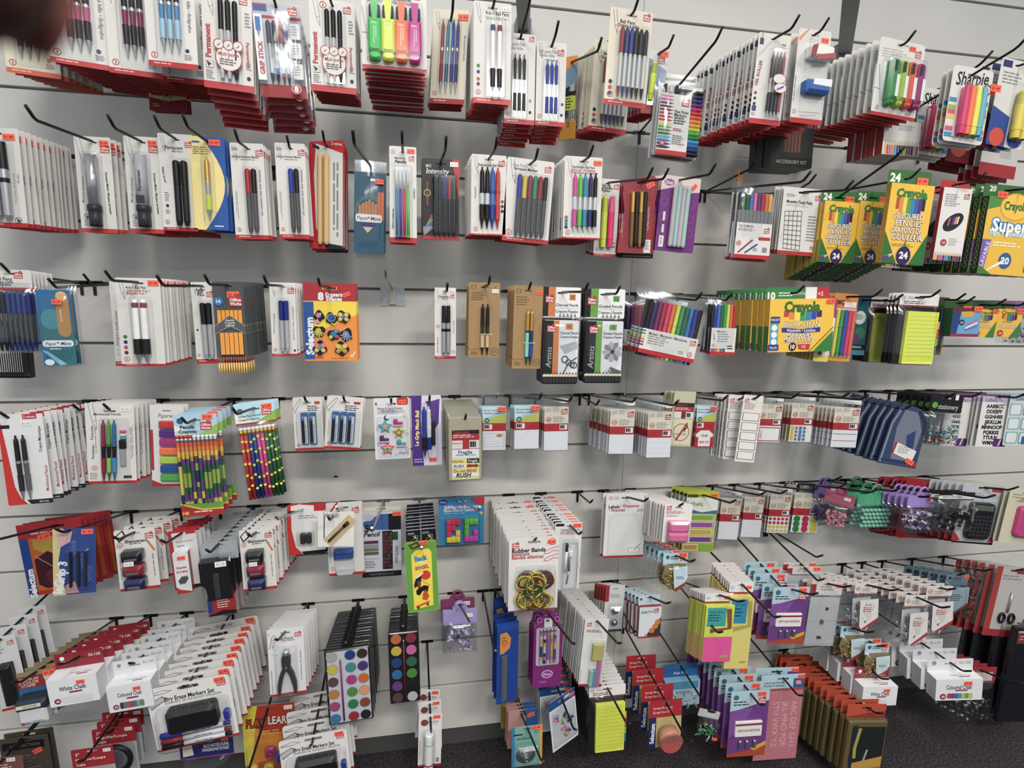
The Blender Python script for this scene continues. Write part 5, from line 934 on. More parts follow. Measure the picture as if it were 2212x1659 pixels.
def leads(n):
    def fn(p):
        p.card(r=.04); p.R(0, .955, 1, 1, 'red'); p.P([(0, .2), (.25, .02), (.3, .05), (.05, .3)], 'grey'); p.P([(.02, .2), (.25, .04), (.28, .06), (.05, .27)], 'card'); p.R(.74, .08, .92, .13, 'logo'); p.M(.5, .16, .95, .27, 3, 'ink'); p.num(30 if n == 2 else 90, .14, .9, .07); p.M(.07, .45, .12, .85, 1, 'grey', 3, .3, True)
        for i in range(n):
            x = (.26 + i * .28) if n == 2 else (.17 + i * .22); w = .24 if n == 2 else .2
            p.part('lead_case'); p.slab(x, .28, x + w, .88, .03, .001, .008, '#2f6298', None, .2); p.front(.0082); p.R(x + .02, .43, x + w * .5, .84, '#17181b'); p.R(x + w * .52, .35, x + w * .9, .86, '#c2c4c8'); p.M(x + w * .58, .5, x + w * .82, .84, 1, 'grey', 2, .6, True); p.T('12', x + w * .3, .36, .08, '#cfe0ee', rot=80)
        p.blister(.12, .25, .95, .93, .012)
    return fn
hang('pencil_lead_pack', 'pencil lead pack', 'white card of two blue lead cases', (634, 856, 697, 970), .22, leads(2), n=3, step=22, roll=-1, hz=.1, ext=.015)
hang('pencil_lead_pack', 'pencil lead pack', 'tilted white card of three blue lead cases', (708, 855, 786, 968), .24, leads(3), n=3, step=22, roll=5, hz=.1, ext=.015)
def princess(p):
    p.card('#d9d9dc', r=.04); p.T('6', .07, .09, .13, '#2a2a5a', bold=.03); p.RR(.65, .0, .96, .12, .05, '#b82a2c'); p.T('Prince & Stars Erasers', .45, .17, .1, '#9a4a5a', maxw=.7, bold=.03); p.P([(.1, .2), (.8, .18), (.9, .24), (.5, .27), (.1, .26)], '#b8bac0'); p.M(.2, .2, .75, .25, 2, '#3a5a7a')
    for x, z in ((.85, .3), (.1, .5), (.9, .6), (.2, .9), (.6, .93), (.12, .75), (.9, .85)): p.ring(x, z, .05, '#6a7a9a', .2, 7)
    p.E(.35, .32, .08, '#2a3a7a'); p.E(.38, .31, .06, '#d9d9dc'); p.T('Stars', .8, .9, .14, '#7a8ab0', shear=.2)
    def star(cx, cz, r, c1, c2, c3):
        p.part('star_eraser'); a = p.asp()
        for q, c, d in ((r, c1, .006), (r * .68, c2, .008), (r * .4, c3, .0095)):
            pts = [(p.X(cx + q * (1 if k % 2 == 0 else .5) * math.sin(k * math.pi / 5)), p.Z(cz - q * a * (1 if k % 2 == 0 else .5) * math.cos(k * math.pi / 5))) for k in range(10)]
            n = 10; p.cur.add([(x, -d, z) for x, z in pts] + [(x, -.0008, z) for x, z in pts], [(k, (k + 1) % n, n + (k + 1) % n, n + k) for k in range(n)] + [tuple(range(n))], c)
    star(.3, .46, .2, '#58a0b4', '#6ab4c8', '#e0a030'); star(.68, .56, .19, '#d0c83a', '#8a4a7a', '#c8c03a'); star(.35, .82, .2, '#d04a7a', '#e8c85a', '#3a9a84')
    for x, z, c in ((.68, .39, '#b0307a'), (.28, .65, '#5a2a6a'), (.76, .73, '#3f9a96')): p.part('shoe_eraser'); p.slab(x - .14, z, x + .12, z + .05, .04, .001, .008, c); p.slab(x - .14, z - .05, x - .02, z + .03, .04, .001, .009, c); p.slab(x - .16, z + .045, x + .13, z + .06, .01, .001, .009, '#e0c8d0')
    p.blister(.08, .3, .95, .95, .013); p.sticker(.8, .07, w=.22)
hang('eraser_pack', 'eraser pack', 'pale card of star and boot shaped erasers', (808, 857, 885, 989), .24, princess, n=1, roll=-1, hz=.1, ext=.015)
def legrip(p):
    p.card('#d4cfe0', r=.05); p.P([(0, 0), (.35, 0), (.3, .3), (.38, 1), (0, 1)], '#4f2a84'); p.P([(.5, .1), (.95, .05), (.9, .4), (.75, .5)], '#5a3a8a'); p.T('Le Grip Mech Ball', .17, .46, .17, '#e4d878', rot=88, bold=.04, maxw=1.55); p.M(.05, .9, .45, .97, 2, '#b8a8d0')
    p.pens([.42, .57], .15, .87, .085 * p.W, 'click', [dict(a='#22409a', b='#22409a', c='#1a1a1e', s='#2a3a8a'), dict(a='#d8dade', b='#d8dade', c='#1f2f86', s='white')]); p.slab(.66, .36, .78, .7, .03, .001, .01, '#1c1c20', 'refill', .2); p.blister(.33, .1, .86, .88, .018); p.sticker(.68, .92, w=.26)
hang('ball_pen_pack', 'pen pack', 'purple card of a blue pen and a white pen', (889, 852, 953, 1003), .25, legrip, n=2, step=20, roll=-1, hz=.09, ext=.015, hx=.6)
def ship(p):
    p.slab(0, 0, 1, 1, .04, .0008, .012, '#a8a188', 'tray', .15); p.front(.0125); p.R(.1, .2, .92, .98, '#e0d878'); p.R(.1, .2, .92, .26, '#1a1a1c'); p.T('Selectum', .38, .23, .13, '#c03038', maxw=.48); p.R(.1, .26, .92, .5, '#a82630'); p.M(.14, .27, .88, .33, 2, '#e8d8d0'); p.R(.1, .36, .42, .49, '#d8d4d0'); p.R(.62, .36, .92, .49, '#d8d4d0'); p.M(.64, .38, .9, .48, 1, 'ink', 1, .9); p.T('Selectum', .25, .4, .08, '#8a2a30')
    p.R(.1, .5, .92, .64, '#dde0e4'); p.T('Fragile', .5, .545, .16, '#2a3050', bold=.02); p.T('Handle With Care', .52, .59, .08, 'ink', maxw=.6); p.T('PERSONAL', .28, .69, .1, '#a03a40', maxw=.34); p.R(.55, .65, .92, .72, '#23263e'); p.T('Fragile', .73, .685, .11, 'white', maxw=.34); p.R(.1, .73, .5, .8, '#dde0e4'); p.T('RUSH', .3, .765, .12, '#33364e', shear=.2, bold=.03); p.P([(.55, .74), (.8, .75), (.8, .73), (.92, .77), (.8, .8), (.8, .78), (.55, .79)], '#8a2a2e'); p.T('Do not BEND', .5, .84, .13, '#a0343c', maxw=.7); p.R(.1, .88, .92, .94, '#dde0e4'); p.T('RUSH', .45, .91, .18, '#2a2d46', shear=.25, bold=.04)
    p.slab(-.04, -.02, 1.04, 1.02, .04, .0006, .015, 'clear', 'blister', .2)
hang('label_pack', 'label pack', 'olive-edged pack of fragile and rush shipping labels', (968, 897, 1039, 1032), .32, ship, n=14, step=19, roll=-.5, hz=.06, ext=.01, vary=.6)
def olabel(kind='plain', num='52', hd=0):
    def fn(p):
        p.part('printed_backing'); p.front(.0008)
        if hd: p.R(.06, .2, .94, .5, '#a4cfe4'); p.P([(.06, .48), (.5, .38), (.94, .34), (.94, .5), (.06, .5)], '#b8c04a'); p.P([(.06, .2), (.94, .2), (.06, .45)], '#c9e4ee'); p.E(.22, .45, .1, '#2a6a6a'); p.T('Round Labels', .12, .27, .1, 'ink', al='l', maxw=.5); p.T('Étiquettes rondes', .12, .32, .1, 'ink', al='l', maxw=.55); p.T(num, .22, .45, .1, 'white')
        else: p.R(.06, .2, .94, .52, 'cream'); p.P([(.1, .23), (.3, .22), (.3, .29), (.1, .3)], 'lgrey'); p.M(.36, .22, .64, .3, 3, 'grey'); p.num(num, .22, .43, .1); p.M(.38, .38, .88, .49, 4, 'grey')
        p.logo(.68, .25, .22); p.R(.06, .5, .94, .64, '#b0222c'); p.R(.62, .52, .9, .61, 'white') if not hd else p.R(.12, .52, .42, .61, 'white'); p.M(*((.64, .53, .88, .6) if not hd else (.14, .53, .4, .6)), 1, 'ink', 1, .9); p.T('ow', .3 if not hd else .7, .57, .1, '#8a1520')
        p.R(.06, .64, .94, .98, '#dcdee2')
        if kind == 'lines':
            for z in (.73, .82, .9): p.L([(.1, z), (.9, z)], .006, '#b8bac2')
        elif kind == 'recipe': p.RR(.12, .68, .88, .92, .03, '#8a8c90'); p.RR(.13, .685, .87, .915, .03, '#dcdee2'); [p.L([(.18, z), (.7, z)], .006, '#9a9ca0') for z in (.76, .82, .87)]; p.E(.7, .72, .12, '#b8803c', rz=.06)
        elif kind == 'dots':
            for i, c in enumerate(('#1f7a3c', '#b8263a', '#d8c82a')):
                for j in range(3): p.E(.22 + i * .28, .71 + j * .1, .11, c)
        elif kind == 'dots2':
            for j, c in enumerate(('#b8263a', '#b8263a', '#d8b82a', '#d8b82a')):
                for i in range(5): p.E(.16 + i * .17, .69 + j * .08, .065, c)
        elif kind == 'stars':
            for i, c in enumerate(('#c8b83a', '#a82c50', '#2f6aa8', '#1f6a3a')):
                p.R(.1 + i * .16, .66, .22 + i * .16, .96, ('#b8aa3a', '#b0b2b6', '#5a8ac0', '#b0b2b6')[i])
                for j in range(4): p.E(.16 + i * .16, .7 + j * .075, .05, c, n=5)
        elif kind == 'name': p.R(.1, .67, .92, .96, '#b02a38'); p.R(.13, .69, .89, .94, 'white'); p.R(.26, .7, .87, .93, '#e4e4e6'); p.T('HELLO', .2, .82, .1, '#b02a38', rot=90)
        elif kind == 'up': p.R(.06, .52 if 0 else .64, .94, .98, '#b0222c'); p.P([(.3, .66), (.7, .66), (.92, .74), (.85, .8), (.78, .77), (.78, .96), (.22, .96), (.22, .77), (.15, .8), (.08, .74)], 'white'); p.T('THIS', .5, .76, .16, '#b0222c', bold=.03); p.T('SIDE UP', .5, .88, .13, '#b0222c', bold=.03)
        elif kind == 'file': p.L([(.1, .72), (.9, .72)], .02, '#2f7a4a'); p.L([(.1, .85), (.9, .85)], .02, '#a82c40')
        elif kind == 'smoke': pass
        p.slab(0, .0, 1, 1, .06, .0006, .006, 'clear', 'blister', .3)
        if hd: p.sticker(.78, .24, w=.3, d=.0065)
        else: p.sticker(.75, .09, 'w', .24, d=.0065)
    return fn
hang('label_pack', 'label pack', 'clear pack of recipe labels behind a steel hook', (1039, 851, 1096, 972), .22, olabel('recipe', '50', 1), n=5, step=20, yaw=-3, hz=.08, hookcol='chrome', ext=.03)
hang('label_pack', 'label pack', 'clear pack of round labels with a sky blue header', (1108, 849, 1168, 969), .25, olabel('plain', '80', 1), n=5, step=16, tip=(1170, 858), hz=.09)
hang('label_pack', 'label pack', 'clear pack of plain red-striped labels beside the forked empty hook', (1172, 852, 1231, 972), .25, olabel('plain', '68'), n=5, step=16, tip=(1236, 862), hz=.09)
bare_hook((1252, 862), (1293, 868), 'bare forked peg hook between two runs of plain label packs', 5)
hang('label_pack', 'label pack', 'clear pack of plain red-striped labels in a deep stack', (1315, 857, 1374, 980), .28, olabel('plain', '102'), n=12, step=15, yaw=-2, roll=1, tip=(1373, 876), hz=.07, vary=1)
hang('label_pack', 'label pack', 'clear pack of lined labels with a red stripe', (1396, 862, 1454, 988), .3, olabel('lines', '136'), n=13, step=15, yaw=-2, roll=.5, tip=(1463, 886), hz=.07, vary=1)
def nosmoke(p):
    p.slab(0, 0, 1, 1, .05, .0008, .008, '#c9c4a0', 'tray', .2); p.front(.0085); p.R(.08, .2, .96, .27, '#1a1a1c'); p.T('Selectum', .4, .235, .13, '#b03038', maxw=.5); p.R(.06, .27, .96, .36, '#b0222c'); p.M(.12, .29, .9, .34, 2, '#e8d8d0'); p.R(.06, .36, .96, .48, '#e0dcd4'); p.R(.4, .36, .6, .48, '#8a1a22'); p.M(.64, .38, .9, .46, 1, 'ink', 1, .9); p.R(.04, .5, .92, .96, '#dcd8b8')
    p.ring(.47, .73, .38, '#b0262e', .08, 24); p.R(.14, .745, .72, .78, '#b8b4a0'); p.L([(.6, .72), (.64, .66), (.7, .66), (.74, .6)], .05, '#2a2a2a'); p.L([(.25, .88), (.72, .56)], .08, '#b0262e'); p.slab(0, 0, 1, 1, .05, .0006, .01, 'clear', 'blister', .2)
hang('label_pack', 'label pack', 'pale yellow no smoking sign pack', (1451, 843, 1498, 962), .23, nosmoke, n=4, step=18, roll=3, hz=.1, tip=(1463, 886), hook=False)
hang('label_pack', 'label pack', 'red and white shirt shaped arrow sticker pack', (1502, 851, 1548, 966), .24, olabel('up', '20', 1), n=5, step=18, roll=1.5, tip=(1571, 879), hz=.09)
def strip5(p):
    p.card('#d8d4cc', r=.03); p.logo(.08, .06, .22); p.M(.1, .12, .8, .22, 4, 'grey')
    for i in range(5): p.RR(.08, .26 + i * .145, .92, .38 + i * .145, .02, '#4a5578'); p.RR(.11, .267 + i * .145, .89, .373 + i * .145, .02, '#dcd8d0')
hang('label_pack', 'label pack', 'grey shaded strip of five framed labels', (1572, 852, 1612, 990), .26, strip5, n=5, step=18, roll=2, yaw=-10, ext=.01, hz=.07)
hang('label_pack', 'label pack', 'bright strip of five framed labels, swung out', (1603, 852, 1642, 996), .3, strip5, n=1, roll=4, yaw=-8, hz=.06, ext=.01)
hang('label_pack', 'label pack', 'clear pack with a red framed name tag label', (1638, 850, 1692, 955), .27, olabel('name', '30'), n=4, step=14, yaw=-4, roll=2, tip=(1727, 853), hz=.07)
hang('label_pack', 'label pack', 'clear pack of coloured star stickers', (1708, 848, 1759, 954), .27, olabel('stars', '105'), n=5, step=16, yaw=-4, roll=2, tip=(1836, 855), hz=.07)
hang('label_pack', 'label pack', 'clear pack of file labels with a green and a red line', (1800, 856, 1858, 966), .3, olabel('file', '28'), n=8, step=16, yaw=-5, roll=2, ext=.04, hz=.05)
def pouch(p):
    ol = [(.25, .0), (.75, .06), (.95, .2), (1, .38), (1, 1), (.0, 1), (.08, .3)]
    p.card('#33405e', outline=ol, hole=True, name='pouch', t=.004, back='#232c44'); p.P([(.35, .1), (.7, .12), (.9, .4), (.85, .9), (.3, .9), (.25, .4)], '#6a7284'); p.L([(.24, .12), (.11, .34), (.05, .97)], .05, '#74829c'); p.L([(.05, .93), (.97, .93)], .03, '#1f2a48'); p.L([(.7, .1), (.93, .25), (.96, .45)], .09, '#1f2a48'); p.P([(.55, .5), (.75, .4), (.8, .7), (.65, .8)], '#2c3c6a')
    p.part('paper_insert'); p.front(.005); p.P([(.32, .62), (.9, .72), (.85, .9), (.28, .8)], 'card'); p.P([(.32, .62), (.37, .628), (.33, .808), (.28, .8)], '#a8262c'); p.M(.42, .68, .8, .8, 4, 'grey'); p.R(.7, .9, .98, .97, '#9a2a34'); p.sticker(.78, .9, w=.22, rot=-20, d=.006)
hang('pencil_pouch', 'pencil pouch', 'blue mesh zip pouch with a curved grey window', (1922, 868, 1996, 1002), .33, pouch, n=8, step=26, roll=9, yaw=-8, hz=.12, hx=.35, tip=(1958, 878), vary=1.2)
def gems(p):
    p.card('#17181a', name='header_card', z0=0, z1=.36); p.E(.16, .22, .09, '#5a9a3a', n=10); p.T('stationery', .58, .24, .2, '#b4b8ae', maxw=.62); p.R(.75, 0, .85, .1, 'white'); p.bag(0, .34, 1, 1, .02, 'bag', 18); p.bits('paper_clips', .1, .62, .9, .96, 70, ['#3f94a8', '#58b0b8', '#8a2a30', '#e08a2c', '#3a6a80', '#c8c0b0'], .006, .016, 4)
hang('clip_pack', 'clip pack', 'black header card over a clear bag of coloured clips', (2008, 850, 2073, 960), .29, gems, n=6, step=22, roll=4, yaw=-4, hz=.08, tip=(2066, 849))
def letters(rows, c='#17181a'):
    def fn(p):
        p.card('#dcdad8', r=.02); p.Rh(0, 0, 1, .14, '#b8a8c0'); p.T('Labels', .3, .1, .16, '#7a5a90', bold=.02); p.R(.0, 0, 1, .03, '#6a3a70')
        for i, t in enumerate(rows): p.T(t, .45, .22 + i * .1, .15, c, bold=.04, maxw=.88)
        p.R(.58, .84, .98, .99, '#5a2a70'); p.L([(.75, .97), (.82, .85)], .05, '#d8d0e0')
    return fn
hang('label_pack', 'label pack', 'sheet of black number stickers with a purple corner', (2043, 850, 2097, 962), .25, letters(['2222', '3334', '4555', '6666', '7888', '8999', '0000']), n=8, step=13, roll=3, yaw=-4, tip=(2120, 850), hz=.05)
hang('label_pack', 'label pack', 'sheet of black alphabet stickers with a purple corner', (2119, 851, 2180, 963), .29, letters(['AABBCC', 'DDEEFF', 'GGHHIIII', 'JJKKLLM', 'MNNOOP', 'PQRRSS', 'TTUUV', 'WMXY']), n=7, step=14, roll=2, yaw=-3, hz=.05, ext=.05)
def teal_l(p):
    p.card('#c4ccd0'); p.Rh(0, 0, 1, .14, '#9ab0c0'); p.T('Labels', .4, .1, .16, '#4a6a84')
    for i in range(2):
        for j in range(3): p.RR(.05 + i * .45, .2 + j * .27, .45 + i * .45, .42 + j * .27, .04, '#5aa0a0'); p.RR(.08 + i * .45, .215 + j * .27, .42 + i * .45, .405 + j * .27, .04, '#d8dcdc')
    p.R(.6, .82, 1, .97, '#2f5a94')
hang('label_pack', 'label pack', 'pale sheet of teal framed labels at the frame edge', (2176, 848, 2240, 960), .3, teal_l, n=6, step=14, roll=2, hz=.05, ext=.02)
# ================================================================ row five
def redfold(p):
    p.card('#b8541c', r=.01); p.Rh(0, 0, 1, .2, '#9c1f2a'); p.R(0, .2, .14, 1, '#1f3f86'); p.T('Selectum', .07, .82, .15, 'white', rot=89, bold=.04); p.M(.2, .13, .7, .18, 1, '#d09a94'); p.P([(.2, .22), (.9, .22), (.6, .3), (.9, .45), (.6, .55), (.2, .35)], '#a88a28'); p.P([(.18, .5), (.4, .4), (.7, .55), (.85, .75), (.7, .9), (.3, .92), (.18, .85)], '#3c1620'); p.P([(.3, .7), (.55, .6), (.6, .85), (.35, .88)], '#5a1f20'); p.R(.14, .94, 1, 1, '#a02a20'); p.R(.94, .2, 1, 1, '#a01f2a'); p.L([(.2, .45), (.62, .75)], .01, '#b8a8a0'); p.T('X', .7, .42, .12, '#c8a83a', rot=20); p.sticker(.4, .2, w=.2, rot=8)
hang('geometry_set', 'geometry set', 'red and blue school card with a dark orange picture', (48, 1122, 180, 1276), .2, redfold, n=6, step=26, roll=-4, yaw=6, tip=(-30, 1186), hz=.08, hx=.62)
def legrip3(p):
    p.card('#2c4686', r=.03); p.P([(0, 0), (.25, 0), (.12, .5), (.3, 1), (0, 1)], '#c8b884'); p.P([(.12, .02), (.45, .04), (.4, .2), (.1, .3)], '#c9a0a0'); p.T('leGrip 3', .16, .73, .3, '#d8d8e0', rot=82, bold=.05, maxw=.95); p.P([(.3, .85), (.5, .8), (.6, .98), (.25, .98)], '#b88a90')
    for i in range(3): p.T('Quick', .45 + i * .18, .3 + i * .2, .2, '#5a74b0', rot=85)
    p.pens([.42, .6, .76], .34, .88, .04 * p.W, 'body', ['#1a1c22', '#23262c', '#2a2d34']); p.blister(.3, .3, .88, .92, .012); p.sticker(.8, .06, w=.28)
hang('ball_pen_pack', 'pen pack', 'blue and cream card of three dark refills, angled', (124, 1138, 208, 1280), .27, legrip3, n=1, roll=4, yaw=12, tip=(128, 1164), ext=.01, hz=.05, hx=.4)
def sharpeners(p):
    p.card(r=.05); p.R(0, .955, 1, 1, 'red'); p.P([(.02, .1), (.22, 0), (.3, .12), (.1, .2)], 'ink'); p.P([(.06, .1), (.2, .03), (.25, .11), (.12, .17)], 'card'); p.logo(.75, .08, .2); p.num(3, .12, .24, .075); p.T('Sharpeners', .52, .19, .13, 'ink', bold=.02, maxw=.55); p.M(.35, .23, .75, .25, 1, 'ink'); p.P([(.78, .22), (.82, .2), (.97, .36), (.93, .38)], '#c8703c'); p.M(.88, .42, .93, .9, 1, 'grey', 3, .5, True); p.M(.07, .5, .1, .9, 1, 'grey', 3, .5, True)
    for i, c in enumerate(('#1a1b1d', '#8a1f2c', '#1d2250')):
        z = .31 + i * .225; p.part('pencil_sharpener'); p.slab(.2, z, .7, z + .17, .05, .002, .026, c, None, .25); p.front(.0265); p.R(.3, z + .1, .6, z + .13, '#6a6c70'); p.blister(.17, z - .01, .73, z + .185, .03)
    p.sticker(.43, .47, 'w', .24, d=.031)
hang('sharpener_pack', 'sharpener pack', 'white card of three sharpeners beside the staples', (252, 1140, 338, 1272), .26, sharpeners, n=4, step=46, roll=-1.5, yaw=4, tip=(244, 1164), ext=.012, hz=.07, full=3)
def staples(p):
    p.card('#b0232c', r=.04); p.P([(.12, .04), (1, .04), (1, 1), (.75, 1), (.3, .95), (.18, .6)], '#cfd0d0'); p.R(.62, .0, .97, .08, '#b0232c'); p.P([(.7, .94), (1, .94), (1, 1), (.7, 1)], '#23242a'); p.T('Standard Staples', .55, .19, .09, 'logo', maxw=.6); p.T('Agrafes', .4, .26, .09, 'ink', maxw=.35)
    p.box(.16, .32, .7, 1.0, .022, '#d5d7da', '#e0e0e0', '#b0303a', 'staple_box', .0006); p.sticker(.46, .4, w=.28, d=.0232); p.front(.0222); p.T('Staples', .42, .56, .13, 'logo', bold=.03, maxw=.4); p.T('Agrafes', .42, .63, .13, 'logo', bold=.03, maxw=.4); p.P([(.16, .88), (.3, .93), (.7, .98), (.7, 1), (.16, 1)], '#b0232c')
    for i in range(3): p.P([(.25 + i * .08, .78), (.42 + i * .08, .7), (.48 + i * .07, .76), (.32 + i * .07, .85)], '#4a4c50')
hang('staple_pack', 'staple pack', 'red and grey card with a white box of staples', (368, 1142, 426, 1270), .26, staples, n=5, step=28, roll=-3, yaw=8, tip=(356, 1178), hz=.07, full=2)
def stapler(p):
    p.card('#9aa0a4', name='hang_tab', z0=0, z1=.25); p.part('stapler'); ol = [(.0, .2), (.75, .2), (.75, .3), (.8, .72), (.15, .72), (.12, .55), (.0, .48)]
    F = [(p.X(x), -.03, p.Z(z)) for x, z in ol]; B = [(a, -.001, c) for a, b, c in F]; n = len(F); p.cur.add(F + B, [tuple(range(n))] + [(k, (k + 1) % n, n + (k + 1) % n, n + k) for k in range(n)], '#141417'); p.slab(.35, .35, .5, .7, .05, .03, .034, '#3a3b3f')
    p.box(.1, .7, .85, .95, .026, '#a02028', '#b8404a', '#b8b2b0', 'printed_sleeve'); p.R(.1, .72, .22, .9, '#233a7a'); p.M(.35, .73, .75, .86, 4, '#e8c8b0'); p.P([(.1, .93), (.5, .88), (.85, .9), (.85, .95), (.1, .95)], '#1a1a1e'); p.part('staple_remover'); p.slab(.45, .94, .6, 1.0, .05, .006, .02, '#151517'); p.slab(.62, .93, .76, .99, .05, .006, .02, '#151517')
    p.slab(0, .15, .9, .96, .03, .0006, .034, 'clear', 'blister', .2); p.sticker(.6, .22, 'w', .3, d=.035)
hang('stapler_pack', 'stapler pack', 'clear pack with a black stapler over a red sleeve', (438, 1168, 516, 1322), .29, stapler, n=9, step=30, roll=-3, yaw=5, tip=(443, 1184), hz=.04, ext=.0)
hang('sharpener_pack', 'sharpener pack', 'white card of three sharpeners beside the stapler', (520, 1140, 592, 1273), .29, sharpeners, n=9, step=28, roll=-1.5, yaw=4, tip=(532, 1150), ext=.008, hz=.07, full=0, vary=.8)
def minish(p):
    p.card('#c8281f', r=.04); p.P([(.1, .03), (.3, .0), (1, .05), (1, 1), (.4, 1), (.2, .85), (.1, .5)], '#dcdcda'); p.P([(.35, .94), (1, .92), (1, 1), (.4, 1)], '#1c1d20'); p.R(.72, .0, 1, .14, '#b8232b'); p.R(.02, .12, .26, .17, '#2a2a2e'); p.M(.3, .22, .9, .3, 2, 'grey'); p.part('pencil_sharpener'); p.slab(.34, .56, .48, .76, .03, .001, .012, '#2e2f33'); p.part('pencil_sharpener'); p.slab(.5, .56, .64, .76, .03, .001, .012, '#2e2f33'); p.blister(.25, .52, .72, .8, .016)
hang('sharpener_pack', 'sharpener pack', 'red and white card of two tiny metal sharpeners', (622, 1087, 702, 1195), .2, minish, n=4, step=12, roll=0, tip=(607, 1150), hz=.12, hx=.42, hookcol='chrome')
def sharpb(p):
    p.card(r=.02); p.R(0, .965, 1, 1, 'red'); p.L([(.12, .12), (.32, 0)], .05, 'red'); p.logo(.72, .08, .2); p.num(2, .12, .9, .06); p.M(.05, .6, .1, .88, 1, 'grey', 3, .4, True); p.part('pencil_sharpener'); p.slab(.18, .62, .72, .74, .03, .001, .022, '#1f4f96'); p.part('clear_tub'); p.slab(.2, .74, .74, .95, .04, .001, .02, 'clear'); p.part('plastic_rim'); p.slab(.22, .925, .72, .945, .02, .001, .02, 'frost')
hang('sharpener_pack', 'sharpener pack', 'white card of a blue sharpener with a clear tub', (706, 1083, 783, 1240), .17, sharpb, n=2, step=26, roll=-1, hz=.07, hookcol='chrome', ext=.12)
def selp(p):
    p.card('#dedcd4', r=.03); p.T('Selectum', .35, .08, .16, '#20242c', maxw=.42); p.L([(.17, .12), (.17, .75)], .03, '#26406a')
    p.part('pencil_backing'); p.front(.002); p.P([(.15, .78), (.85, .08), (1.08, .28), (.38, .98)], '#c4ad7c'); p.part('lead_tube'); p.cur.tube([(p.X(.3), -.006, p.Z(.82)), (p.X(.72), -.006, p.Z(.4))], .035 * p.W, '#3a3a3e', 8); p.cur.tube([(p.X(.72), -.006, p.Z(.4)), (p.X(.84), -.006, p.Z(.28))], .055 * p.W, '#17171a', 8)
hang('pencil_lead_pack', 'pencil lead pack', 'small ivory card with a diagonal tan lead tube', (688, 1103, 766, 1178), .27, selp, n=1, roll=2, tip=(714, 1122), hz=.16, hx=.42, ext=.004)
def fifty(p):
    p.card('#c9c4a8', name='hang_tab', z0=0, z1=.14, r=.01); p.box(0, .05, 1, 1, .016, '#c2c6ce', '#c2c6ce', '#9a9ca4'); p.R(0, .05, 1, .3, '#c9ccd4'); p.P([(.0, .2), (.5, .08), (.7, .08), (.7, .32), (.1, .3)], '#3a62a0'); p.R(.68, .08, 1, .32, '#1c1c22'); p.E(.18, .12, .14, '#b8bac0', rz=.1); p.T('50', .2, .28, .26, 'ink', bold=.05); p.T('Pencil', .26, .37, .17, 'ink', shear=.25, bold=.03); p.R(.52, .33, .78, .9, '#231c24'); rg = random.Random(3)
    for i in range(4):
        for j in range(10): p.R(.54 + i * .06, .35 + j * .053, .585 + i * .06, .395 + j * .053, rg.choice(['#4a5a28', '#6a2a40', '#5a4a2a', '#3a2a44', '#6a3440']))
    for i, c in enumerate(('#5a2a40', '#8a8c92', '#7a6a3a', '#54565a', '#c4c6ca')): p.R(.06, .46 + i * .055, .42, .5 + i * .055, c)
    p.M(.08, .76, .4, .88, 3, 'grey'); p.R(.78, .34, .92, .46, '#26443a'); p.T('WHITELINES', .88, .68, .11, '#7a7c84', rot=88, maxw=.5); p.R(0, .92, 1, 1, '#17181b'); p.T('MASTERPIECE KIT', .5, .96, .08, '#6a6c70', maxw=.7); p.sticker(.9, .08, w=.22, d=.017)
hang('pencil_set', 'pencil set', 'silver and blue box of a fifty piece pencil kit', (783, 1092, 867, 1236), .13, fifty, n=1, tip=(808, 1142), hz=.03, hookcol='chrome')
def dollar(p):
    p.card('#16161a', r=.02, back='#a4a4b4'); 
    for x in (.03, .52): p.R(x, .14, x + .45, .96, '#1a1a1e'); p.R(x + .03, .2, x + .25, .36, '#5a7a74'); p.T('$1', x + .3, .5, .16, '#b8b488'); p.L([(x + .1, .8), (x + .2, .6), (x + .3, .85), (x + .4, .65)], .02, '#a03a2a'); p.L([(x + .2, .45), (x + .35, .7), (x + .25, .9)], .018, '#c8c8b8')
    p.R(0, 0, 1, .05, '#a8a8b6'); p.R(.49, 0, .51, 1, '#8a8a98')
hang('sticker_card', 'sticker pack', 'black twin sticker card with silver edges', (877, 1140, 941, 1172), .24, dollar, n=9, step=23, roll=-3, hz=.2, tip=(911, 1182), hookcol='chrome', ext=.05, vary=.8)
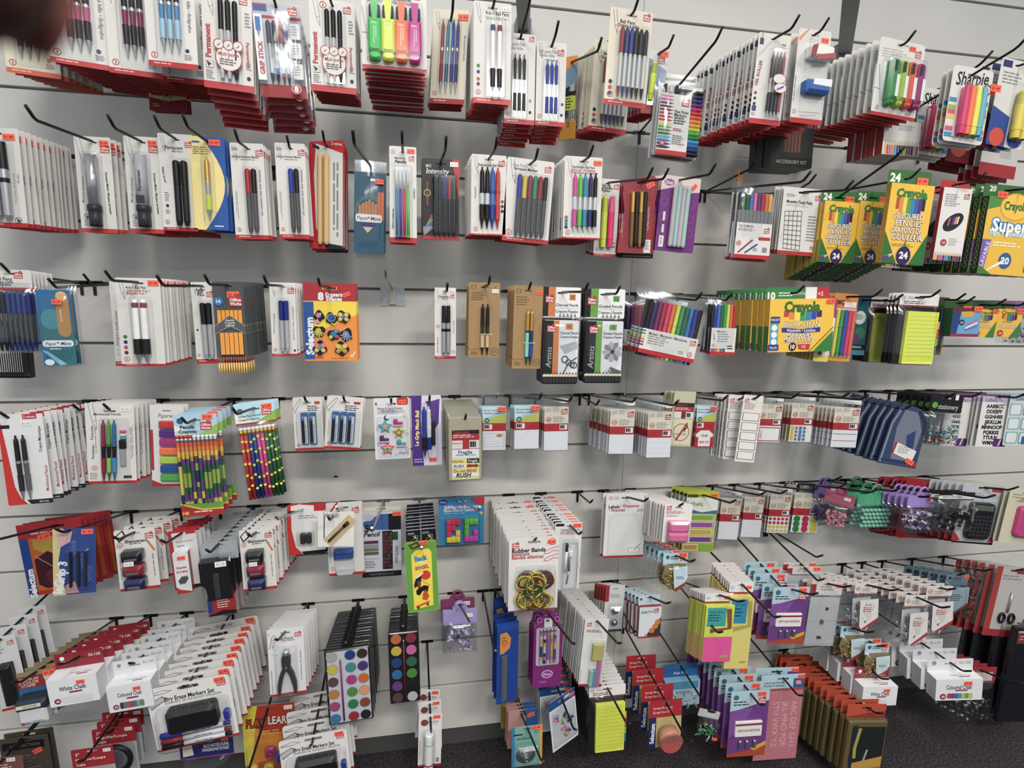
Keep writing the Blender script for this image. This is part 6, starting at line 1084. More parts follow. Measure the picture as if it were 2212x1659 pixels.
def bts(p):
    p.card('#6aa83c', r=.05, t=.003, z0=0, hole=False); p.R(.02, .02, .98, .98, '#5f9a34'); p.P([(.2, .18), (.35, .12), (.75, .11), (.84, .16), (.82, .92), (.2, .96)], '#ecd020'); p.T('Back', .5, .235, .24, '#2f8ac0', rot=6, bold=.06, maxw=.42); p.T('TO', .52, .3, .12, 'white', bold=.04); 
    for i, (ch, c) in enumerate(zip('SCHOOL', ('#c83028', '#2f7ac0', '#2f8a3a', '#d85a20', '#c83028', '#2f7ac0'))): p.T(ch, .33 + i * .075, .375 - i * .004, .16, c, bold=.05)
    p.E(.62, .48, .16, '#d03024'); p.L([(.3, .52), (.55, .44)], .04, 'white'); p.P([(.24, .6), (.3, .52), (.5, .48), (.45, .6), (.25, .65)], '#1c2230'); p.R(.35, .56, .45, .66, '#8a3420'); p.P([(.3, .68), (.55, .62), (.7, .64), (.66, .72), (.5, .7), (.4, .76), (.3, .74)], '#17181c'); p.P([(.5, .74), (.6, .68), (.7, .78), (.62, .84), (.48, .82)], '#c04a20'); p.L([(.26, .92), (.7, .86)], .06, '#d04a30'); p.E(.34, .935, .04, '#222'); p.E(.64, .9, .04, '#222'); p.L([(.5, .55), (.75, .63)], .03, '#c8b020')
    p.part('raffia_tie'); p.front(.005); p.L([(.2, .04), (.4, .0), (.45, .06), (.25, .09), (.15, .03)], .05, '#5a2a1a'); p.sticker(.6, .015, w=.26, d=.006)
hang('pencil_case', 'pencil case', 'green hanging case with a yellow picture panel', (874, 1166, 942, 1318), .31, bts, n=1, roll=-2.5, hz=.02, hook=False)
def blocks(p):
    p.card('#2a7fae', r=.04); rg = random.Random(4)
    for i in range(40): p.E(rg.uniform(.03, .97), rg.uniform(.05, .95), .012, '#4a9ac0', n=6)
    p.P([(.7, 0), (1, 0), (1, .17), (.85, .15), (.75, .08)], '#b8262c'); p.E(.1, .08, .09, '#1f3a7a', rz=.06); p.T('8 pcs', .1, .08, .06, 'white')
    for i, t in enumerate(('Building Block Erasers', 'Effaces Blocs de Construction')): 
        for bo, c in ((.06, '#e8f0f4'), (.0, '#2a4a9a' if i else '#a03a9a')): p.T(t, .5, .19 + i * .07, .085, c, bold=bo + .01, maxw=.8)
    p.M(.12, .32, .75, .34, 1, '#c8dce8'); p.E(.93, .34, .035, '#c8b83a')
    def blk(cells, c):
        p.part('block_eraser')
        for x, z in cells:
            p.slab(x, z, x + .098, z + .118, .005, .001, .012, c, None, .1)
            p.cur.tube([(p.X(x + .049), -.011, p.Z(z + .059)), (p.X(x + .049), -.0155, p.Z(z + .059))], .03 * p.W, c, 10)
    g = lambda x0, z0, pts: [(x0 + a * .1, z0 + b * .12) for a, b in pts]
    blk(g(.17, .44, [(0, 0), (1, 0), (2, 0), (0, 1), (0, 2), (1, 1)]), '#c82c50'); blk(g(.17, .44, [(2, 2), (1, 3), (0, 3), (2, 3)]), '#dcc820'); blk(g(.56, .44, [(0, 0), (1, 0), (2, 0), (0, 1), (0, 2)]), '#58b82c'); blk(g(.56, .44, [(2, 2), (1, 3), (0, 3), (2, 3)]), '#c83cb0')
    p.blister(.14, .42, .9, .96, .02); p.sticker(.86, .07, w=.16)
hang('eraser_pack', 'eraser pack', 'bright blue card of building block erasers', (948, 1072, 1046, 1174), .16, blocks, n=2, step=12, tip=(1015, 1134), hz=.09, hookcol='chrome')
def rubber(p):
    p.card(r=.03); p.R(0, .985, 1, 1, 'red'); p.logo(.06, .07, .14); p.T('Rubber Bands', .06, .17, .12, 'ink', al='l', bold=.03); p.T('Élastique', .06, .215, .1, 'logo', al='l', bold=.02); p.T('Bandas elásticas', .06, .26, .1, 'logo', al='l', bold=.02)
    for dx, dz in ((0, 0), (.0, .1)): p.L([(1, .14 + dz), (.85, .16 + dz), (.72, .2 + dz), (.7, .23 + dz), (.78, .23 + dz), (.9, .19 + dz), (1, .2 + dz)], .014, '#c86a7a')
    p.ring(.86, .07, .07, 'logo', .15)
    rg = random.Random(11)
    for i in range(84):
        cx, cz = rg.choice([(.35, .58), (.68, .57), (.35, .82), (.66, .83), (.48, .7), (.5, .58), (.5, .84)]); cx += rg.uniform(-.05, .05); cz += rg.uniform(-.03, .03); r = rg.uniform(.14, .2) * p.W; d = .003 + rg.random() * .014; t0 = rg.uniform(0, 3); c = rg.choice(['#d8c428', '#d8c428', '#e0cc30', '#8a2226', '#7a1c20', '#2a5a30', '#1f4a3a'])
        p.part('rubber_band'); p.cur.tube([(p.X(cx) + r * math.cos(t), -d - .003 * math.sin(t * 2 + t0), p.Z(cz) + r * (.75 + .2 * math.sin(t0)) * math.sin(t)) for t in [k * math.pi / 9 for k in range(19)]], .0011, c, 5, False)
    p.blister(.14, .38, .92, .97, .024, ); p.sticker(.85, .075, w=.17, rot=-4)
hang('rubber_band_pack', 'rubber band pack', 'large white card of yellow, red and green rubber bands', (1099, 1158, 1206, 1316), .36, rubber, n=16, step=22, roll=0, hz=.065, ext=.0, full=0, vary=.5, hlabel='peg hook deep in the stack of rubber band cards')
def compass(p):
    p.card('#d2d3d2', r=.02); p.R(0, 0, .001, .001, 'card'); p.RR(.02, .02, .34, .06, .04, '#23261f'); p.T('Drawing Compass Set', .58, .11, .13, 'ink', maxw=.7); p.M(.2, .14, .95, .19, 2, 'logo'); p.L([(1.0, .55), (.9, .6), (1, .75)], .01, 'grey')
    p.part('compass'); p.slab(.38, .3, .5, .42, .02, .002, .012, '#2a2b2e'); p.cur.tube([(p.X(.44), -.008, p.Z(.4)), (p.X(.42), -.008, p.Z(.72))], .0035, 'white', 7); p.cur.tube([(p.X(.52), -.008, p.Z(.35)), (p.X(.56), -.008, p.Z(.7))], .0032, 'silver', 7); p.cur.tube([(p.X(.56), -.008, p.Z(.7)), (p.X(.5), -.008, p.Z(.9))], .0015, 'chrome', 6); p.slab(.55, .4, .68, .5, .03, .004, .012, 'white')
    p.part('clear_case'); p.slab(.32, .24, .85, .97, .05, .001, .016, 'clear', None, .2)
    p.cur.tube([(p.X(x), -.015, p.Z(z)) for x, z in ((.34, .26), (.83, .26), (.83, .95), (.34, .95), (.34, .26))], .0012, 'frost', 5, False); p.sticker(.82, .05, w=.3)
hang('compass_pack', 'compass pack', 'grey-white card of a drawing compass in a clear case', (1198, 1126, 1255, 1270), .32, compass, n=13, step=22, roll=1, yaw=-2, tip=(1250, 1155), hz=.06, hx=.55, full=0, vary=.6, ext=.0)
bare_hook((1247, 1068), (1281, 1080), 'bare forked peg hook above the compass cards', 7)
def etiq(p):
    p.card('#dcdcdb', r=.02); p.R(0, .965, 1, 1, '#a8262c'); p.num(12, .12, .07, .05); p.M(.2, .05, .35, .1, 3, 'grey'); p.T('Labels', .07, .2, .11, 'ink', al='l', bold=.03); p.T('• Étiquettes', .36, .19, .1, 'logo', al='l', bold=.02, maxw=.5); p.T('• Etiquetas', .08, .25, .1, 'logo', al='l', bold=.02, maxw=.4); p.L([(.95, .03), (.95, .12), (.82, .12)], .015, 'logo'); p.M(.76, .24, .98, .29, 3, 'grey')
    p.RR(.1, .32, .94, .95, .03, '#c9cac9'); p.R(.12, .33, .92, .94, '#d4d5d4'); p.L([(.12, .62), (.92, .62)], .004, '#bdbebd'); p.P([(.56, .78), (.95, .76), (.95, .94), (.56, .94)], '#dcdcdb'); p.RR(.6, .84, .9, .92, .03, 'grey'); p.RR(.61, .845, .89, .915, .03, '#dcdcdb'); p.L([(.76, .88), (.92, .78)], .02, 'grey')
hang('label_pack', 'label pack', 'large pale card of blank label sheets', (1308, 1064, 1394, 1202), .19, etiq, n=2, step=34, roll=1, yaw=-2, tip=(1397, 1090), hz=.07)
def pinke(p):
    p.card('#dcd9d4', r=.04); p.logo(.08, .06, .18); p.M(.08, .18, .8, .26, 3, 'logo'); p.M(.08, .28, .6, .34, 2, 'grey'); p.slab(.14, .42, .86, .68, .06, .001, .02, '#d86a9c', 'eraser', .3); p.slab(.14, .68, .86, .93, .06, .001, .02, '#d86a9c', 'eraser', .3); p.blister(.1, .39, .9, .96, .022); p.num(2, .12, .95, .03)
hang('eraser_pack', 'eraser pack', 'white card of two pink block erasers', (1435, 1087, 1493, 1170), .32, pinke, n=17, step=17, roll=2, yaw=-4, ext=.0, hz=.09, full=0, vary=.5)
def glabel(p):
    p.card('#98a82a', r=.03); p.Rh(0, 0, 1, .1, '#b4bc2a'); p.R(0, .1, 1, .34, '#d8dcd4'); p.T('Labels', .28, .2, .2, '#6a8a20', bold=.02, maxw=.5); p.P([(0, .27), (.5, .34), (1, .3), (1, .36), (0, .36)], '#3a6a9a'); p.R(.02, .05, .35, .1, '#4a4a1a')
    for i, c in enumerate(('#7aa028', '#8a4a90', '#b8983a', '#6a3a80')): p.R(.03, .38 + i * .12, .96, .48 + i * .12, '#d0d4c8'); p.R(.05, .39 + i * .12, .94, .47 + i * .12, c); p.L([(.88, .4 + i * .12), (.91, .43 + i * .12), (.88, .46 + i * .12)], .015, 'white')
    p.R(.03, .87, .5, .97, '#d0d4c8'); p.R(.05, .88, .48, .96, '#b07a2a'); p.R(.55, .87, .95, .97, '#7aa028'); p.sticker(.85, .06, w=.22)
hang('label_pack', 'label pack', 'lime green card of coloured label strips', (1482, 1060, 1548, 1190), .15, glabel, n=5, step=24, roll=2.5, yaw=-4, tip=(1587, 1094), hz=.07)
for d_, bx, kd, nn, tp, nmb in (('clear pack of plain white labels beside the lime card', (1556, 1052, 1602, 1165), 'plain', 5, (1643, 1115), '36'), ('clear pack of plain white labels with an orange sticker', (1606, 1050, 1651, 1160), 'lines', 4, (1697, 1076), '144'),
                    ('clear pack of small red and yellow dot labels', (1662, 1046, 1710, 1151), 'dots2', 4, (1764, 1070), '315'), ('clear pack of large green, red and yellow dot labels', (1714, 1042, 1775, 1150), 'dots', 4, (1822, 1072), '200')):
    hang('label_pack', 'label pack', d_, bx, .115, olabel(kd, nmb), n=nn, step=16, yaw=-6, roll=2.5, tip=tp, hz=.06)
def hookbag(c, contents, sx=.35):
    def fn(p):
        p.part('hanger'); a = p.asp(); p.front(.001); pts = [(.5 + .13 * math.cos(t), p.hz + .0 - .13 * a * math.sin(t)) for t in [k * math.pi / 8 for k in range(-2, 11)]]
        p.cur.tube([(p.X(x), -.0015, p.Z(z)) for x, z in pts], .0035, c, 6); p.slab(0, .14, 1, .42, .04, .0002, .003, c); p.slab(.28, .06, .72, .2, .1, .0002, .003, c)
        p.bag(0, .36, 1, 1, .02, 'bag', 22); contents(p); p.sticker(.75, .24, 'w' if c != '#9a80c4' else 'orange', .22, d=.0035)
    return fn
def beads(c, n=46): return lambda p: p.bits('beads', .2, .52, .85, .88, n, [c], .0048, .014, 6, 'ball')
def clips(cs, n=60): return lambda p: p.bits('binder_clips', .12, .5, .9, .9, n, cs, .009, .018, 7)
VI = '#7a6aa0'
hang('bead_pack', 'bead pack', 'violet-topped clear bag of dark violet beads', (1760, 1032, 1806, 1128), .13, hookbag('#6a5a90', beads('#54447c')), n=2, step=20, roll=3, yaw=-6, tip=(1822, 1068), hz=.06)
hang('bead_pack', 'bead pack', 'pink bag of beads turned edge-on', (1796, 1050, 1834, 1144), .19, hookbag('#a8546c', beads('#d0808c')), n=1, yaw=-40, roll=8, tip=(1893, 1074), hz=.06)
hang('bead_pack', 'bead pack', 'green-topped bag of beads behind the front green bag', (1812, 1033, 1880, 1120), .1, hookbag('#3f9a72', beads('#5aa084')), n=1, roll=2, hz=.06, hook=False)
hang('bead_pack', 'bead pack', 'green-topped clear bag of mint round beads', (1850, 1052, 1930, 1144), .2, hookbag('#45a87c', lambda p: p.beadgrid(.16, .5, .86, .9, .052, '#7cc4a8')), n=2, step=40, roll=2, hz=.05, tip=(1940, 1076))
hang('clip_pack', 'clip pack', 'pink-topped bag between the green and lilac bags', (1900, 1038, 1962, 1120), .12, hookbag('#b05a80', clips(['#3a3a40', '#6a6a70'])), n=2, step=30, roll=4, hz=.06, hook=False)
hang('clip_pack', 'clip pack', 'lilac-topped clear bag of purple binder clips, right side', (1958, 1055, 2021, 1147), .29, hookbag('#9a80c4', clips(['#9a80b8', '#c0b8c8', '#6a5880', '#c8c8cc'])), n=5, step=22, roll=3, hz=.06, ext=.06)
def blkclip(p): p.card('#1c1c1e', name='header_card', z0=0, z1=.2); p.R(0, .08, 1, .17, '#d8d8d4'); p.M(.1, .1, .9, .15, 2, 'ink'); p.bag(0, .15, 1, 1, .024, 'bag', 25); p.bits('binder_clips', .1, .35, .9, .92, 44, ['#141416', '#1f1f22', '#8a8a90'], .011, .02, 9)
hang('clip_pack', 'clip pack', 'clear bag of black binder clips with a white band', (2024, 1062, 2102, 1145), .33, blkclip, n=3, step=24, roll=3, hz=.06, ext=.08)
def redhd(p): p.card('#a81f2a', r=.08); p.Rh(.1, .0, .8, .02, '#b8282f'); p.M(.2, .3, .8, .6, 3, '#d8a8a0'); p.R(.2, .75, .8, .95, '#54504e')
hang('sharpener_pack', 'sharpener pack', 'red card in the crowded corner above the calculator', (1950, 1034, 2050, 1160), .17, redhd, n=7, step=17, roll=5, hz=.06, hook=False)
def calc(p):
    p.card('#b4b8bc', r=.06); p.P([(0, .8), (.2, .95), (0, 1)], '#b0202c'); p.P([(1, .8), (.85, .95), (1, 1)], '#b0202c'); p.R(0, .97, 1, 1, '#1c1c1e'); p.R(.7, .04, .95, .12, '#a03038'); p.M(.1, .15, .6, .22, 2, 'grey'); p.slab(.22, .3, .8, .9, .1, .001, .014, '#17181b', 'calculator', .25); p.part('display', len(p.parts) - 1); p.front(.0142); p.R(.3, .33, .74, .42, '#5a6658'); p.part('keypad', len(p.parts) - 2)
    for i in range(6):
        for j in range(6): p.slab(.27 + i * .085, .5 + j * .062, .33 + i * .085, .54 + j * .062, .01, .014, .0155, '#34363a')
    p.blister(.18, .27, .84, .93, .02)
hang('calculator_pack', 'calculator pack', 'grey card of a black pocket calculator', (2078, 1044, 2158, 1172), .29, calc, n=8, step=22, roll=5, yaw=-6, hz=.07, ext=.07, full=0)
def pinkt(p): p.card('#c9c4a8', r=.06); p.M(.1, .1, .5, .2, 2, 'grey'); p.slab(.3, .3, .95, .85, .1, .001, .016, '#b83a78', 'sharpener', .25); p.front(.0162); p.R(.2, .14, .7, .18, '#8a9a3a')
hang('glue_pack', 'glue pack', 'cream card with a magenta tool at the frame edge', (2178, 1056, 2246, 1172), .33, pinkt, n=14, step=17, roll=6, yaw=-5, hz=.07, ext=.04, full=0)
bare_hook((1656, 1150), (1776, 1200), 'long bare black hook sticking out under the plain white labels', 8)
def brass(p):
    p.card('#b4ccd4', name='header_card', z0=0, z1=.34, r=.02); p.E(.18, .12, .08, '#2a6a80'); p.M(.3, .1, .7, .2, 2, 'ink'); p.logo(.7, .12, .22); p.part('round_window'); p.front(.001); p.P([(.1, .3), (.95, .28), (1, .6), (.85, .9), (.5, 1), (.15, .85), (0, .6)], '#8a7a50'); p.bits('brass_fasteners', .12, .5, .5, .9, 40, ['#a88a44', '#7a6230', '#c8a85a'], .005, .012, 3); p.part('label_window'); p.front(.014); p.P([(.35, .34), (.92, .3), (.96, .6), (.8, .85), (.45, .9)], '#c4dade'); p.M(.5, .58, .88, .66, 2, 'ink'); p.P([(.4, .92), (.95, .7), (.9, .8), (.5, 1)], '#9a3a2a'); p.bag(0, .28, 1, 1, .018, 'bag', 27); p.sticker(.8, .06, w=.32)
hang('fastener_pack', 'fastener pack', 'blue-headed bag of brass paper fasteners in mid wall', (1432, 1192, 1483, 1272), .3, brass, n=6, step=32, roll=1, yaw=-3, tip=(1495, 1226), hz=.1, k=8)
# ================================================================ row six
def whitec(p): p.card('#c9cacc', r=.03); p.logo(.68, .08, .22); p.M(.1, .12, .6, .25, 3, 'grey'); p.R(0, .965, 1, 1, 'red'); p.slab(.3, .35, .75, .9, .05, .001, .02, '#1c1d20', 'stapler', .3)
hang('stapler_pack', 'stapler pack', 'white card of a black tool at the frame edge, low row', (-20, 1372, 40, 1532), .28, whitec, n=4, step=36, roll=-5, yaw=8, hz=.05, ext=.02)
def stamp(p):
    p.card('#8a7c58', name='hang_tab', z0=0, z1=.3); p.R(0, 0, 1, .1, '#8a7c58'); p.R(0, .1, 1, .38, '#8a2c28'); p.T('PREMIUM', .28, .17, .12, '#d8c8b8', maxw=.5, bold=.02); p.T('2 COLOR', .28, .24, .12, '#d8c8b8', maxw=.5, bold=.02); p.T('STAMP', .26, .31, .12, '#d8c8b8', maxw=.4, bold=.02); p.P([(.65, .15), (.95, .12), (.98, .3), (.72, .34)], '#c8c0b0')
    p.part('blue_backing'); p.front(.001); p.P([(0, .36), (1, .36), (1, .9), (.85, 1), (0, .9)], '#2c5f8a'); p.slab(.1, .62, .82, 1.0, .06, .001, .035, '#c9cbcf', 'stamp', .15); p.front(.0355); p.T('RECEIVED', .5, .93, .1, '#2a4a8a', maxw=.45); p.E(.22, .94, .05, '#a83038'); p.slab(.06, .46, .86, .7, .08, .001, .04, '#23303c', 'cap', .25, len(p.parts) - 1); p.front(.0405); p.R(.15, .5, .75, .58, '#d4d0b8'); p.T('RECEIVED', .5, .54, .08, '#2a3a5a', maxw=.36); p.sticker(.82, .09, w=.32)
hang('stamp_pack', 'stamp pack', 'brown-headed card of a dark blue office stamp', (42, 1445, 124, 1540), .33, stamp, n=9, step=29, roll=-3, yaw=6, hz=.06, tip=(22, 1470), ext=.03, full=2)
def chalk(head, txt, col_):
    def fn(p):
        p.card(head, name='hang_tab', z0=0, z1=.38, r=.01, back='lgrey'); p.Rh(0, 0, 1, .36, head); lt = 'white' if head != '#d2d3d6' else 'grey'; p.E(.15, .12, .05, lt); p.M(.05, .19, .26, .21, 1, lt); p.T('52-120', .82, .12, .09, lt)
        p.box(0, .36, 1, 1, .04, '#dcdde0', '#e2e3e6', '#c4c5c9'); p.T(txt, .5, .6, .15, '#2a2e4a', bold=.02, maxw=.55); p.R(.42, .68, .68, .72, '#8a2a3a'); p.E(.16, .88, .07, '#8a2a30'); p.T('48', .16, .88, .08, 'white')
        for i, c in enumerate(col_): p.part('printed_chalk'); p.front(.0406 + i * .0001); p.RR(.25 + i * .075, .78, .34 + i * .075, .94, .03, c)
        p.sticker(.68, .48, w=.17, d=.041); mb = p.parts[1][1]; p.cur = mb; p.top(.36, .0, .04); p.T(txt, .62, .55, .12, '#2a2e4a', bold=.02, maxw=.45); p.R(.55, .68, .78, .76, '#8a2a3a')
    return fn
hang('chalk_box', 'chalk box', 'white chalk box with a dark red hanging flap', (122, 1404, 226, 1492), .33, chalk('#8a1f2c', 'White Chalk', ['#d0d1d4'] * 8), n=6, step=44, roll=-4, yaw=2, hz=.16, tip=(140, 1458), ext=.01, full=5, vary=.8)
hang('chalk_box', 'chalk box', 'white box of coloured chalk beside the marker sets', (246, 1420, 340, 1505), .3, chalk('#d2d3d6', 'Coloured Chalk', ['#3a3d44', '#6a6c74', '#a05058', '#8a4a50', '#4a6a8a', '#8a8c9a', '#4a8a5a']), n=6, step=44, roll=-4, yaw=2, hz=.16, ext=.0, full=5, vary=.8)
def dry(p):
    p.card('#dddbd8', r=.05); p.R(0, .965, 1, 1, '#b02026'); p.P([(.02, .09), (.2, .05), (.32, .08), (.2, .11), (.03, .12)], 'grey'); p.P([(.03, .1), (.19, .06), (.28, .08), (.2, .1)], '#dddbd8'); p.P([(.0, .22), (.18, .14), (.24, .2), (.03, .33)], '#6a6c6e'); p.P([(.01, .23), (.17, .155), (.22, .2), (.03, .31)], '#b4b5b6'); p.logo(.84, .06, .11)
    p.T('Dry Erase Markers Set', .5, .2, .085, 'ink', bold=.02, maxw=.6); p.T('Ensemble de marqueurs effaçables', .54, .255, .065, 'grey', bold=.01, maxw=.68)
    p.slab(.22, .32, .82, .68, .05, .001, .03, '#141518', 'board_eraser', .3)
    for z, c, c2 in ((.71, '#22349a', '#b8bac0'), (.8, '#8a1f2c', '#d8dade'), (.88, '#141416', '#d8dade')):
        p.part('marker'); x0, x1 = p.X(.1), p.X(.36); y = -.012; Z = p.Z(z); r = .036 * p.W; p.cur.tube([(x0, y, Z), (x1, y, Z)], r, c, 10); p.cur.tube([(x1, y, Z), (p.X(.86), y, Z)], r * .85, c2, 10); p.cur.tube([(p.X(.86), y, Z), (p.X(.94), y, Z)], r * .7, c, 10); p.front(-(y - r * .86)); p.M(.5, z - .012, .8, z + .012, 1, 'ink')
    p.part('marker'); p.slab(.87, .52, .95, .68, .03, .001, .012, '#22349a'); p.blister(.08, .3, .96, .94, .034, .06)
    for zz in (0,): p.sticker(.88, .06, w=.13)
hang('marker_set', 'marker set', 'big white card of a black board eraser and dry erase markers', (320, 1470, 500, 1607), .33, dry, n=9, step=31, roll=-6, yaw=2, hz=.07, ext=.005, full=1, vary=.5)
def punch(p):
    p.card('#dadada', r=.02); p.R(0, .965, 1, 1, 'red'); p.logo(.75, .08, .18); p.T('Hole Punch', .48, .15, .12, 'ink', maxw=.45); p.M(.38, .18, .9, .2, 1, 'logo'); rg = random.Random(2)
    for i in range(14): p.E(.04 + rg.random() * .2, .05 + rg.random() * .35, .015, 'grey', n=6)
    p.L([(.06, .28), (.12, .12), (.2, .08), (.26, .13), (.18, .2), (.14, .3)], .012, 'grey'); p.M(.06, .6, .1, .95, 1, 'grey', 2, .5, True); p.M(.88, .35, .92, .8, 1, 'grey', 2, .5, True)
    p.part('hole_punch'); a = p.asp()
    for s_ in (-1, 1):
        P_ = [(.5 + s_ * q[0], q[1]) for q in ((.06, .36), (.12, .4), (.12, .5), (.1, .55), (.2, .66), (.26, .8), (.26, .92), (.19, .93), (.16, .82), (.08, .66), (.0, .58), (.0, .36))]
        F = [(p.X(x), -.014, p.Z(z)) for x, z in P_]; B = [(x, -.002, z) for x, y, z in F]; n = len(F); p.cur.add(F + B, [tuple(range(n))] + [(k, (k + 1) % n, n + (k + 1) % n, n + k) for k in range(n)], '#3c3836')
    p.cur.tube([(p.X(.5), -.013, p.Z(.54)), (p.X(.5), -.0165, p.Z(.54))], .03 * p.W, 'silver', 10); p.slab(.42, .3, .58, .38, .03, .002, .016, 'silver'); p.blister(.2, .26, .8, .95, .022)
hang('hole_punch_pack', 'hole punch pack', 'white card of a dark metal hand hole punch', (580, 1354, 658, 1499), .29, punch, n=8, step=27, roll=-.5, yaw=3, tip=(600, 1385), hz=.07, ext=.0, full=0, vary=.5)
def paints(W, cols, tray, brush, brushx, cx):
    def fn(p):
        p.slab(0, .0, 1, 1, .04, .0008, .011, tray, 'tray', .15); p.front(.0114)
        if tray != '#1a1b1f': p.RR(.04, .02, .96, .98, .03, '#c2c4ca')
        for (i, j, c) in cols:
            p.part('paint_pan'); X, Z = p.X(cx[i]), p.Z(.085 + j * (.165 if W < 9 else .166)); r = (.125 if W > 9 else .19) * p.W
            p.cur.tube([(X, -.0112, Z), (X, -.0128, Z)], r, '#8a8c90' if W > 9 else '#26272b', 18); p.cur.tube([(X, -.0112, Z), (X, -.0134, Z)], r * .92, c, 18)
        p.part('paint_brush'); p.cur.tube([(p.X(brushx), -.0135, p.Z(.1)), (p.X(brushx), -.0135, p.Z(.16))], .0016, 'silver', 7); p.cur.tube([(p.X(brushx), -.0135, p.Z(.16)), (p.X(brushx), -.0135, p.Z(.95))], .0024, brush, 7)
        p.slab(-.01, -.01, 1.01, 1.01, .04, .0006, .0165, 'clear', 'lid', .15)
        p.part('hang_tab'); p.box(.38, -.05, .62, .02, .009, '#121214', name='hanger'); p.parts.pop(-2)
    return fn
C18 = [(0, 0, '#a8a69c'), (0, 1, '#c8b82a'), (0, 2, '#5a4440'), (0, 3, '#b87a34'), (0, 4, '#a04468'), (0, 5, '#2f74a4'), (1, 0, '#1f3a84'), (1, 1, '#3a8a8a'), (1, 2, '#a83a80'), (1, 3, '#4a8a34'), (1, 4, '#1f7a4c'), (1, 5, '#9c2430'), (2, 0, '#3a2a20'), (2, 1, '#4a3474'), (2, 2, '#d0601c'), (2, 3, '#d89a68'), (2, 4, '#8a4030'), (2, 5, '#232426')]
hang('paint_set', 'paint set', 'silver tray of eighteen watercolour pans', (704, 1393, 800, 1552), .29, paints(18, C18, '#1f2024', '#8a2a7a', .34, [.15, .56, .83]), n=16, step=16, roll=-2, yaw=2, hz=-.02, ext=.0, full=0, vary=.4)
C12 = [(0, 0, '#c8642c'), (0, 1, '#c8b02c'), (0, 2, '#24427c'), (0, 3, '#2f6a9c'), (0, 4, '#6a3a84'), (0, 5, '#5a4038'), (1, 0, '#8a2c38'), (1, 1, '#d0609c'), (1, 2, '#2a6a4a'), (1, 3, '#4a8a34'), (1, 4, '#1a1a1c'), (1, 5, '#b8b8b4')]
hang('paint_set', 'paint set', 'black tray of twelve watercolour pans', (840, 1358, 904, 1510), .26, paints(8, C12, '#1a1b1f', '#6a1f28', .5, [.25, .75]), n=13, step=16, roll=-1, hz=-.02, ext=.0, full=0, vary=.4)
hang('clip_pack', 'clip pack', 'lilac-topped clear bag of purple binder clips, alone on bare board', (957, 1300, 1031, 1408), .24, hookbag('#9a8fc4', clips(['#9a80b8', '#b8b0c4', '#8a78a0', '#c8c8cc'], 40)), n=2, step=22, hz=.07, tip=(1004, 1347))
hang('clip_pack', 'clip pack', 'plum and green topped bag behind the lone lilac bag', (953, 1275, 1025, 1380), .14, hookbag('#8a3a6a', clips(['#6a6a70'], 20)), n=2, step=22, hz=.07, hook=False)
bare_hook((1043, 1284), (1075, 1405), 'long bare black hook left of the blue rulers', 9)
def ruler(p):
    p.card('#1b3f8c', r=.03); p.R(0, 0, 1, .1, '#1f4a9c'); p.P([(.15, .13), (.45, .12), (.65, .2), (.6, .32), (.3, .38), (.15, .38)], '#c88a30'); p.M(.22, .18, .5, .28, 3, '#6a4a20'); p.part('steel_ruler'); p.slab(.22, .4, .48, .97, .01, .001, .004, '#55585e'); p.front(.0042)
    for i in range(24): p.L([(.22, .42 + i * .022), (.3 if i % 5 else .36, .42 + i * .022)], .008, '#1c1d20')
    p.sticker(.4, .26, w=.3, rot=30)
hang('ruler_pack', 'ruler pack', 'blue card of a steel ruler with an amber label', (1072, 1342, 1120, 1515), .27, ruler, n=3, step=34, roll=0, yaw=10, hz=.04, ext=.0, hook=False)
hang('ruler_pack', 'ruler pack', 'blue card of a steel ruler hanging higher behind', (1066, 1290, 1102, 1460), .14, ruler, n=2, step=20, roll=0, yaw=14, hz=.04)
def prin(p):
    ol = [(.0, .22), (.1, .16), (.12, .06), (.3, .03), (.38, .0), (.62, .0), (.7, .03), (.88, .06), (.9, .16), (1, .22), (1, .97), (.97, 1), (.03, 1), (0, .97)]
    p.card('#7c2470', outline=ol, hole=True); p.RR(.1, .2, .9, .7, .06, '#c9b8cc'); p.R(.36, .08, .64, .2, '#d4d0d4'); p.M(.42, .1, .58, .16, 1, 'ink'); 
    for s_ in (-1, 1): p.ring(.5 + s_ * .3, .1, .1, '#c07ab4', .25, 12); p.ring(.5 + s_ * .42, .14, .06, '#c07ab4', .25, 10)
    cs = ['#2a3f7c', '#3a2a3c', '#8a5ab0', '#c8a03a', '#5a4a8a']; rg = random.Random(9)
    for i, c in enumerate(cs):
        p.part('pencil'); x = p.X(.25 + i * .12); r = .045 * p.W; p.cur.tube([(x, -.006, p.Z(.2)), (x, -.006, p.Z(.24))], r, 'silver', 8)
        for k in range(9): p.cur.tube([(x, -.006, p.Z(.24 + k * .046)), (x, -.006, p.Z(.286 + k * .046))], r, rg.choice([c, c, '#c8a85a', '#b86a9a', '#c4c0cc']), 6, False)
    p.blister(.15, .18, .85, .7, .013); p.sticker(.5, .15, 'w', .2) if 0 else None
    p.part('oval_badge'); p.front(.0012); p.E(.5, .82, .2, '#d0b8d4', rz=.15); p.E(.5, .82, .17, '#8a3a84', rz=.12); p.T('Disney', .5, .82, .12, '#e8d8e8', shear=.2, maxw=.26); p.T('5 Pencils', .35, .92, .07, '#c8a0c4')
hang('pencil_pack', 'pencil pack', 'scalloped purple card of five patterned pencils', (1152, 1320, 1214, 1482), .27, prin, n=3, step=30, roll=0, hz=.04, tip=(1228, 1403))
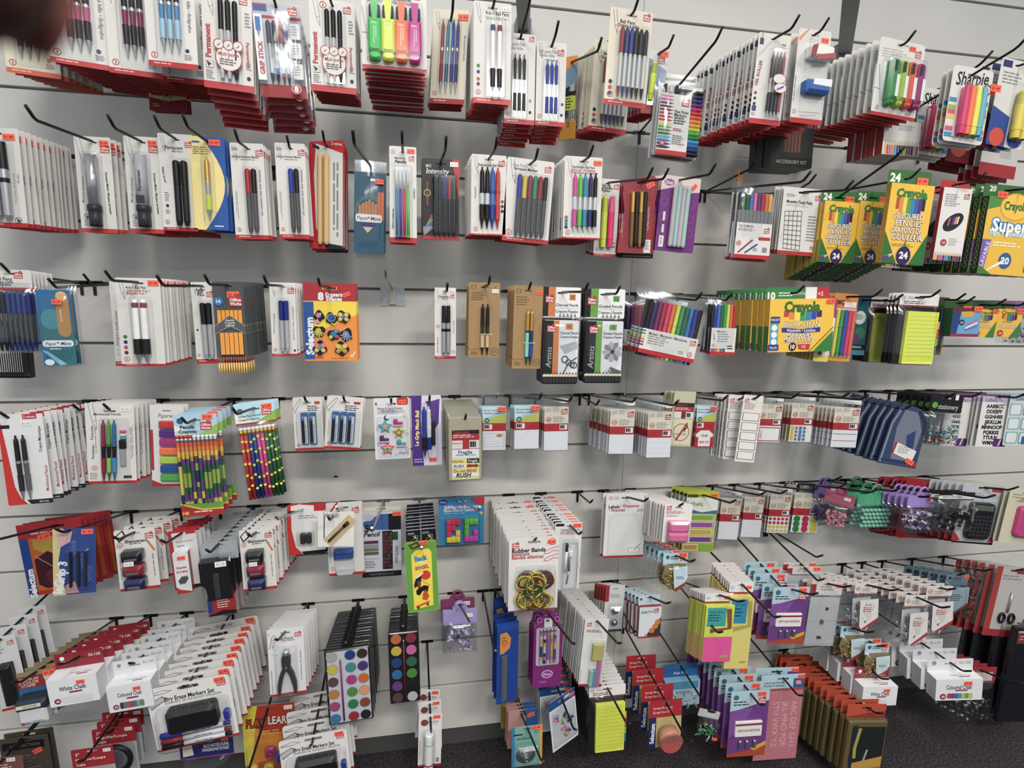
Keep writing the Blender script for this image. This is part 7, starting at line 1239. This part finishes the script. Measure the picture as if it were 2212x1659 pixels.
def flags(p):
    p.card('#d4d3d0', r=.01); p.logo(.1, .07, .2); p.R(0, .965, 1, 1, '#8a2a30'); p.M(.1, .17, .85, .21, 2, 'ink'); p.M(.04, .75, .08, .95, 1, 'grey', 2, .5, True); p.slab(.42, .35, .85, .58, .01, .001, .012, '#b8ae5a', 'sticky_pad', .1); p.slab(.4, .74, .55, .97, .01, .001, .01, '#8ab8a0', 'sticky_pad', .1); p.slab(.55, .74, .7, .97, .01, .001, .01, '#5a8ab0', 'sticky_pad', .1); p.slab(.7, .55, .84, .97, .01, .001, .01, '#b8688a', 'sticky_pad', .1); p.blister(.34, .31, .9, .99, .016, .02)
hang('sticky_note_pack', 'note pack', 'narrow white card of sticky flags in a clear case', (1262, 1334, 1312, 1480), .31, flags, n=17, step=17, roll=4, yaw=-4, hz=.05, tip=(1334, 1395), full=0, vary=.6)
def magn(p):
    p.card('#c9cbcc', r=.03); p.R(0, 0, .2, .35, '#a02a2c'); p.M(.25, .2, .9, .28, 2, 'grey'); p.R(0, .95, 1, 1, '#2a2a2c')
    for z in (.5, .75): p.part('magnet'); ball(p.cur, (p.X(.5), -.012, p.Z(z)), .16 * p.W, 'chrome', 12, 8)
    p.blister(.2, .38, .8, .92, .03)
hang('magnet_pack', 'magnet pack', 'grey card of two chrome ball magnets', (1307, 1262, 1348, 1362), .2, magn, n=5, step=26, roll=2, hz=.08, hook=False)
bare_hook((1310, 1268), (1365, 1370), 'bare black hook in front of the chrome ball magnets', 9)
def finger_b(p):
    p.card('#b8ccd4', name='header_card', z0=0, z1=.26, r=.02); p.E(.12, .1, .06, '#2a5a78'); p.box(0, .24, 1, 1, .012, '#cdd3d6', '#8a2a2e', '#9a2c30'); p.R(0, .96, 1, 1, '#a02a2e'); p.T('Rubber Finger', .36, .35, .12, 'ink', maxw=.55); p.M(.08, .38, .55, .41, 1, 'ink'); p.logo(.66, .3, .22); p.P([(1, .5), (.3, .96), (1, .96)], '#34363c')
    for x, z in ((.75, .72), (.6, .82), (.85, .62)): p.E(x, z, .13, '#c8702c')
    p.E(.35, .93, .06, '#c86a80')
hang('finger_cot_pack', 'office supply pack', 'blue-headed box of orange rubber finger tips', (1378, 1283, 1424, 1370), .27, finger_b, n=6, step=27, roll=0, yaw=-2, tip=(1438, 1328), hz=.07)
bare_hook((1450, 1270), (1549, 1375), 'long bare black hook crossing in front of the pink note pads', 9)
def note2(c0, c1, txt):
    def fn(p):
        p.card('#dcdad8', name='header_card', z0=0, z1=.14, r=.01, back='#a8262c'); p.R(0, .12, 1, .14, '#a02a2e'); p.R(.06, .05, .2, .09, '#9ac4d8'); p.slab(0, .15, 1, 1, .01, .001, .014, c0, 'sticky_pad', .05); 
        if c1: p.R(0, .62, 1, 1, c1)
        p.R(.06, .18, .72, .46, '#2f9a9c' if c1 else '#2a86a8'); p.T('Sticky Notes', .38, .24, .1, '#1c3a44', maxw=.5); p.M(.12, .28, .62, .4, 3, '#1c4a54'); p.P([(.72, .2), (.9, .2), (.95, .5), (.2, .56), (.2, .5), (.8, .48)], '#8a4a34' if c1 else '#a8a03a'); p.E(.75, .92, .16, '#a8a03a', rz=.05); p.sticker(.8, .065, w=.24)
    return fn
hang('sticky_note_pack', 'note pack', 'tall lime and hot pink sticky note pad', (1520, 1280, 1578, 1420), .29, note2('#c8d83a', '#dc4a94', 1), n=9, step=11, roll=1, yaw=-4, hz=.04, tip=(1597, 1328), full=0, vary=.5)
hang('sticky_note_pack', 'note pack', 'tall pale yellow sticky note pad beside the pink one', (1571, 1255, 1620, 1435), .29, note2('#d2c466', None, 2), n=11, step=10, roll=1.5, yaw=-5, hz=.04, tip=(1684, 1333), full=0, vary=.5)
def badge(p):
    p.card('#6a3a80', r=.03); p.P([(0, 0), (1, 0), (1, .16), (.0, .32)], '#a8c4ce'); p.E(.14, .1, .07, '#2a6a84'); p.M(.08, .16, .55, .24, 2, 'ink'); p.logo(.72, .12, .2); p.P([(0, .95), (.7, .9), (1, .8), (1, 1), (0, 1)], '#a8402a'); p.P([(.6, .88), (1, .78), (1, .84), (.7, .92)], '#c8a030'); p.P([(0, .3), (.6, .25), (.3, .6), (0, .7)], '#7c4a94')
    p.slab(.15, .45, .85, .68, .02, .001, .006, '#dcdad8', 'badge', .2); p.front(.0062); p.R(.15, .48, .85, .51, '#8a2a34'); p.T('VISITOR/VISITEUR', .5, .585, .09, '#8a5a60', maxw=.6, bold=.02)
    for x in (.3, .48, .68): p.part('metal_clip'); p.slab(x - .03, .74, x + .05, .86, .03, .001, .008, 'chrome', None, .3)
    p.sticker(.8, .06, w=.22)
hang('badge_pack', 'badge pack', 'purple card of visitor badge holders in row six', (1668, 1266, 1742, 1388), .29, badge, n=3, step=50, roll=2, yaw=-4, tip=(1762, 1298), hz=.06)
hang('badge_pack', 'badge pack', 'purple card of visitor badge holders, half hidden behind', (1625, 1236, 1695, 1358), .22, badge, n=3, step=26, roll=2, yaw=-4, tip=(1700, 1266), hz=.06)
def clipbag(p): p.card('#c9c5c0', name='header_card', z0=0, z1=.22); p.R(0, .05, .16, .22, '#9a2a30'); p.M(.3, .08, .8, .16, 2, 'grey'); p.part('inner_card'); p.front(.001); p.R(.02, .24, .98, 1, '#b4b6b8'); [p.L([(.02, z), (.98, z - .02)], .008, '#8e9094') for z in (.42, .62)]; p.bits('bulldog_clips', .4, .4, .6, .42, 1, ['#3a3c40'], .012, .012, 2, stuff=False); p.bits('bulldog_clips', .45, .6, .55, .62, 1, ['#3a3c40'], .012, .012, 3, stuff=False); p.bits('bulldog_clips', .4, .85, .6, .87, 1, ['#3a3c40'], .013, .012, 4, stuff=False); p.bag(0, .2, 1, 1, .016, 'bag', 41); p.sticker(.88, .07, w=.2)
hang('clip_pack', 'clip pack', 'grey card bag of three small metal clips, right of the badges', (1750, 1254, 1812, 1392), .26, clipbag, n=2, step=40, roll=3, yaw=-5, tip=(1835, 1282), hz=.05)
hang('clip_pack', 'clip pack', 'white headed card bag up behind the small metal clips', (1700, 1222, 1768, 1300), .2, clipbag, n=2, step=20, roll=2, yaw=-5, hz=.05, tip=(1777, 1255))
def pins(p):
    p.card('#d4d0ca', name='header_card', z0=0, z1=.25, r=.02); p.R(0, .235, 1, .26, '#a02a30'); p.num(60, .15, .13, .1); p.logo(.76, .06, .16); p.M(.3, .12, .7, .2, 2, 'grey'); p.bag(0, .2, 1, 1, .018, 'bag', 44); p.bits('steel_pins', .1, .5, .9, .95, 34, ['#9a9ca0', '#6a6c70', '#c8c8cc'], .006, .014, 3, 'pin'); p.part('paper_insert'); p.front(.0175); p.P([(.12, .32), (.9, .28), (1, .7), (.35, 1), (.22, .9)], '#d4d2ce'); p.P([(1, .7), (1, .78), (.38, 1.0), (.32, .97)], '#a82a34'); p.T('Push', .5, .42, .14, 'logo'); p.M(.3, .48, .8, .6, 3, 'logo'); p.P([(.4, .8), (.5, .76), (.46, .84)], '#4a4c50')
for d_, bx, nn, tp in (('first white header bag of steel pins beside the small clips', (1845, 1258, 1890, 1352), 8, (1937, 1296)), ('white header bag of steel pins between two others', (1952, 1284, 1996, 1386), 9, (2043, 1328)), ('white header bag of steel pins beside the blue bag', (2000, 1264, 2050, 1358), 8, (2060, 1291))):
    hang('pin_pack', 'pin pack', d_, bx, .29, pins, n=nn, step=28, roll=2, yaw=-5, tip=tp, hz=.06, full=1, vary=1)
def bluebg(p): p.card('#5a7884', name='header_card', z0=0, z1=.3); p.E(.18, .12, .07, '#1f3a4a'); p.M(.3, .1, .8, .2, 2, '#26363e'); p.part('paper_insert'); p.front(.012); p.P([(.05, .32), (.95, .3), (1, .7), (.5, .95), (.1, .9)], '#8ea4ac'); p.M(.2, .5, .8, .7, 4, '#34454e'); p.P([(1, .7), (.5, .95), (.52, .99), (1, .78)], '#8a3a34'); p.bag(0, .2, 1, 1, .018, 'bag', 45); p.sticker(.88, .07, w=.24)
hang('pin_pack', 'pin pack', 'slate blue header bag at the end of the pin rows', (2042, 1238, 2086, 1318), .27, bluebg, n=6, step=30, roll=3, yaw=-5, tip=(2062, 1290), hz=.06)
def darkbag(p): p.bag(0, 0, 1, 1, .02, 'bag', 47); p.bits('paper_clips', .1, .1, .9, .95, 60, ['#3a2c1e', '#5a4628', '#2a2c20', '#6a3a2a'], .008, .016, 5)
hang('clip_pack', 'clip pack', 'dark mottled bag between the blue bag and scissors', (2086, 1225, 2112, 1335), .22, darkbag, n=3, step=30, roll=6, yaw=-5, hz=.05)
def scis(p): p.card('#b8b4b0', r=.03); p.R(0, 0, .16, 1, '#a83a34'); p.P([(0, .9), (1, .9), (1, 1), (0, 1)], '#a02c30'); p.R(.55, .03, .95, .09, '#9a2a34'); p.M(.2, .12, .8, .2, 2, 'grey'); p.part('scissors'); [p.cur.tube([(p.X(.38 + q) + .009 * math.cos(t), -.006, p.Z(.72) + .016 * math.sin(t)) for t in [k * .7 for k in range(10)]], .0035, '#151517', 6) for q in (0, .26)]; p.cur.tube([(p.X(.5), -.005, p.Z(.64)), (p.X(.52), -.005, p.Z(.35))], .0035, 'silver', 6)
hang('scissors_pack', 'scissors pack', 'red-edged card of black handled scissors in the corner', (2150, 1225, 2218, 1372), .24, scis, n=6, step=28, roll=5, yaw=-8, hz=.05, ext=.06, tip=(2212, 1250), full=3)
def folder(p): p.slab(0, .0, 1, 1, .02, .001, .018, '#16181f', 'tray', .2); p.front(.0185); p.R(.08, .03, .92, .16, '#8a3034'); p.R(.08, .03, .92, .05, '#c0bcb8'); p.M(.15, .08, .8, .14, 2, '#c8a8a4'); p.slab(-.02, -.03, 1.02, 1.0, .02, .0006, .022, 'clear', 'blister', .2); p.R(0, 0, 0, 0, 'dark')
hang('binder_pack', 'binder pack', 'tall navy black folder with a red label in the corner', (2172, 1350, 2232, 1548), .27, folder, n=4, step=50, roll=3, yaw=-4, hz=.02, ext=.02)
# ================================================================ bottom row
def curve(p): p.card('#4a443a', r=.03); p.R(.05, .08, .9, .2, '#17181a'); p.T('COLLECTION', .5, .14, .1, '#6a6a64', maxw=.7); p.M(.1, .3, .8, .6, 6, '#6a645a'); p.P([(0, .6), (.5, .55), (.7, .8), (0, 1)], '#5a2c2a'); p.sticker(.75, .25, w=.2, rot=25)
hang('stationery_set', 'stationery set', 'dark brown card in the bottom corner', (4, 1588, 112, 1720), .24, curve, n=2, step=20, roll=-2, hz=.06, k=11)
hang('stationery_set', 'stationery set', 'reddish card in front of the dark brown corner card', (-30, 1632, 56, 1740), .3, lambda p: (p.card('#7a4a44', r=.04), p.M(.1, .15, .8, .4, 5, '#c8b8a8'), p.sticker(.7, .06, 'w', .22)), n=1, hz=.06, k=11)
def loupe(p):
    p.card('#a01f2a', r=.04); p.P([(0, .36), (1, .36), (1, 1), (0, 1)], '#a8acb0'); p.T('3"', .14, .1, .12, 'white'); p.T('Magnifier/Loupe', .44, .2, .11, 'white', maxw=.75); p.T('Lupa', .2, .29, .11, 'white')
    p.part('magnifier'); a = p.asp(); R_ = .36 * p.W; p.cur.tube([(p.X(.5) + R_ * math.cos(t), -.01, p.Z(.66) + R_ * math.sin(t)) for t in [k * math.pi / 12 for k in range(25)]], .006, '#17181b', 8, False); p.part('lens', len(p.parts) - 1); p.front(.009); p.E(.5, .66, .34, '#6a6e74', n=24); p.ring(.5, .66, .24, '#8a8e94', .1, 24); p.blister(.06, .36, .94, .98, .02); p.sticker(.85, .07, 'w', .18)
hang('magnifier_pack', 'magnifier pack', 'red-headed card of a round black magnifier, rear pair', (202, 1568, 296, 1665), .2, loupe, n=3, step=24, roll=-2, hz=.06, k=11, ext=.01)
hang('magnifier_pack', 'magnifier pack', 'red-headed card of a round black magnifier, low front one', (158, 1612, 250, 1725), .3, loupe, n=1, roll=-2, hz=.06, k=11, ext=.03)
def notepad(p): p.card('#1f2a6a', r=.01); p.P([(.05, .25), (.22, .2), (.25, .8), (.05, .85)], '#d8d0b8'); p.T('BLOC•NOTES MURAL', .68, .42, .1, '#c8c4b8', bold=.03, maxw=.48); p.T('HANGING•NOTE PADS', .66, .62, .1, '#c8c4b8', bold=.03, maxw=.5); p.R(0, .92, 1, 1, '#8a3a6a'); p.sticker(.84, .2, w=.14)
hang('notepad_pack', 'note pack', 'navy hanging note pad card under the big marker set', (388, 1590, 505, 1634), .22, notepad, n=1, roll=-1, hz=.2, k=11)
def gbag(p): p.bag(0, 0, 1, 1, .02, 'bag', 51); p.bits('paper_clips', .1, .3, .9, .95, 50, ['#2a3a2c', '#4a5a30', '#2a2c2e', '#4a6a3a'], .008, .016, 8)
hang('clip_pack', 'clip pack', 'clear bag of dark green pieces below the navy note pad', (392, 1632, 500, 1720), .22, gbag, n=1, hz=.06, k=11, hook=False)
def playl(p):
    p.card('#c87a18', r=.02); p.P([(0, 0), (.3, 0), (.05, 1), (0, 1)], '#d8c41c'); p.P([(.3, .0), (1, 0), (1, .3), (.6, .35), (.2, .25)], '#a83018'); p.P([(0, .7), (1, .6), (1, 1), (0, 1)], '#a84a14')
    for bo, c in ((.1, '#2a2416'), (.02, '#b84a2a')): p.T('PLAY', .24, .2, .24, c, rot=-3, bold=bo, maxw=.36)
    for bo, c in ((.1, '#8a2a14'), (.02, '#e0dcd0')): p.T('LEARN', .72, .19, .24, c, rot=-3, bold=bo, maxw=.46)
    p.T('N', .45, .2, .12, '#4a8a2a'); p.M(.05, .3, .95, .36, 2, '#d0a84a')
    for i, (x, z, c) in enumerate(((.15, .75, '#c8b02a'), (.5, .55, '#b02a6a'), (.7, .62, '#2a5aa0'), (.45, .75, '#b8a020'), (.3, .9, '#a02a70'), (.75, .85, '#c84a1a'), (.6, .95, '#b89a20'), (.2, .95, '#c86a1a'))): p.part('foam_letter'); p.slab(x - .1, z - .07, x + .1, z + .07, .07, .001, .012, c, None, .3); p.ring(x, z, .06, '#3a2a14', .3)
    p.blister(.05, .45, .95, .98, .016); p.sticker(.88, .05, 'w', .16)
hang('toy_letter_pack', 'toy letter pack', 'yellow and orange card of chunky foam letters', (526, 1520, 640, 1700), .2, playl, n=1, roll=-1, hz=.05, tip=(470, 1650), k=11)
hang('marker_set', 'marker set', 'board eraser and marker card low beside the foam letters', (605, 1585, 752, 1708), .3, dry, n=4, step=44, roll=-4, yaw=2, hz=.07, ext=.02, full=0, vary=.5, k=11)
def glue(p):
    p.card('#d8d7d4', r=.02); p.R(0, .965, 1, 1, 'red'); p.E(.25, .16, .16, '#7a3a34'); p.T('Glue Stick', .62, .15, .12, 'ink', maxw=.45); p.M(.5, .19, .9, .21, 1, 'grey'); p.M(.06, .5, .12, .85, 1, 'grey', 2, .5, True); p.R(.78, .85, .92, .93, 'grey'); p.lathe(.45, .3, .97, .2 * p.W, 'glue', dict(a='#8a2a3a'), n=16, name='glue_stick'); p.blister(.2, .28, .72, .98, .03); p.sticker(.78, .06, w=.3)
hang('glue_pack', 'glue pack', 'white card of a single white glue stick', (905, 1540, 955, 1652), .29, glue, n=3, step=42, roll=1.5, hz=.08, tip=(925, 1583), full=3, vary=3, k=11)
def stencil_l(c): return lambda p: (p.card(c, r=.03), p.P([(.3, .3), (.7, .3), (.8, .8), (.2, .8)], '#b8908a'), p.M(.1, .08, .5, .12, 1, 'grey'), p.sticker(.7, .12, w=.3, rot=20))
hang('protractor_pack', 'ruler pack', 'yellow card behind the blue ruler, near the carpet', (1083, 1490, 1122, 1570), .12, stencil_l('#a88a2c'), n=2, step=20, hz=.05, k=11)
hang('stationery_set', 'stationery set', 'pink and blue card above the binder rings', (1098, 1530, 1162, 1612), .24, lambda p: (p.card('#b88a84', r=.04), p.P([(.55, 0), (1, 0), (1, 1), (.7, 1)], '#2a5a94'), p.sticker(.75, .15, w=.25, rot=15)), n=3, step=24, hz=.06, k=11, roll=1)
def ringp(p):
    p.card('#6fa89c', r=.03); p.R(0, 0, .1, 1, '#2f7aa4'); p.R(.9, 0, 1, 1, '#c89a3a'); p.R(.05, .18, .35, .22, '#2a3a3c'); p.M(.15, .28, .8, .35, 2, 'ink'); p.ring(.8, .17, .06, '#1f4a54', .25)
    for i in range(6): p.part('binder_ring'); q = .3 - i * .045; p.cur.tube([(p.X(.45) + q * p.W * math.cos(t), -.004 - i * .003, p.Z(.7) + q * p.W * .85 * math.sin(t)) for t in [k * math.pi / 9 for k in range(19)]], .0018, 'chrome', 6, False)
    p.blister(.12, .38, .88, .95, .026); p.sticker(.8, .06, w=.28)
hang('binder_ring_pack', 'binder ring pack', 'teal card of nested silver binder rings', (1105, 1566, 1171, 1652), .32, ringp, n=1, roll=-.5, hz=.07, tip=(1163, 1648), k=11)
def bluec(p):
    p.card('#d4d5d8', r=.01); p.Rh(0, 0, 1, .17, '#1f4a84'); p.R(.6, .04, .8, .1, '#b4bcc8'); rg = random.Random(6)
    for i in range(14):
        x, z = rg.uniform(.2, .8), rg.uniform(.3, .85); c = rg.choice(['#b82c38', '#c87aa0', '#8ab83a', '#5a3a90', '#3a8a9a', '#d86a8a', '#3a2a5a']); p.part('clip'); a = rg.uniform(0, 3); p.cur.tube([(p.X(x), -.005, p.Z(z)), (p.X(x) + .014 * math.cos(a), -.007, p.Z(z) + .014 * math.sin(a))], .003, c, 6)
    p.bag(.05, .2, .95, .95, .014, 'bag', 52); p.sticker(.86, .09, w=.2)
hang('clip_pack', 'clip pack', 'blue-headed card of mixed coloured clips, swung sideways', (1180, 1500, 1244, 1612), .31, bluec, n=1, yaw=25, roll=-8, hz=.08, k=11, tip=(1245, 1578))
hang('clip_pack', 'clip pack', 'blue-headed card of mixed clips behind the swung one', (1165, 1482, 1235, 1575), .2, bluec, n=6, step=22, yaw=3, roll=-1, hz=.08, k=11, hook=False)
hang('sticky_note_pack', 'note pack', 'bright yellow lined note pad in a clear bag, bottom row', (1271, 1478, 1348, 1616), .3, notes('#dce42c'), n=12, step=15, roll=-1, yaw=-2, tip=(1360, 1563), hz=.06, k=11, full=0, vary=.5)
def selred(p):
    p.card('#1d2a5a', r=.04); p.Rh(0, 0, 1, .36, '#a81f2c'); p.T('Sponge Moistener', .42, .16, .1, '#d8c4c0', maxw=.6); p.T('Éponge Humecteur', .42, .25, .1, '#d8c4c0', maxw=.6); p.R(.22, .36, 1, 1, '#b8a868'); p.T('Selectum', .11, .7, .18, '#e0e0e4', rot=88, bold=.04); p.part('sponge_cup'); X, Z, r = p.X(.56), p.Z(.72), .34 * p.W
    p.cur.tube([(X, -.001, Z + .008), (X, -.03, Z - .002)], [r * .85, r], '#b8806a', 20); p.cur.tube([(X, -.03, Z - .002), (X, -.034, Z - .003)], [r * 1.02, r * 1.02], '#a8605c', 20); p.cur.tube([(X, -.034, Z - .003), (X, -.0345, Z - .003)], [r * .92, r * .92], '#b04c48', 20); p.sticker(.6, .22, w=.18)
hang('sponge_pack', 'sponge pack', 'red and navy card of a round sponge moistener', (1402, 1510, 1470, 1610), .32, selred, n=4, step=56, roll=-1, yaw=-2, tip=(1498, 1596), hz=.07, k=11, full=3)
def bluepin(p): p.card('#2f6a9c', name='hang_tab', z0=0, z1=.35); p.Rh(0, 0, 1, .34, '#1f5a94'); p.T('Push Pins', .5, .24, .1, '#c8dce8'); p.box(0, .34, 1, 1, .02, '#9ab4c0', '#7ab0c8', '#8aa4b0'); p.R(.05, .36, .95, .56, '#3f8aac'); p.M(.3, .62, .9, .7, 2, '#34505e'); p.bits('push_pins', .05, .7, .95, .95, 50, ['#7a94a4', '#a8c0cc', '#5a7484'], .006, .03, 3, 'pin')
hang('pin_pack', 'pin pack', 'blue box of clear push pins over the red sponge cards', (1432, 1432, 1504, 1512), .2, bluepin, n=1, roll=-1, yaw=-3, hz=.08, k=11, tip=(1560, 1530))
def greenpin(p): p.part('tub'); p.slab(.1, .25, .95, 1, .05, .001, .03, 'clear', None, .2); p.card('#b4b8b4', name='hang_tab', z0=0, z1=.3); p.bits('push_pins', .2, .5, .85, .8, 40, ['#2f7a4a', '#3a8a5a', '#a8b0aa'], .006, .024, 3, 'pin'); p.sticker(.8, .75, w=.25, d=.031)
hang('pin_pack', 'pin pack', 'small clear tub of green pins over the carpet', (1510, 1532, 1552, 1588), .3, greenpin, n=1, roll=12, yaw=-10, hz=.08, k=11, hook=False)
hang('badge_pack', 'badge pack', 'purple card of visitor badge holders over the carpet', (1577, 1490, 1655, 1630), .33, badge, n=9, step=30, roll=0, yaw=-4, tip=(1625, 1545), hz=.06, k=11, full=0, vary=.6)
def stenc(p):
    p.card('#a8c8d4', name='header_card', z0=0, z1=.18, r=.01); p.R(.75, .05, 1, .17, '#2f5a94'); p.R(0, .16, 1, .18, '#a84a3a'); p.P([(0, .15), (.5, .12), (.8, .03), (.8, .0), (1, 0), (1, .1), (.6, .16)], '#c8dce0') if 0 else None; p.T('Lettering Stencil', .3, .09, .07, 'ink', maxw=.45); p.T('Pochoir à lettres', .3, .125, .07, 'ink', maxw=.45); p.logo(.8, .07, .14); p.part('plastic_stencil'); p.front(.002); p.R(-.02, .18, 1.0, 1, '#b8707c')
    for i, t in enumerate(('ABC DEF GH I', 'JKL MNO PQR', 'STU VWX YZ')): p.T(t, .84 - i * .21, .58, .19, '#d8a4ac', rot=-88, bold=.0, maxw=1.1)
    p.sticker(.92, .03, w=.16)
hang('stencil_pack', 'stencil pack', 'dusty pink lettering stencil with a pale blue header', (1640, 1456, 1728, 1636), .28, stenc, n=2, step=28, roll=1, yaw=-3, tip=(1737, 1502), hz=.05, k=11)
def knife(p):
    p.card('#b8482a', name='header_card', z0=0, z1=.22, r=.03); p.P([(0, .18), (1, .1), (1, .22), (0, .22)], '#8a3020'); p.slab(0, .2, 1, 1, .05, .0008, .016, '#6a5a30', 'tray', .2); p.front(.0165); p.R(.1, .28, .95, .84, '#1e2424'); p.R(.12, .26, .22, .95, '#1c2a48'); p.L([(.3, .3), (.22, .6), (.24, .75)], .08, '#a8a828'); p.L([(.55, .62), (.48, .8)], .05, '#a8a8a4'); p.P([(.2, .82), (.95, .72), (.95, 1), (.2, 1)], '#c89a28'); p.P([(.2, .92), (.95, .88), (.95, 1), (.2, 1)], '#b85a24'); p.slab(-.02, .18, 1.02, 1.02, .05, .0006, .019, 'clear', 'blister', .2)
hang('knife_pack', 'tool pack', 'rust orange headed pack with an olive plastic tray', (1828, 1520, 1903, 1660), .36, knife, n=13, step=26, roll=2, yaw=-6, hz=.06, tip=(1897, 1556), k=11, full=0, vary=.8)
hang('fastener_pack', 'fastener pack', 'upper blue-headed bag of brass fasteners over the orange headed packs', (1815, 1350, 1862, 1420), .26, brass, n=3, step=30, roll=1, yaw=-4, hz=.1, k=10, tip=(1880, 1390))
hang('fastener_pack', 'fastener pack', 'lower blue-headed bag of brass fasteners over the orange headed packs', (1868, 1388, 1916, 1458), .3, brass, n=2, step=30, roll=1, yaw=-4, hz=.1, k=10, tip=(1912, 1400))
hang('chalk_box', 'chalk box', 'white chalk box low behind the orange headed packs', (1848, 1440, 1914, 1502), .3, chalk('#8a1f2c', 'White Chalk', ['#d0d1d4'] * 6), n=4, step=48, roll=0, yaw=-6, hz=.14, k=11, tip=(1910, 1475), full=4, vary=.8)
hang('chalk_box', 'chalk box', 'white coloured chalk box with a plain white flap by the folders', (2010, 1422, 2088, 1490), .33, chalk('#d2d3d6', 'Coloured Chalk', ['#a83a4a', '#8a3a5a', '#4a5aa0', '#3a8ab0', '#b8b03a', '#4a9a5a', '#c8b84a']), n=4, step=50, roll=-4, yaw=-12, hz=.14, k=11, tip=(2096, 1455), full=4, vary=.8)
def redh2(p): p.card('#a02c34', name='header_card', z0=0, z1=.3); p.R(.1, .1, .9, .26, '#c8bcb8'); p.bag(0, .25, 1, 1, .02, 'bag', 55); p.bits('metal_clips', .1, .55, .9, .95, 40, ['#55585c', '#a8aaae', '#2a2c30'], .007, .016, 5)
hang('clip_pack', 'clip pack', 'red-headed clear bag of metal clips over the dark carpet', (2078, 1440, 2142, 1552), .28, redh2, n=6, step=28, roll=2, yaw=-5, hz=.07, k=11, tip=(2200, 1500), full=3)
q = PX(725, 1029, .0); m = MB(); m.add([(-.009, -.0002, -.002), (.004, -.0006, -.003), (.010, -.0002, 0), (.003, -.0012, .001), (.0, -.0015, .004), (-.003, -.0008, .001)], [(0, 1, 2, 3, 4, 5)], 'black'); o = m.obj('torn_tape'); o.location = q; tag(o, 'tiny dark scrap stuck on the bare board between rows', 'scrap')
# ================================================================ brackets, finger
def bracket(u, v0, v1, w0, w1, desc, dx=0):
    """a grey steel arm that leans out from the wall above"""
    a = PX(u, v1, .03); b = PX(u + dx, v0, .36); m = MB(); d = b - a; r = .013
    m.add([(s_ * r, -r, 0) for s_ in (-1, 1)] + [(s_ * r, r, 0) for s_ in (1, -1)] + [tuple(Vector((s_ * r * 1.2, -r, 0)) + d) for s_ in (-1, 1)] + [tuple(Vector((s_ * r * 1.2, r, 0)) + d) for s_ in (1, -1)], [(0, 1, 5, 4), (1, 2, 6, 5), (2, 3, 7, 6), (3, 0, 4, 7), (3, 2, 1, 0), (4, 5, 6, 7)], '#8d9296')
    h = empty('shelf_bracket', a); m.obj('arm', h); c = MB(); c.box(-.02, -a.y - .03 + .0 if 0 else -.004, -.02, .02, -a.y - .0005, .03, '#6a6e72'); c.obj('wall_plate', h); tag(h, desc, 'bracket')
bracket(1131, -40, 66, 0, 0, 'grey steel bracket arm above the capless pen cards')
bracket(1824, -60, 118, 0, 0, 'grey steel bracket arm beside the chunky highlighters', 22)
def finger():
    sk = node_mat('shaded_skin', '#3a1c18', '#4a2620', 60, .6); c = M3 @ Vector(((-262 - 1106) / FPX, (-165 - 829.5) / FPX, 1.0)) * .045 + CAM  # shade of the lens-facing side is put into the dark skin colour
    ax = (M3 @ Vector((-.93, -.36, -.05))).normalized(); m = MB(); pts = []; rr = []
    for t, r in ((-.0125, .0015), (-.0118, .0035), (-.010, .0052), (-.007, .0066), (-.002, .0074), (.008, .0078), (.022, .0082), (.034, .0088), (.048, .0086), (.07, .0092)): pts.append(c + ax * t); rr.append(r)
    m.tube(pts, rr, sk, 20); e = empty('finger', c); m.v = [tuple(Vector(v) - c) for v in m.v]; m.obj('fingertip', e)
    n = MB(); q = M3 @ Vector((.25, -.2, 1)); q = (q - ax * q.dot(ax)).normalized(); s_ = ax.cross(q)
    vs = [tuple(ax * (-.0105 + .011 * i / 5) + q * (.0074 * math.cos((j - 3) * .26) + .0003) * (.93 if i < 1 else 1) + s_ * (.0076 * math.sin((j - 3) * .26))) for i in range(6) for j in range(7)]
    n.add(vs, [(i * 7 + j, i * 7 + j + 1, (i + 1) * 7 + j + 1, (i + 1) * 7 + j) for i in range(5) for j in range(6)], '#7a4a42', True); n.obj('fingernail', e)
    tag(e, 'blurred fingertip held close over the corner of the view', 'finger')
finger()
